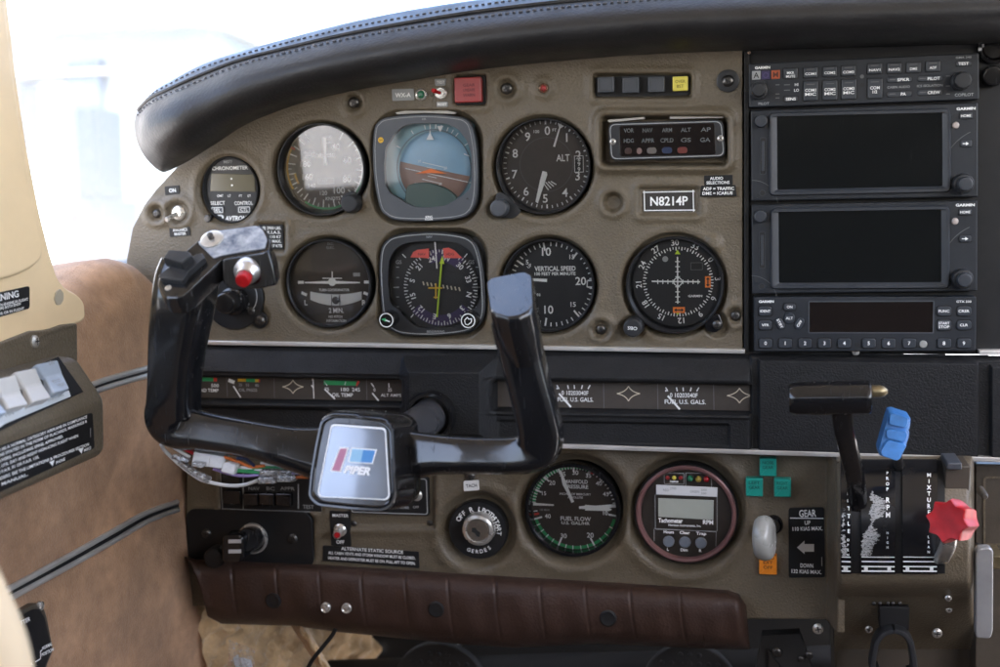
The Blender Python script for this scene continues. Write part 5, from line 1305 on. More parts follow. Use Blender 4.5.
plate = roundpoly([(331, -423), (386.5, -427), (390.5, -497), (387, -500.5), (319.5, -497.5), (317, -493)], 4, 4)
m = M(); BADGE = mat('polished badge', (.10, .12, .15), .12, .35, coat=.8, rvar=.05, spec=.8)
m.loft([hring(1.0, -.003, base=plate), hring(1.0, -.0006, base=plate), hring(.985, .0, base=plate)], BADGE)
bd = yoke.part('badge', m)
# lettering on the badge lies in the hub's tilted plane
def hpt(px, py, off): v = Y3(px, py, hd(py)); return Vector((v.x, v.y, v.z+off))
m = M()
q = [hpt(p[0], -p[1], .0003) for p in plate]; c0 = sum(q, Vector())/len(q)
m.loft([[tuple(c0+(p-c0)*.985) for p in q], [tuple(c0+(p-c0)*.945) for p in q]], mat('silver border ink', (.75, .76, .76), .4), False, False)
def hq(pts, ma, off=.0004): m.add([tuple(hpt(*p, off)) for p in pts], [tuple(range(len(pts)))[::-1]], ma)
PK = mat('rose logo ink', (.42, .16, .25), .5); BL = mat('logo blue', (.05, .22, .50), .5); BL2 = mat('logo light blue', (.26, .48, .66), .5); WI = mat('logo white', (.8, .8, .8), .5)
hq([(340.2, 447), (349.3, 447), (347.8, 472.3), (330.3, 472.3)] if False else [(339.8, 447.2), (349.2, 447.2), (341.2, 472), (330.3, 471.2)], WI, .00035); hq([(340.6, 448.4), (347.5, 448.4), (340, 470.8), (332.2, 470.2)], PK, .0005)
hq([(351.6, 447.5), (377.2, 449.4), (373, 463.8), (347.8, 462)], WI, .00035); hq([(352.6, 448.7), (363.6, 449.5), (361, 462), (349.8, 461.2)], BL2, .0005); hq([(363.6, 449.5), (375.6, 450.4), (372, 462.7), (361, 462)], BL, .0005)
o = hpt(358.5, 470.3, .0004); e1 = (hpt(373, 471.6, .0004)-hpt(344, 469, .0004)).normalized(); e2 = (hpt(359, 465, .0004)-hpt(358, 475, .0004)); e2 = (e2-e1*e2.dot(e1)).normalized(); e3 = e1.cross(e2)
T = Matrix(((e1.x, e2.x, e3.x, o.x), (e1.y, e2.y, e3.y, o.y), (e1.z, e2.z, e3.z, o.z), (0, 0, 0, 1)))
S = scale_at(358, 470, .22); k = M(T); k.text('PIPER', 0, 0, 7.0*S, .0002, WI, 27*S, bold=.05, slant=.28)
m.add(k.v, k.f, WI)
yoke.part('badge_logo', m, parent=bd)

# grip head on the left horn
hp = [(157, 284), (158.5, 277), (163, 271), (197, 241), (213, 230.5), (258, 224.5), (266, 228), (271, 240), (268.5, 250), (262, 252.5), (224, 258.5), (219.5, 261.5), (190, 290), (180, 297.5), (165, 298)]
hdp = lambda py: .190+(py-224)*.00062
top = roundpoly([(a, -b) for a, b in hp], 4, 3)
t3 = [Y3(x, -y, hdp(-y)) for x, y in top]; c0 = sum(t3, Vector())/len(t3)
nrm = (Y3(220, 225, hdp(225))-Y3(220, 290, hdp(290))).normalized(); nx = Vector((1, 0, 0)); up = nx.cross(nrm).normalized()
up = up if up.y*0+up.z > 0 else -up
down = Vector((.001, -.011, -.004))
m = M()
def hr(sc, k, extra=Vector()): return [tuple(c0+(p-c0)*sc+down*k+extra) for p in t3]
m.loft([hr(.93, 1.0), hr(.99, .85), hr(1.0, .5), hr(1.0, .12), hr(.985, .03), hr(.95, 0)], BLACKGLOSS); yoke.part('grip_head', m, smooth=50)
# bare metal cover plate on the sloping top
PL = mat('blue grey worn plate', (.52, .55, .60), .36, .4, var=.3, vscale=110, rvar=.12, col2=(.07, .10, .16))
pp = [(198, 243.5), (214, 232.5), (257, 226.8), (263, 231), (267.5, 240), (265, 249), (222, 256), (214, 259)]
def onhead(px, py, off=0.0):
    v = Y3(px, py, hdp(py)); return v+up*off
def headprism(pts, o0, o1, ma, name, rnd=2, ch=.96):
    k = M(); q = roundpoly([(a, -b) for a, b in pts], rnd, 3)
    a = [onhead(x, -y, o0) for x, y in q]; b = [onhead(x, -y, o1*.85) for x, y in q]; cc = sum(b, Vector())/len(b)
    k.loft([[tuple(p) for p in a], [tuple(p) for p in b], [tuple(cc+(p-cc)*ch+up*(o1*.15)) for p in b]], ma)
    return k
yoke.part('cover_plate', headprism(pp, -.0004, .0009, PL, 'p'))
sw = yoke.part('trim_switch', headprism([(160.5, 280), (176, 268), (204, 257), (207, 262), (190, 277), (185, 285), (163, 282.5)], -.0004, .004, BEZEL, 's', 1.5, .95))
k = M(); q = [(168.2, 272), (171, 256.5), (181.5, 254.5), (196, 260), (196, 266), (184, 276.5)]
k2 = headprism([(167.5, 269), (173, 260.5), (195, 262), (197, 266), (186, 274.5)], .003, .0095, BEZEL, 'r', 1.2, .86); yoke.part('rocker', k2, parent=sw)
k = M(); c1 = onhead(212.5, 240.5, .0009); T = Matrix.Translation(c1) @ Vector((0, 0, 1)).rotation_difference(up).to_matrix().to_4x4()
k = M(T); k.lathe(0, 0, [(.0072, 0), (.0070, .0008), (.0058, .0012), (.002, .0012)], STEEL, 36); yoke.part('button_disc', k)
k = M(T); k.lathe(0, 0, [(.0018, .001), (.0018, .0045), (.0012, .005)], DARKSTEEL, 20); yoke.part('disc_pin', k)
k = M(Matrix.Translation(onhead(168.5, 288.5, .0002)) @ Vector((0, 0, 1)).rotation_difference(up).to_matrix().to_4x4()); k.lathe(0, 0, [(.002, 0), (.002, .0006), (.0009, .0007), (.0008, .0001)], STEEL, 20); yoke.part('screw', k)
# front block with the red push to talk button
fb = [(221, 259), (262, 252.8), (268.5, 250), (273, 266), (276, 285.5), (258, 289), (232, 290.5), (222, 284)]
q = roundpoly([(a, -b) for a, b in fb], 4, 3)
k = M(); f3 = [Y3(x, -y, .2145) for x, y in q]; cc = sum(f3, Vector())/len(f3)
k.loft([[tuple(cc+(p-cc)*.88+Vector((-.004, 0, -.022))) for p in f3], [tuple(p+Vector((0, 0, -.003))) for p in f3], [tuple(cc+(p-cc)*.97+Vector((0, 0, -.0006))) for p in f3], [tuple(cc+(p-cc)*.92) for p in f3]], BLACKGLOSS); yoke.part('switch_block', k, smooth=50)
S = scale_at(248, 273, .215); d_ = Vector((.05, -.42, .9)).normalized()
T = Matrix.Translation(Y3(248, 271.5, .2135)) @ Vector((0, 0, 1)).rotation_difference(d_).to_matrix().to_4x4()
k = M(T); k.lathe(0, 0, [(13.5*S, -.004), (13.5*S, .0015), (12.5*S, .0028), (9.5*S, .0045), (8.6*S, .0062), (7.6*S, .0066)], mat('satin aluminium', (.62, .6, .58), .4, .9, rvar=.08), 44); pb = yoke.part('push_button', k)
k = M(T); k.lathe(0, 0, [(7.2*S, .005), (7.2*S, .0105), (6.6*S, .0115), (5*S, .012)], RED, 36); yoke.part('red_cap', k, parent=pb)

# loose wiring under the left arm
WC = [mat('white wire', (.72, .72, .72), .45), mat('violet wire', (.32, .24, .52), .45), mat('green wire', (.03, .28, .10), .45), mat('orange wire', (.65, .16, .03), .45), mat('dark blue wire', (.02, .035, .10), .45), mat('red wire', (.5, .02, .03), .45), mat('brown wire', (.12, .05, .02), .5)]
wl = Thing('wiring_loom', 'bundle of loose white and coloured wires with clear plastic connectors hanging under the yoke', 'wiring', 240, 470, .19)
W3 = lambda px, py, d=.19: wl.L3(px, py, d)
def Z(x, y): return 150+x/5.556, 430+y/5.556
def wire(pts, ma, r=.0010, name='wire'):
    k = M(); k.tube(catmull([tuple(W3(*Z(x, y), d)) for x, y, d in pts], 8), r, ma, 8); wl.part(name, k, smooth=180)
wire([(62, 80, .20), (80, 112, .195), (118, 150, .19), (160, 190, .188)], WC[0], .0012)
wire([(150, 180, .188), (205, 225, .186), (280, 275, .186), (340, 292, .184), (430, 308, .180), (520, 305, .178), (600, 280, .18)], WC[0], .0012)
wire([(130, 95, .2), (165, 118, .195), (220, 150, .19)], WC[0], .0011); wire([(150, 92, .2), (190, 105, .195), (240, 130, .19)], WC[5], .0011)
wire([(470, 205, .19), (540, 212, .188), (620, 222, .187)], WC[0]); wire([(475, 218, .19), (545, 222, .188), (640, 205, .187), (760, 212, .186), (835, 235, .185)], WC[2])
wire([(470, 228, .19), (540, 232, .188), (610, 238, .187)], WC[2]); wire([(350, 215, .19), (460, 248, .187), (540, 255, .186), (610, 248, .186)], WC[1])
wire([(410, 150, .195), (490, 175, .19), (560, 205, .188), (640, 198, .188)], WC[3]); wire([(480, 158, .195), (530, 160, .192), (580, 200, .189)], WC[4])
wire([(640, 190, .19), (720, 195, .188), (800, 215, .186), (850, 262, .185)], WC[0]); wire([(690, 188, .19), (770, 200, .188), (830, 236, .186)], WC[6]); wire([(790, 240, .186), (830, 242, .186), (870, 250, .185)], WC[1])
wire([(800, 262, .186), (840, 262, .186), (880, 262, .185)], WC[3])
CLEAR = mat('milky connector plastic', (.72, .72, .72), .3, var=.12, vscale=200, coat=.3); CLEAR2 = glassmat('clear crimp plastic', (.9, .9, .9), 1.6, dust=.30)
def conn(pts, d, thk, ma, name='connector'):
    k = M(); q = [tuple(wl.L(*Z(x, y), d-.19)) for x, y in pts]
    k.prism(roundpoly(q, .001, 2), d-.19-thk, d-.19, ma, .001); return wl.part(name, k)
conn([(242, 120), (342, 140), (322, 208), (228, 190)], .195, .007, CLEAR); conn([(338, 138), (416, 152), (396, 218), (320, 206)], .196, .008, CLEAR); conn([(404, 176), (480, 192), (464, 254), (390, 232)], .195, .007, CLEAR)
conn([(122, 136), (210, 158), (204, 184), (114, 160)], .194, .005, CLEAR2, 'crimp_sleeve'); conn([(230, 178), (296, 188), (290, 214), (224, 202)], .2, .006, CLEAR2, 'crimp_sleeve')
conn([(160, 172), (240, 232), (228, 252), (148, 188)], .193, .005, CLEAR2, 'crimp_sleeve'); conn([(238, 228), (328, 274), (316, 300), (226, 250)], .193, .005, CLEAR2, 'crimp_sleeve')
for x0, x1, y0, y1 in ((604, 700, 226, 258), (704, 812, 224, 256), (596, 700, 262, 302), (704, 806, 254, 292)): conn([(x0, y0+2), (x1, y0), (x1-4, y1-2), (x0, y1)], .190, .006, CLEAR2, 'crimp_sleeve')
conn([(612, 176), (696, 182), (694, 196), (606, 192)], .193, .004, WC[0], 'crimp_sleeve')

# ------------------------------------------------------------------ throttle quadrant
quad = Thing('throttle_quadrant', 'olive throttle quadrant housing with curved black lever plates at the lower right', 'throttle quadrant', 903, 540)
Q3 = lambda px, py, d: quad.L3(px, py, d)
prof = [(452, .002), (458, .020), (466, .034), (480, .044), (500, .052), (525, .057), (550, .058), (572, .056), (581, .054), (587, .049), (593, .040), (602, .026), (640, -.012), (680, -.045)]
def hx(px, py, d): return Q3(px, py, d)
m = M(); rows = []
for f, e in ((834, -.02), (834.5, .4), (836, .8), (839, .97), (843, 1), (870, 1), (903, 1), (935, 1), (966, 1), (970, .97), (972.5, .8), (974, .4), (974.5, -.02)):
    rows.append([hx(f, y, d*e if e > 0 else -.03) for y, d in catmull([(a, b) for a, b in prof], 5)])
m.grid(rows, OLIVE, flip=False); quad.part('housing', m, smooth=60)
def plate(x0, x1, y0, y1, off, ma):
    k = M(); ys = np.linspace(y0, y1, 40); pv = catmull(prof, 5); py = [p[0] for p in pv]; pd = [p[1] for p in pv]
    rows = []
    for x in (x0, x1): rows.append([Q3(x, y, float(np.interp(y, py, pd))+off) for y in ys])
    k.grid(rows, ma)
    b = [[p-Vector((0, 0, .004)) for p in r] for r in rows]; k.grid([rows[0], b[0]], ma, True); k.grid([rows[1], b[1]], ma); k.grid([[r[0] for r in (rows[0], rows[1])], [r[0] for r in (b[0], b[1])]], ma); k.grid([[r[-1] for r in (rows[0], rows[1])], [r[-1] for r in (b[0], b[1])]], ma, True)
    return k, (lambda x, y, o: Q3(x, y, float(np.interp(y, py, pd))+off+o))
PB = mat('black quadrant plate', (.010, .010, .011), .22, var=.2, vscale=60, rvar=.1)
k, _ = plate(840.5, 945, 461, 573.5, .0008, BLACKFLAT); quad.part('painted_slot_shade', k)  # flat black sheet, paints in the shade of the lever slots
WORN = mat('worn grey paint', (.42, .42, .41), .6, var=.2, vscale=900)
# worn patches of bare paint: a ragged speckle of small chips
def chips(m, fn, cx0, cx1, y0, y1, n, edge):
    for _ in range(n):
        y = rng.uniform(y0, y1); x = cx0+abs(rng.normal(0, .45))*(cx1-cx0) if edge else rng.uniform(cx0, cx1)
        if x > cx1: continue
        s = rng.uniform(.15, .6); q = [fn(x+s*math.cos(a)*rng.uniform(.5, 1.2), y+s*math.sin(a)*rng.uniform(.6, 1.5), .0003) for a in np.linspace(0, 2*PI, 6)[:-1]]
        m.add([tuple(p) for p in q], [tuple(range(5))[::-1]], GREYINK)
def vtext(m, fn, t, x, y0, step, h, ma=WHITE, stack=True):
    S = quad.S*.94
    for i, ch in enumerate(t):
        y = y0+i*step; p = fn(x, y, .0004); a = fn(x, y-1, .0004); e2 = (a-p).normalized(); e1 = Vector((1, 0, 0)); e3 = e1.cross(e2)
        T = Matrix(((e1.x, e2.x, e3.x, p.x), (e1.y, e2.y, e3.y, p.y), (e1.z, e2.z, e3.z, p.z), (0, 0, 0, 1))); kk = M(T); kk.text(ch, 0, 0, h*S, 0, ma, bold=.03, sx=.85)
        m.add(kk.v, kk.f, ma)
for (x0, x1, txts, ch_) in ((841, 851.2, [('THROTTLE', 848.8, 478, 7.6, 3.8), ('OPEN', 848, 540, 5, 2.4)], 'l'), (861, 895.2, [('PROP', 887.5, 473, 5.4, 3.4), ('RPM', 888, 500, 7.4, 5), ('HIGH', 887.5, 533, 4.8, 2.4)], 'c'), (902.5, 937.5, [('MIXTURE', 929, 475, 6.2, 4.2), ('LEAN', 928.6, 537, 5, 2.5)], '')):
    k, fn = plate(x0, x1, 460.5, 574, .0026, PB); pl = quad.part('lever_plate', k)
    k = M()
    for t, x, y, st, h in txts: vtext(k, fn, t, x, y, st, h)
    for y, w in ((557, .9), (561.5, 1.2), (566.5, 1.4), (571, 1.6)):
        k.add([tuple(fn(a, b, .0004)) for a, b in ((x0+.6, y-w*.5), (x1-.6, y-w*.5+.3), (x1-.6, y+w*.5+.3), (x0+.6, y+w*.5))], [(3, 2, 1, 0)], WHITE)
    for x in (x0+5, x1-6): k.add([tuple(fn(x+a, 568.5+b, .0005)) for a, b in ((-1.8, -1.8), (1.8, -1.8), (1.8, 1.8), (-1.8, 1.8))], [(3, 2, 1, 0)], WHITE)
    if ch_:
        def runs(reg, y):
            xs = sorted(p[0]+(y-p[1])*(q[0]-p[0])/(q[1]-p[1]) for p, q in zip(reg, reg[1:]+reg[:1]) if (p[1] > y) != (q[1] > y))
            return list(zip(xs[::2], xs[1::2]))
        reg = [(872, 489), (876, 494), (884, 500), (887, 508), (884, 517), (878, 519), (875, 523), (875, 530), (879, 535), (878, 542), (873, 551), (872, 556), (862, 556.5), (861.5, 545), (863, 533), (868, 528), (872, 520), (869, 511), (873, 504), (870, 496)] if ch_ == 'c' else [(843, 508), (845.5, 513), (844, 530), (848, 550), (847, 556), (841.5, 556), (842, 530)]
        w1 = w2 = 0.0
        for y in np.arange(489, 556.5, .3):
            w1 = .8*w1+rng.normal()*.55; w2 = .8*w2+rng.normal()*.9
            for xa, xb in runs(reg, y):
                a, b = xa+w1, xb+w2-.8
                cuts = [a]
                while cuts[-1] < b:
                    cuts.append(cuts[-1]+rng.exponential(1.0)+.2)
                for c0_, c1_ in zip(cuts, cuts[1:]):
                    e_ = (c0_-a)/max(1, b-a)
                    if rng.random() < .12+.5*max(0, e_-.35): continue
                    c1_ = min(c1_-.12, b); o_ = .0003+.00003*rng.random()
                    if c1_ > c0_: k.add([tuple(fn(px_, py_, o_)) for px_, py_ in ((c0_, y-.17), (c1_, y-.17+rng.normal()*.1), (c1_, y+.17), (c0_, y+.17+rng.normal()*.1))], [(3, 2, 1, 0)], WORN)
    quad.part('plate_lettering', k, parent=pl)
m = M(); q = [(946, 466), (971, 466), (969, 497), (958, 503), (944, 498)]; pr_ = [Q3(a, b, .048) for a, b in q]; m.loft([[tuple(p+Vector((0, 0, -.03))) for p in pr_], [tuple(p) for p in pr_]], OLIVE_D); quad.part('side_block', m, bevel=.001)
m = M(); q = [(947, 463), (962, 463), (962, 470), (947, 470)]; pr_ = [Q3(a, b, .052) for a, b in q]; m.loft([[tuple(p+Vector((0, 0, -.03))) for p in pr_], [tuple(p) for p in pr_]], BEZELG); quad.part('stop_block', m, bevel=.001)
for px, py, d, r in ((868.7, 629, .0085, 4), (937, 633, .007, 5), (948, 598, .037, 3.2), (948.8, 609.5, .018, 3.2)): screw(quad, px, py, r, d, head=STEEL)
for px in (874, 880, 888, 893, 900): screw(quad, px, 603.5, 2.0, .026, head=DARKSTEEL)

def lever(label, cat='lever', **kw):
    return Thing('engine_lever', label, cat, **kw)
th = lever('black T-handled throttle lever with brass tip, tallest of the three engine levers', px=856, py=500, d=.05)
T3 = th.L3; m = M()
st = [(856, 516, .050), (857.5, 500, .058), (855.5, 480, .078), (850, 455, .100), (844.5, 432, .118), (841, 408, .126)]
m.sweep(catmull([tuple(T3(*p)) for p in st], 6), *[[v]*31 for v in (.0062, .003)], BLACKGLOSS, 3, 16); th.part('stem', m)
m = M(); a, b = T3(788.5, 398.5, .128), T3(871, 397.5, .128); dv = (b-a); r = 17.2*scale_at(830, 398, .128)
m.tube([a+dv*t for t in (0, .012, .05, .12, .3, .6, .93, .975, .99, 1)], [r*.72, r*.86, r*.95, r*.985, r, r*1.0, r*1.0, r*.98, r*.94, r*.8], BLACKGLOSS, 48); th.part('handle', m)
m = M(); c = T3(872, 391.5, .128); dx = Vector((1, 0.02, 0)); s_ = scale_at(870, 398, .128); m.tube([c, c+dx*8*s_, c+dx*12*s_, c+dx*15*s_], [6.5*s_, 6.3*s_, 5*s_, 2*s_], mat('dull brass tip', (.26, .21, .12), .35, .8, var=.3, vscale=300), 20); th.part('brass_tip', m)

th = lever('propeller lever with ridged bright blue knob, middle of the three engine levers', px=898, py=480, d=.045)
T3 = th.L3; m = M()
q = [(889, 412.2), (893.5, 411.6), (909.5, 416.8), (911, 419.5), (910, 428), (908.6, 430.5), (909.6, 433), (909, 438), (907.6, 442), (900.5, 460), (896.5, 461.6), (879.5, 456), (878.2, 450), (881, 440), (884, 429)]
qq = roundpoly([(a, -b) for a, b in q], 1.4, 3); f3 = [T3(x, -y, .100+(-y-412)*.00018) for x, y in qq]; cc = sum(f3, Vector())/len(f3)
m.loft([[tuple(p+Vector((0, 0, -.016))) for p in f3], [tuple(p+Vector((0, 0, -.002))) for p in f3], [tuple(cc+(p-cc)*.95) for p in f3], [tuple(cc+(p-cc)*.6+Vector((0, 0, .0005))) for p in f3]], BLUE); kn = th.part('knob', m, smooth=50)
m = M()
for pts, dz in ((((889.5, 413.5), (893.5, 412.8), (908.5, 417.8), (907.5, 424), (905, 427.5), (888.5, 424)), .0016), (((885.5, 430), (888, 428.6), (905.5, 431), (907.8, 434), (906.5, 439), (902.5, 441.5), (886, 437.5)), .0016), (((886, 440.5), (889, 438.8), (903.5, 442.5), (906.5, 445), (899.5, 459.3), (896, 460.2), (881, 455.3), (880, 450)), .0024)):
    qq = roundpoly([(a, -b) for a, b in pts], 1.5, 3); f3 = [T3(x, -y, .1012+(-y-412)*.00018) for x, y in qq]; cc = sum(f3, Vector())/len(f3)
    m.loft([[tuple(p-Vector((0, 0, .004))) for p in f3], [tuple(p+Vector((0, 0, dz*.4))) for p in f3], [tuple(cc+(p-cc)*.93+Vector((0, 0, dz))) for p in f3]], BLUE)
th.part('finger_ridge', m, parent=kn)
m = M(); m.sweep(catmull([tuple(T3(*p)) for p in ((898.5, 466, .036), (898, 461, .055), (897, 455, .075), (895, 445, .09))], 6), *[[v]*19 for v in (.003, .0035)], DARKSTEEL, 3, 14); th.part('stem', m)

th = lever('mixture lever with red star-shaped knob, lowest of the three engine levers', px=945, py=550, d=.055)
T3 = th.L3; c = T3(946.5, 521, .108); ax = Vector((-.50, .22, .84)).normalized(); u = Vector((0, 1, 0)); u = (u-ax*u.dot(ax)).normalized(); v = ax.cross(u)
R_ = 23.2*scale_at(946, 521, .108); n = 96
def starring(sc, z, fl=.1): return [tuple(c+ax*z+(u*math.cos(2*PI*i/n)+v*math.sin(2*PI*i/n))*R_*sc*(1-fl*abs(math.sin(4*2*PI*i/n+.3)))) for i in range(n)]
m = M(); m.loft([starring(.72, -.024, .10), starring(.86, -.022, .12), starring(.97, -.014, .19), starring(1.0, -.003, .2), starring(.97, -.0006, .2), starring(.93, 0, .2), starring(.4, -.0006, .1)], RED); th.part('knob', m, smooth=32)
m = M(); m.sweep(catmull([tuple(T3(*p)) for p in ((941, 560, .058), (944, 554, .070), (948, 545, .084), (950, 532, .096))], 6), *[[v]*19 for v in (.0050, .003)], STEEL, 3, 16); th.part('stem', m)

th = Thing('friction_lever', 'flat silver friction lever hanging at the right edge of the throttle quadrant', 'lever', 985, 560, .03)
m = M(); f = [th.L(*p, .02) for p in ((975.5, 552), (979, 548.5), (990, 547.8), (993.5, 551), (993, 632), (990.5, 639), (977, 638.5), (975.8, 634))]
m.prism(roundpoly(f, .002), .012, .020, mat('dull silver blade', (.36, .36, .36), .48, .6, var=.12, vscale=60, rvar=.08), .0012); th.part('blade', m)
m = M(); m.tube([(th.L(984, 561)[0], th.L(984, 561)[1], -.03), (th.L(984, 561)[0], th.L(984, 561)[1], .012)], .005, DARKSTEEL, 20); th.part('pivot', m)
m = M(); q = th.L(997, 561, .01); m.lathe(*q, [(9*th.S, -.01), (9*th.S, .012), (7*th.S, .014)], mat('dull brass tip', (.26, .21, .12), .35, .8, var=.3, vscale=300), 6); th.part('bolt', m)

th = Thing('checklist_clip', 'black plastic clip with two curved arms under the throttle quadrant', 'clip', 893, 635, .012)
m = M(); z = .03; C3 = lambda px, py, d=.03: th.L3(px, py, d)
m.prism(roundpoly([th.L(*p, .016) for p in ((879, 606), (910, 607), (909, 632), (880, 631))], .002), .0, .016, BLACKFLAT, .0012); th.part('mount', m)
for pts in (((893, 627.5), (883, 631), (876, 640), (873.5, 652), (872, 664), (874.5, 667.5), (879, 667)), ((893, 627.5), (903, 631), (909.5, 640), (912, 652), (913.5, 666), (911, 671), (907, 671))):
    m = M(); c_ = catmull([tuple(C3(*p)) for p in pts], 6); m.sweep(c_, [.0023]*len(c_), [.008]*len(c_), BEZEL, 3.5, 16); th.part('arm', m)
# ------------------------------------------------------------------ unseen rest of the cabin round the seats, added for light and reflections
def cabin(name, m):
    o = build(name, m); o['kind'] = 'structure'; return o
def slab(m, x0, x1, y0, y1, d0, d1, ma):
    """x right, y up, d towards the seats"""
    vs = [(x, -d, y) for d in (d0, d1) for x, y in ((x0, y0), (x1, y0), (x1, y1), (x0, y1))]
    m.add(vs, [(0, 1, 2, 3), (7, 6, 5, 4), (4, 5, 1, 0), (5, 6, 2, 1), (6, 7, 3, 2), (7, 4, 0, 3)], ma)
LINER = mat('beige headliner', (.40, .34, .26), .9, var=.1, vscale=30)
SEATM = mat('dark brown seat cloth', (.05, .035, .028), .85, var=.2, vscale=30)
CARPET = mat('dark brown carpet', (.045, .033, .025), .95, var=.3, vscale=80, bump=.5, bscale=300)
m = M(); G = []
for x in np.linspace(-.62, .70, 24):
    t = (x-.04)/.66; z = .52-.14*abs(t)**3
    G.append([(x, y, z) for y in np.linspace(-.05, -2.7, 14)])
m.grid(G, LINER); o = cabin('cabin_ceiling', m)
m = M(); slab(m, -.62, .70, -.66, -.63, -.12, 2.7, CARPET); cabin('cabin_floor', m)
m = M(); slab(m, -.62, .70, -.64, .45, 2.65, 2.7, LINER); slab(m, -.60, .68, -.64, .10, 1.45, 1.6, SEATM); cabin('cabin_bulkhead', m)
m = M(); slab(m, .64, .70, -.64, .0, -.1, 2.7, LINER); slab(m, .64, .70, 0, .42, 2.0, 2.7, LINER); cabin('cabin_wall', m)
m = M(); slab(m, -.64, -.56, -.64, -.02, .56, 2.7, LINER); slab(m, -.64, -.56, -.06, .40, 1.30, 1.36, LINER); slab(m, -.64, -.56, -.06, .40, 1.95, 2.7, LINER); cabin('cabin_wall', m)  # unseen window pillar, set where the hub badge mirrors it
# ------------------------------------------------------------------ left cabin side
XW = [P(163, 280, 0), P(196, 645, 0)]          # edge of the trim wall where it meets the panel
def xw(y): t = (y-XW[0].y)/(XW[1].y-XW[0].y); return XW[0].x+(XW[1].x-XW[0].x)*t
WN = Vector((XW[1].y-XW[0].y, -(XW[1].x-XW[0].x), 0)).normalized(); WN = WN if WN.x > 0 else -WN
def W(px, py, off=0.0):
    return hitplane(px, py, XW[0]+WN*off, WN)
wall = Thing('cabin_side_wall', 'tan suede covered cabin side wall with a rolled top edge, left of the panel', 'side wall', 100, 460, at=W(110, 480))
top_px = [(164, 292, .0), (158, 272, .004), (147, 262, .018), (133, 258.5, .04), (116, 261, .062), (96, 271, .09), (76, 286, .125), (60, 300, .16), (20, 330, .22), (-60, 390, .34)]
tops = [P(*p) for p in top_px]
dd = [p[2] for p in top_px]; ty = [t.y for t in tops]; txx = [t.x for t in tops]
G = []
for i, d in enumerate(np.concatenate([np.linspace(-.03, .06, 50), np.linspace(.065, .55, 70)])):
    yt = float(np.interp(d, dd, ty)); xt = float(np.interp(d, dd, txx)); row = []
    row.append(wall.R((xt-.10, yt-.012, d))); row.append(wall.R((xt-.05, yt-.002, d))); row.append(wall.R((xt-.022, yt+.0005, d)))
    rr = .024
    for a in np.linspace(80, 8, 8):
        q = math.radians(a); row.append(wall.R((min(xt, xw(yt-rr)+.002)-rr+rr*math.cos(q), yt-rr+rr*math.sin(q), d)))
    y0 = yt-rr-.004
    for y in np.linspace(y0, -.62, 40):
        row.append(wall.R((xw(y)+.0012*math.sin(y*60+d*35)*math.sin(d*40+y*20), y, d)))
    G.append(row)
m = M(); m.grid(G, SUEDE, flip=True); wall.part('suede_panel', m, smooth=180)
def wstrip(pa, w, off, ma):
    k = M(); pts = [W(p[0], p[1], off) for p in catmull([(*p, 0) for p in pa], 6)]
    k2 = []
    for p in pts: k2.append(tuple(wall.R(p)))
    e = []
    k.tube(k2, w, ma, 8); return k
for pa in ([(60, 401.5), (97, 382.5), (153, 366.5)], [(60, 408.5), (99, 390), (153, 374)], [(-20, 604), (0, 593.5), (60, 561), (110, 533), (145, 513.5), (177, 502)], [(-20, 614), (0, 603.5), (62, 570), (112, 542), (147, 521.5), (178, 509.5)]):
    wall.part('chrome_trim', wstrip(pa, .0021, .0012, CHROME), smooth=180)
for pa in ([(60, 405), (98, 386), (153, 370.2)], [(-20, 609), (0, 598.5), (61, 565.5), (111, 537.5), (146, 517.5), (177, 506)]):
    wall.part('trim_channel', wstrip(pa, .0020, -.0004, BLACKFLAT), smooth=180)

# window post
post = Thing('window_post', 'cream plastic window post and sill moulding at the left edge', 'window post', 40, 250, at=W(40, 260, .004))
def wl_prism(pts, off0, off1, ma, rnd, ch, th):
    q = roundpoly(pts, rnd, 4) if rnd else pts
    hh = off1-ch*.6; a0 = W(40, 260, hh); e1 = Vector((0, 0, -1)); e1 = e1-WN*e1.dot(WN); e1.normalize(); e2 = WN.cross(e1)
    if e2.y < 0: e2 = -e2
    pp = []
    for x, y in q:
        v = W(x, y, hh)-a0; pp.append((v.dot(e1), v.dot(e2)))
    e3 = e1.cross(e2); sgn = 1 if e3.dot(WN) > 0 else -1
    o = th.R(a0+WN*(off1-hh)); T = Matrix(((e1.x, e2.x, WN.x, o.x), (e1.y, e2.y, WN.y, o.y), (e1.z, e2.z, WN.z, o.z), (0, 0, 0, 1)))
    k = M(T); k.prism(pp, off0-off1, 0, ma, ch, 4); return k
k = wl_prism([(-90, -60), (1, -60), (6, 0), (14, 70), (26, 150), (38, 212), (48, 252), (56, 278), (64, 288), (76, 294), (83, 302), (84.5, 321), (70, 326), (48, 330), (20, 339), (0, 345), (-90, 372)], -.03, .006, CREAM, 7, .0024, post); post.part('moulding', k, smooth=70)
k = wl_prism([(-90, -60), (-2, -60), (3, 0), (11, 70), (22, 150), (33.5, 212), (42, 248), (40, 260), (30, 269), (14, 276), (0, 280), (-90, 300)], .003, .0092, CREAM, 9, .0028, post); post.part('raised_trim', k, smooth=70)
k = wl_prism([(54.5, 299), (56, 292), (60, 288.5), (63.5, 293), (63.5, 300), (60.5, 305), (57, 305)], .005, .0070, mat('grey beige plug', (.42, .37, .28), .5), 2, .0004, post); post.part('screw_plug', k)

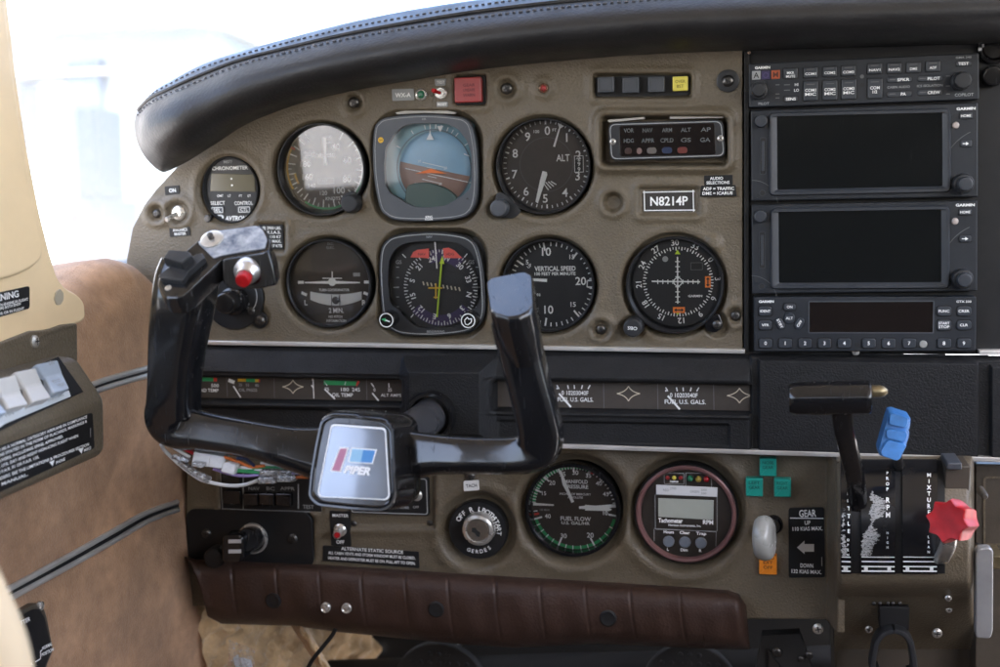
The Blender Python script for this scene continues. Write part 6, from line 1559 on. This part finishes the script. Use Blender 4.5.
def wall_basis(px, py, off):
    o = W(px, py, off); e1 = Vector((0, 0, -1)); e1 = (e1-WN*e1.dot(WN)).normalized(); e2 = Vector((0, 1, 0)); e2 = (e2-WN*e2.dot(WN)); e2 = (e2-e1*e2.dot(e1)).normalized()
    return o, e1, e2, WN
def TM(o, e1, e2, e3): return Matrix(((e1.x, e2.x, e3.x, o.x), (e1.y, e2.y, e3.y, o.y), (e1.z, e2.z, e3.z, o.z), (0, 0, 0, 1)))
def plane_text(k, o, e1, e2, e3, hit, t, a, b, h_px, ma, z=.0012, bold=.02):
    """Text whose baseline centre runs from pixel a to pixel b on the plane."""
    pa, pb = hit(*a), hit(*b); f = lambda p: Vector(((p-o).dot(e1), (p-o).dot(e2)))
    A, B = f(pa), f(pb); c = (A+B)/2; up_ = f(hit((a[0]+b[0])/2, (a[1]+b[1])/2-h_px/2)); dn = f(hit((a[0]+b[0])/2, (a[1]+b[1])/2+h_px/2))
    h = abs((up_-dn).y); k.text(t, c.x, c.y, h, z, ma, (B-A).length, math.degrees(math.atan2((B-A).y, (B-A).x)), bold)

# warning placard on the sill
wp = Thing('warning_placard', 'black WARNING placard on the cream sill at the left edge', 'placard', 10, 300, at=W(10, 300, .0066))
off = .0066; o, e1, e2, e3 = wall_basis(10, 300, off); hit = lambda x, y: W(x, y, off)
T = TM(wp.R(o), e1, e2, e3)
k = M(T); q = [(lambda v: (v.dot(e1), v.dot(e2)))(hit(*p)-o) for p in ((-46, 302.5), (29, 286), (29, 308.5), (-46, 330))]
k.prism(roundpoly(q, .002, 3), -.001, .0006, BLACKFLAT, .0002); wp.part('plate', k)
k = M(T)
plane_text(k, o, e1, e2, e3, hit, 'WARNING', (-19, 301.5), (17.5, 293.5), 6.5, WHITE, .0008)
for i, (xa, xb) in enumerate(((-40, 27), (-40, 19.5), (-40, 23))):
    y = 302.2+i*4.6; plane_text(k, o, e1, e2, e3, hit, ('DO NOT OPEN DOOR WITH ENGINE IN FLIGHT', 'ALWAYS LATCH AND SECURE BOTH ENDS', 'SECURE BEFORE TAXI FOR OR IN FLIGHT')[i], (xa, y+11.5), (xb, y-3.2), 2.6, WHITE, .0008)
wp.part('lettering', k)

# switch box on the wall
D0 = .172
box = Thing('switch_box', 'olive metal switch box on the suede wall with white rocker switches', 'switch box', 60, 420, at=P(80, 400, D0))
sec = [P(105, 456, D0), P(104, 400, D0), P(99, 391, D0), P(76, 357, D0), P(75, 350, D0), P(75, 323, D0)]
back = xw(sec[3].y)-.004
sec2 = [(back, sec[0].y-.001), (sec[0].x-.004, sec[0].y), (sec[0].x, sec[0].y+.004)]+[(p.x, p.y) for p in sec[1:4]]+[(back, sec[3].y+.003)]
sec2 = roundpoly(sec2, .004, 3)
m = M(); L_ = .40
rings = [[tuple(box.R((x*.985+sec2[0][0]*.015, y, D0+.0))) for x, y in sec2]]
cxx = sum(p[0] for p in sec2)/len(sec2); cyy = sum(p[1] for p in sec2)/len(sec2)
rings = []
for sc_, d in ((.90, D0-.0005), (.96, D0+.0004), (.99, D0+.0025), (1.0, D0+.006), (1.0, D0+L_)):
    rings.append([tuple(box.R((cxx+(x-cxx)*sc_, cyy+(y-cyy)*sc_, d))) for x, y in sec2])
m.loft(rings, OLIVE, True, True); box.part('housing', m, smooth=45)
# flange plate against the wall
fl = [(77, 362, 0), (76.5, 323, 0), (62, 324.5, 0), (52, 328.5, 0), (44, 330, 0), (30, 331, 0), (0, 342.5, 0), (-60, 366, 0), (-60, 420, 0), (0, 395, 0)]
m = wl_prism([(a, b) for a, b, _ in fl], -.004, .0085, OLIVE, 2, .0015, box); box.part('flange', m)
sc = Matrix.Translation(box.R(W(34, 341.5, .0085))) @ Vector((0, 0, 1)).rotation_difference(WN).to_matrix().to_4x4()
k = M(sc); k.lathe(0, 0, [(.0042, 0), (.0040, .0012), (.0022, .0022), (.0012, .0023)], STEEL, 24); k.seg((-.0024, 0), (.0024, 0), .0008, .0025, BLACKINK); k.seg((0, -.0024), (0, .0024), .0008, .0025, BLACKINK); box.part('screw', k)
# sloping switch face
c2, c3 = Vector((sec[2].x, sec[2].y, 0)), Vector((sec[3].x, sec[3].y, 0))
fe2 = (c3-c2).normalized(); fe1 = Vector((0, 0, -1)); fn = fe1.cross(fe2); fn = fn if fn.y > 0 else -fn
fo = Vector((c2.x, c2.y, D0+.08)); fhit = lambda x, y, off=0: hitplane(x, y, fo+fn*off, fn)
FT = TM(box.R(fo), fe1, fe2, fn); f2 = lambda px, py: (lambda v: (v.dot(fe1), v.dot(fe2)))(fhit(px, py)-fo)
# recess plate under the rockers
k = M(FT); k.prism([f2(*p) for p in ((58, 357), (83, 392), (20, 421), (-60, 462), (-90, 430), (0, 380))], -.001, .0004, BLACKFLAT); box.part('rocker_frame', k)
ROCK = mat('white rocker plastic', (.60, .585, .56), .4, var=.05, vscale=60, rvar=.06); ROCKB = mat('blue white rocker plastic', (.42, .48, .56), .4, var=.06, vscale=60)
for i, (tl, tr, ml, mr, bl, br) in enumerate((((36, 364), (58, 359.5), (46, 378), (63, 374), (54, 393), (70, 388.5)), ((15, 371.5), (36, 367.5), (25, 388), (43, 384), (33, 402), (52, 397.5)), ((-5, 379), (16, 374.5), (2, 397), (22, 393), (9, 408.5), (29, 404)), ((-27, 387), (-7, 383), (-21, 405), (-1, 401.5), (-14, 417), (8, 412.5)))):
    k = M(); A3 = lambda p, o_: box.R(fhit(*p)+fn*o_)
    hs = (.0085, .0030, .0080)
    tp = [A3(tl, hs[0]), A3(tr, hs[0]), A3(ml, hs[1]), A3(mr, hs[1]), A3(bl, hs[2]), A3(br, hs[2])]
    # put the marked corners on the raised surface instead of under it
    tp = [box.R(hitplane(p[0], p[1], fo+fn*h, fn)) for p, h in ((tl, hs[0]), (tr, hs[0]), (ml, hs[1]), (mr, hs[1]), (bl, hs[2]), (br, hs[2]))]
    dnv = fn*-.012
    bt = [p+dnv for p in tp]
    V_ = [tuple(p) for p in tp+bt]
    k.add(V_, [(0, 2, 3, 1), (2, 4, 5, 3), (0, 1, 7, 6), (4, 10, 11, 5), (1, 3, 9, 7), (3, 5, 11, 9), (0, 6, 8, 2), (2, 8, 10, 4)], ROCKB if i in (0, 3) else ROCK)
    rk = box.part('rocker', k, bevel=.0012, smooth=30)
    if i == 0:
        k = M(); e1, e2, e3 = (tp[1]-tp[0]).normalized(), (tp[0]-tp[2]).normalized(), None; e3 = e1.cross(e2).normalized(); e2 = e3.cross(e1); oo = (tp[0]+tp[3])/2
        kk = M(TM(oo, e1, e2, e3)); kk.text('ON', .001, .004, .0026, .0008, GREYINK); k.add(kk.v, kk.f, GREYINK)
        e1, e2 = (tp[3]-tp[2]).normalized(), (tp[2]-tp[4]).normalized(); e3 = e1.cross(e2).normalized(); e2 = e3.cross(e1); oo = (tp[2]+tp[5])/2
        kk = M(TM(oo, e1, e2, e3)); kk.text('PITOT', 0, .0014, .0026, .0008, GREYINK, .009); kk.text('HEAT', 0, -.0024, .0026, .0008, GREYINK, .008); k.add(kk.v, kk.f, GREYINK); box.part('rocker_lettering', k, parent=rk)
# paper strip below the rockers
k = M(FT); q = [f2(*p) for p in ((-60, 449), (3, 413), (68, 391), (70, 397), (5, 424), (-60, 466))]; k.prism(q, 0, .0008, mat('pale paper strip', (.55, .58, .6), .6), .0001)
lb = box.part('paper_strip', k)
k = M(FT)
for t, a, b in (('STROBE', (23, 409), (38, 403.4)), ('LIGHTING', (46, 400.5), (62, 395)), ('FIN', (4, 416.5), (12, 413.5))): plane_text(k, fo, fe1, fe2, fn, lambda x, y: fhit(x, y), t, a, b, 3.4, GREYINK, .001)
box.part('strip_lettering', k, parent=lb)

# limitations placard on the lower face of the box
ga, gb = Vector((sec[0].x, sec[0].y, 0)), Vector((sec[1].x, sec[1].y, 0)); ge2 = (gb-ga).normalized(); ge1 = Vector((0, 0, -1)); gn = ge1.cross(ge2); gn = gn if gn.x > 0 else -gn
go = Vector((ga.x, ga.y, D0+.05))+gn*.0006; ghit = lambda x, y: hitplane(x, y, go, gn)
pc = Thing('limitations_placard', 'black placard with seven rows of white text on the side of the switch box', 'placard', 50, 450, at=go)
g2 = lambda px, py: (lambda v: (v.dot(ge1), v.dot(ge2)))(ghit(px, py)-go)
GT = TM(pc.R(go), ge1, ge2, gn)
k = M(GT); k.prism(roundpoly([g2(*p) for p in ((-60, 469), (92, 412.5), (94, 448), (-60, 520))], .002, 3), -.001, .0005, BLACKFLAT, .0002); pc.part('plate', k)
k = M(GT)
LN = ['THIS AIRPLANE MUST BE OPERATED AS A NORMAL CATEGORY AIRPLANE IN COMPLIANCE', 'WITH THE OPERATING LIMITATIONS STATED IN THE FORM OF PLACARDS, MARKINGS &', 'MANUALS. NO ACROBATIC MANEUVERS, INCLUDING SPINS, APPROVED.', 'THIS AIRPLANE APPROVED FOR V.F.R. I.F.R. DAY AND NIGHT NON-ICING FLIGHT WHEN', 'EQUIPPED IN ACCORDANCE WITH F.A.R. 91 OR F.A.R. 135.', 'COMPLY WITH THE DOOR REMINDERS. SEE THE LIMITATIONS & PROCEDURES SECTION', 'OF AIRPLANE FLIGHT MANUAL.']
ends = [(-70, 476, 86, 416.5), (-70, 482, 86, 421), (-70, 487.5, 62, 436), (-70, 493.5, 77, 435.5), (-70, 499.5, 38, 456.5), (-70, 505, 88, 444), (-70, 511, 27, 474)]
for t, (xa, ya, xb, yb) in zip(LN, ends): plane_text(k, go, ge1, ge2, gn, ghit, t, (xa, ya), (xb, yb), 2.9, WHITE, .0007)
for t, a, b in (('PHONE', (55, 462.8), (64, 458.8)), ('MIKE', (83, 450.5), (90, 447.5))): plane_text(k, go, ge1, ge2, gn, ghit, t, a, b, 2.8, WHITE, .0007)
for x, y in ((51, 463.5), (80, 451)): k.poly([g2(*p) for p in ((x-2.8, y-1.6), (x+2.4, y-3.6), (x+.6, y+2.6))], .0007, WHITE)
k.seg(g2(89.5, 428), g2(89.5, 437), .0007, .0007, GREYINK)
pc.part('lettering', k)

# microphone selector plate low on the wall
mp = Thing('transmitter_plate', 'black TRANSMITTER selector plate with olive edge, low on the suede wall', 'placard', 30, 640, at=W(30, 640, .006))
off = .006; o, e1, e2, e3 = wall_basis(30, 640, off); hit = lambda x, y: W(x, y, off); T = TM(mp.R(o), e1, e2, e3); f3_ = lambda p: (lambda v: (v.dot(e1), v.dot(e2)))(hit(*p)-o)
k = M(T); k.prism(roundpoly([f3_(p) for p in ((-30, 640), (11, 617), (37, 602.5), (44, 606), (47.5, 616), (54, 650), (47, 667), (40, 700), (-30, 740))], .003, 3), -.008, 0, OLIVE_D, .0015); mp.part('base', k)
k = M(T); k.prism(roundpoly([f3_(p) for p in ((-30, 645), (11, 621.5), (34, 608.5), (39, 609.5), (44, 618), (51, 650), (44, 667), (37, 700), (-30, 735))], .002, 3), -.001, .0006, BLACKFLAT, .0002); fp = mp.part('plate', k)
k = M(T); plane_text(k, o, e1, e2, e3, hit, 'TRANSMITTER', (2, 632), (29, 618.5), 4.2, WHITE, .0008); plane_text(k, o, e1, e2, e3, hit, 'NORMAL', (41, 648.5), (51, 643.5), 3.2, WHITE, .0008); plane_text(k, o, e1, e2, e3, hit, 'POSITION', (40.5, 655), (52.5, 649), 3.2, WHITE, .0008)
plane_text(k, o, e1, e2, e3, hit, 'PHONE', (14, 650), (24, 644), 3.4, WHITE, .0008); plane_text(k, o, e1, e2, e3, hit, 'SPKR', (22, 669), (32, 663), 3.4, WHITE, .0008)
for a, b in (((34, 662), (39, 659)), ((39.4, 651), (39.4, 659)), ((39.4, 651), (41, 650.2))): k.seg(f3_(a), f3_(b), .0007, .0008, WHITE)
mp.part('lettering', k, parent=fp)
k = M(Matrix.Translation(mp.R(W(40.5, 605.8, .0065))) @ Vector((0, 0, 1)).rotation_difference(WN).to_matrix().to_4x4()); k.lathe(0, 0, [(.003, -.001), (.0028, .001), (.0015, .0017)], STEEL, 20); mp.part('screw', k)

# cream padding close to the lens
ar = Thing('padded_arm_rest', 'pale cream padded edge, close up and out of focus in the lower left corner', 'padding', -10, 660, .50)
m = M(); c_ = catmull([tuple(ar.L3(*p)) for p in ((-60, 560, .5), (-42, 600, .5), (-24, 640, .5), (-14, 680, .5), (-10, 740, .5))], 6); m.tube(c_, [.006, .010]+[.0175]*(len(c_)-2), mat('pale cream padding', (.74, .57, .36), .6, var=.05, vscale=20), 24); ar.part('cushion', m, smooth=180)

# ------------------------------------------------------------------ footwell
cb = Thing('footwell_lining', 'fluffy tan fleece lining of the footwell below the knee pad', 'lining', 255, 640, -.02)
FLE = mat('tan fleece', (.52, .34, .17), .95, var=.3, vscale=60, bump=.8, bscale=260, v2=.25, v2scale=25, sheen=.4, bdist=.002)
G = []
for i, d in enumerate(np.linspace(-.004, -.20, 46)):
    row = []
    for j, y in enumerate(np.linspace(-.30, -.60, 60)):
        x = xw(y)+.003+max(0, (.0-d))*.42
        n = .004*math.sin(x*160+y*90+d*70)*math.sin(y*140-d*110)+.003*math.sin(y*310+d*260)+.002*rng.normal()
        row.append(cb.R((x+n, y, d+.5*n)))
    G.append(row)
m = M(); m.grid(G, FLE, flip=True); cb.part('fleece', m, smooth=180)
flp = M(); G = []
for i, t in enumerate(np.linspace(0, 1, 26)):
    row = []
    for j, s in enumerate(np.linspace(0, 1, 10)):
        px = 287+t*34+s*14*(1-.3*t); py = 620+t*52-s*4; n = .0025*math.sin(t*22+s*7)+.001*rng.normal()
        row.append(cb.L3(px, py, -.015+.012*math.sin(s*PI)+n))
    G.append(row)
flp.grid(G, FLE, flip=False); cb.part('loose_flap', flp, smooth=180)

bag = Thing('plastic_bag', 'small crumpled clear plastic bag with white slips, on the fleece below the knee pad', 'plastic bag', 240, 655, .0)
m = M(); G = []
for i, t in enumerate(np.linspace(0, 1, 14)):
    row = []
    for j, s in enumerate(np.linspace(0, 1, 14)):
        px = 229+s*26+t*-8+6*t; py = 640+t*50+s*9; row.append(bag.L3(px, py, .008+.002*math.sin(s*9+t*5)*math.sin(t*11-s*4)+.0006*rng.normal()))
    G.append(row)
m.grid(G, glassmat('clear film', (.86, .88, .90), 1.3, dust=.22)); bag.part('film', m, smooth=180)
m = M()
for pts in (((233, 658), (237, 655), (243, 672), (238, 676)), ((240, 658), (250, 661), (254, 676), (245, 675))): m.prism([bag.L(*p, .003) for p in pts], .001, .003, mat('white slip', (.62, .64, .66), .6))
bag.part('paper_slips', m)

cab = Thing('black_cable', 'thin black cable hanging below the press studs of the knee pad', 'cable', 325, 645, .0)
m = M(); m.tube(catmull([tuple(cab.L3(*p)) for p in ((338, 622, .01), (333, 634, .012), (322, 648, .014), (310, 664, .016), (300, 690, .018))], 7), .0017, BLACKFLAT, 10); cab.part('cable', m, smooth=180)

PED = mat('dark rubber', (.018, .017, .016), .7, bump=.2, bscale=500)
for px, lab in ((440, 'dark dimpled rudder pedal in the footwell, nearer the brown fleece'), (690, 'dark dimpled rudder pedal in the footwell, below the tachometer')):
    th = Thing('rudder_pedal', lab, 'rudder pedal', px, 690, -.06, 'rudder pedals')
    S = th.S; m = M(); m.prism(circ(0, 0, 47*S, 48), -.006, .0, PED, .002); th.part('pad', m)
    m = M()
    for a in range(-4, 5):
        for b in range(0, 5):
            x, y = a*9*S, b*9*S
            if math.hypot(x, y) < 40*S: m.lathe(x, y, [(2.6*S, 0), (2.2*S, .0012), (1*S, .0016)], PED, 10)
    th.part('grip_dimples', m)
    m = M(); m.tube([(0, -.02, -.004), (0, .02, -.06), (0, .09, -.16)], .006, DARKSTEEL, 12); th.part('arm', m)
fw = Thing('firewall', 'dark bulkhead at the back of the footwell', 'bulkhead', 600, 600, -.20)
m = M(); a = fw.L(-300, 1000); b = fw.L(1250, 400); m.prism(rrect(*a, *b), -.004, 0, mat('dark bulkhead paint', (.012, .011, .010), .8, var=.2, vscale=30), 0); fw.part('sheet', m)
th = Thing('heater_bracket', 'dark bracket with steel bolts under the gear placard', 'bracket', 790, 655, -.02)
m = M(); m.prism([th.L(*p) for p in ((762, 636), (800, 634), (812, 668), (770, 690), (752, 690))], -.012, .0, mat('dark bulkhead paint', (.012, .011, .010), .8)); m.prism([th.L(*p) for p in ((768, 648), (782, 668), (768, 672))], .0, .004, DARKSTEEL, .001); th.part('plate', m)
for px, py, r in ((777, 652, 5), (809, 655, 4), (801, 659, 3)): screw(th, px, py, r, .001, head=DARKSTEEL)
th = Thing('under_panel_duct', 'dark rounded air duct crossing the footwell behind the rudder pedals', 'duct', 600, 668, -.12)
m = M(); m.tube([th.L3(330, 678, -.12), th.L3(560, 672, -.12), th.L3(760, 668, -.12), th.L3(900, 662, -.11)], .016, mat('dark bulkhead paint', (.012, .011, .010), .8), 20); th.part('tube', m, smooth=180)
# right hand side panel beyond the quadrant
rs = Thing('console_cover', 'olive side panel of the pedestal at the right edge', 'side panel', 990, 520)
m = M(); m.prism(roundpoly([rs.L(*p, .004) for p in ((975.5, 464), (1060, 466), (1060, 720), (975.5, 720))], .002), -.03, .004, OLIVE_D, .001); m.outline(roundpoly([rs.L(*p, .004) for p in ((983, 476), (1050, 476), (1050, 545), (983, 545))], .003), .0016, .0052, OLIVE); rs.part('panel', m)
m = M(); q = rs.L(973, 479); m.lathe(*q, [(4*rs.S, .03), (3.6*rs.S, .046), (2*rs.S, .049)], OLIVE_D, 18); rs.part('rivet', m)
lowp = Thing('pedestal', 'dark lower pedestal beneath the throttle quadrant', 'pedestal', 900, 650, -.02)
m = M(); m.prism(roundpoly([lowp.L(*p) for p in ((832, 600), (1060, 600), (1060, 760), (838, 760))], .003), -.06, 0, OLIVE_D, .002); lowp.part('front', m)

# windscreen
ws = Thing('windscreen', 'faintly dusty clear windscreen behind the padded cowl', 'windscreen', 200, 100, -.12)
m = M(); G = []
for i, px in enumerate(np.linspace(-140, 1150, 30)):
    row = []
    for j, t in enumerate(np.linspace(0, 1, 8)):
        a = P(px, 330, -.42 + .0)
        row.append(ws.R((P(px, 333, -.30).x, -.22+t*.75, -.36+t*.42+.00000012*(px-500)**2)))
    G.append(row)
m.grid(G, glassmat('windscreen glass', (.93, .97, .98), 1.45, dust=.05)); ws.part('pane', m, smooth=180)
# ------------------------------------------------------------------ nose-up attitude, then the apron outside
NOSE = Matrix.Rotation(math.radians(4.0), 4, 'X')
camd = bpy.data.cameras.new('camera'); cam = bpy.data.objects.new('camera', camd); COL.objects.link(cam)
camd.sensor_width = 36; camd.sensor_fit = 'HORIZONTAL'; camd.lens = FPX/CW*36
camd.clip_start = .02; camd.clip_end = 3000
camd.dof.use_dof = True; camd.dof.focus_distance = .86; camd.dof.aperture_fstop = 6.5
cam.matrix_world = NOSE @ (Matrix.Translation(CAM) @ ROT.to_4x4())
SC.camera = cam
bpy.context.view_layer.update()
for o in ALL: o.matrix_world = NOSE @ o.matrix_world

GZ = -1.75
def mesh_obj(name, m, label=None, cat=None, kind=None, parent=None):
    o = build(name, m, parent)
    if label: o['label'] = label
    if cat: o['category'] = cat
    if kind: o['kind'] = kind
    return o
m = M(); G = []
for x in np.linspace(-1500, 1500, 13): G.append([(x, y, GZ) for y in np.linspace(-1500, 1500, 13)])
m.grid(G, mat('pale concrete apron', (.42, .41, .39), .85, var=.12, vscale=.3, v2=.1, v2scale=.05))
mesh_obj('ground', m, kind='structure')
def boxm(m, x0, y0, z0, x1, y1, z1, ma):
    m.add([(x0, y0, z0), (x1, y0, z0), (x1, y1, z0), (x0, y1, z0), (x0, y0, z1), (x1, y0, z1), (x1, y1, z1), (x0, y1, z1)], [(3, 2, 1, 0), (4, 5, 6, 7), (0, 1, 5, 4), (1, 2, 6, 5), (2, 3, 7, 6), (3, 0, 4, 7)], ma)
def outside(px, py, Y):
    """Point on the vertical sheet at distance Y ahead of the aircraft."""
    d = (NOSE.to_3x3() @ ROT) @ Vector(((px-CW/2)/FPX, -(py-CH/2)/FPX, -1.0)); c = NOSE @ CAM; t = (Y-c.y)/d.y
    return c+d*t
Yh = 48
A0 = outside(-60, 160, Yh); B0 = outside(205, 40, Yh)
HW = mat('blue grey hangar cladding', (.165, .195, .21), .6, var=.06, vscale=.5); HD = mat('painted hangar interior shade', (.025, .035, .055), .8); HR = mat('grey hangar roof', (.26, .27, .275), .5); HP = mat('blue grey door leaf', (.045, .065, .10), .6)
hg = bpy.data.objects.new('hangar', None); COL.objects.link(hg); hg['label'] = 'blurred overexposed blue grey hangar with dark doorway seen through the windscreen'; hg['category'] = 'hangar'
def hpart(n, m): o = build(n, m, hg); return o
xl, xr, zt = A0.x-14, B0.x, outside(0, 28, Yh).z
m = M(); boxm(m, xl, Yh+.4, GZ-.01, xr, Yh+22, zt, HW); hpart('wall', m)
m = M(); zr0 = outside(0, 36, Yh).z; boxm(m, xl-.6, Yh-1.0, zr0, xr+.6, Yh+22.6, zt+.25, HR); hpart('roof', m)
def panel(n, x0, y0, x1, y1, ma, out):
    a = outside(x0, y1, Yh); b = outside(x1, y0, Yh); m = M(); boxm(m, a.x, Yh-out, max(GZ+.005, a.z), b.x, Yh+.42, b.z, ma); hpart(n, m)
panel('doorway', 20, 84, 43, 152, HD, .05); panel('door_leaf', 44, 84, 66, 150, HR, .15); panel('door_leaf', 70, 60, 100, 150, HP, .1); panel('door_track', -40, 70, 110, 80, HR, .3)  # doorway is a solid slab with the interior's shade in its colour
# parked tug in front of the doors
tg = bpy.data.objects.new('parked_vehicle', None); COL.objects.link(tg); tg['label'] = 'small dark blue parked vehicle with a red tail light in front of the hangar'; tg['category'] = 'vehicle'
Yt = 40; a = outside(66, 150, Yt); b = outside(93, 104, Yt); VB = mat('dark blue vehicle paint', (.015, .024, .05), .35); w = b.x-a.x; h = max(.9, b.z-GZ)
m = M(); boxm(m, a.x, Yt, GZ+.3, b.x, Yt+3.2, GZ+.3+h*.5, VB); boxm(m, a.x+.12, Yt+.35, GZ+.3+h*.5, b.x-.12, Yt+2.4, GZ+h, VB); o = build('body', m, tg, bevel=.08)
m = M(); boxm(m, a.x+.2, Yt+.3, GZ+.38+h*.5, b.x-.2, Yt+.36, GZ+h-.1, mat('car glass', (.02, .03, .04), .1)); build('rear_window', m, tg)
for x in (a.x+.12, b.x-.12):
    for y in (Yt+.6, Yt+2.6):
        m = M(); m.loft([[(x+dx, y+.3*math.cos(t), GZ+.3+.3*math.sin(t)) for t in np.linspace(0, 2*PI, 21)[:-1]] for dx in (-.1, .1)], BLACKFLAT); build('wheel', m, tg)
m = M(); boxm(m, a.x+.02, Yt-.04, GZ+.3+h*.25, a.x+.3, Yt+.01, GZ+.3+h*.42, RED); build('tail_light', m, tg)

# ------------------------------------------------------------------ light
w = bpy.data.worlds.new('World'); SC.world = w; w.use_nodes = True
nt = w.node_tree; bg = nt.nodes['Background']; sk = nt.nodes.new('ShaderNodeTexSky'); sk.sky_type = 'NISHITA'; sk.sun_disc = False
EL, AZ = math.radians(58), math.radians(150)      # sun high, behind the aircraft and to the right
sk.sun_elevation = EL; sk.sun_rotation = AZ; sk.dust_density = 4.0; sk.air_density = 0.8; sk.ozone_density = 0.6
nt.links.new(sk.outputs['Color'], bg.inputs['Color']); bg.inputs['Strength'].default_value = .15
sd = bpy.data.lights.new('sun', 'SUN'); so = bpy.data.objects.new('sun', sd); COL.objects.link(so)
sd.energy = 2.0; sd.angle = math.radians(14); sd.color = (1, .96, .9)
dirv = Vector((math.sin(AZ)*math.cos(EL), math.cos(AZ)*math.cos(EL), math.sin(EL)))
so.rotation_euler = dirv.to_track_quat('Z', 'Y').to_euler()
SC.view_settings.view_transform = 'Standard'; SC.view_settings.look = 'None'; SC.view_settings.gamma = 1; SC.view_settings.exposure = 3.5
SC.render.engine = 'CYCLES'
cy = SC.cycles; cy.use_denoising = True
try:
    cy.denoiser = 'OPENIMAGEDENOISE'; cy.denoising_input_passes = 'RGB_ALBEDO_NORMAL'; cy.denoising_prefilter = 'ACCURATE'
except Exception: pass
cy.max_bounces = 8; cy.diffuse_bounces = 4; cy.glossy_bounces = 4; cy.transparent_max_bounces = 16; cy.sample_clamp_indirect = 6
cy.use_adaptive_sampling = False
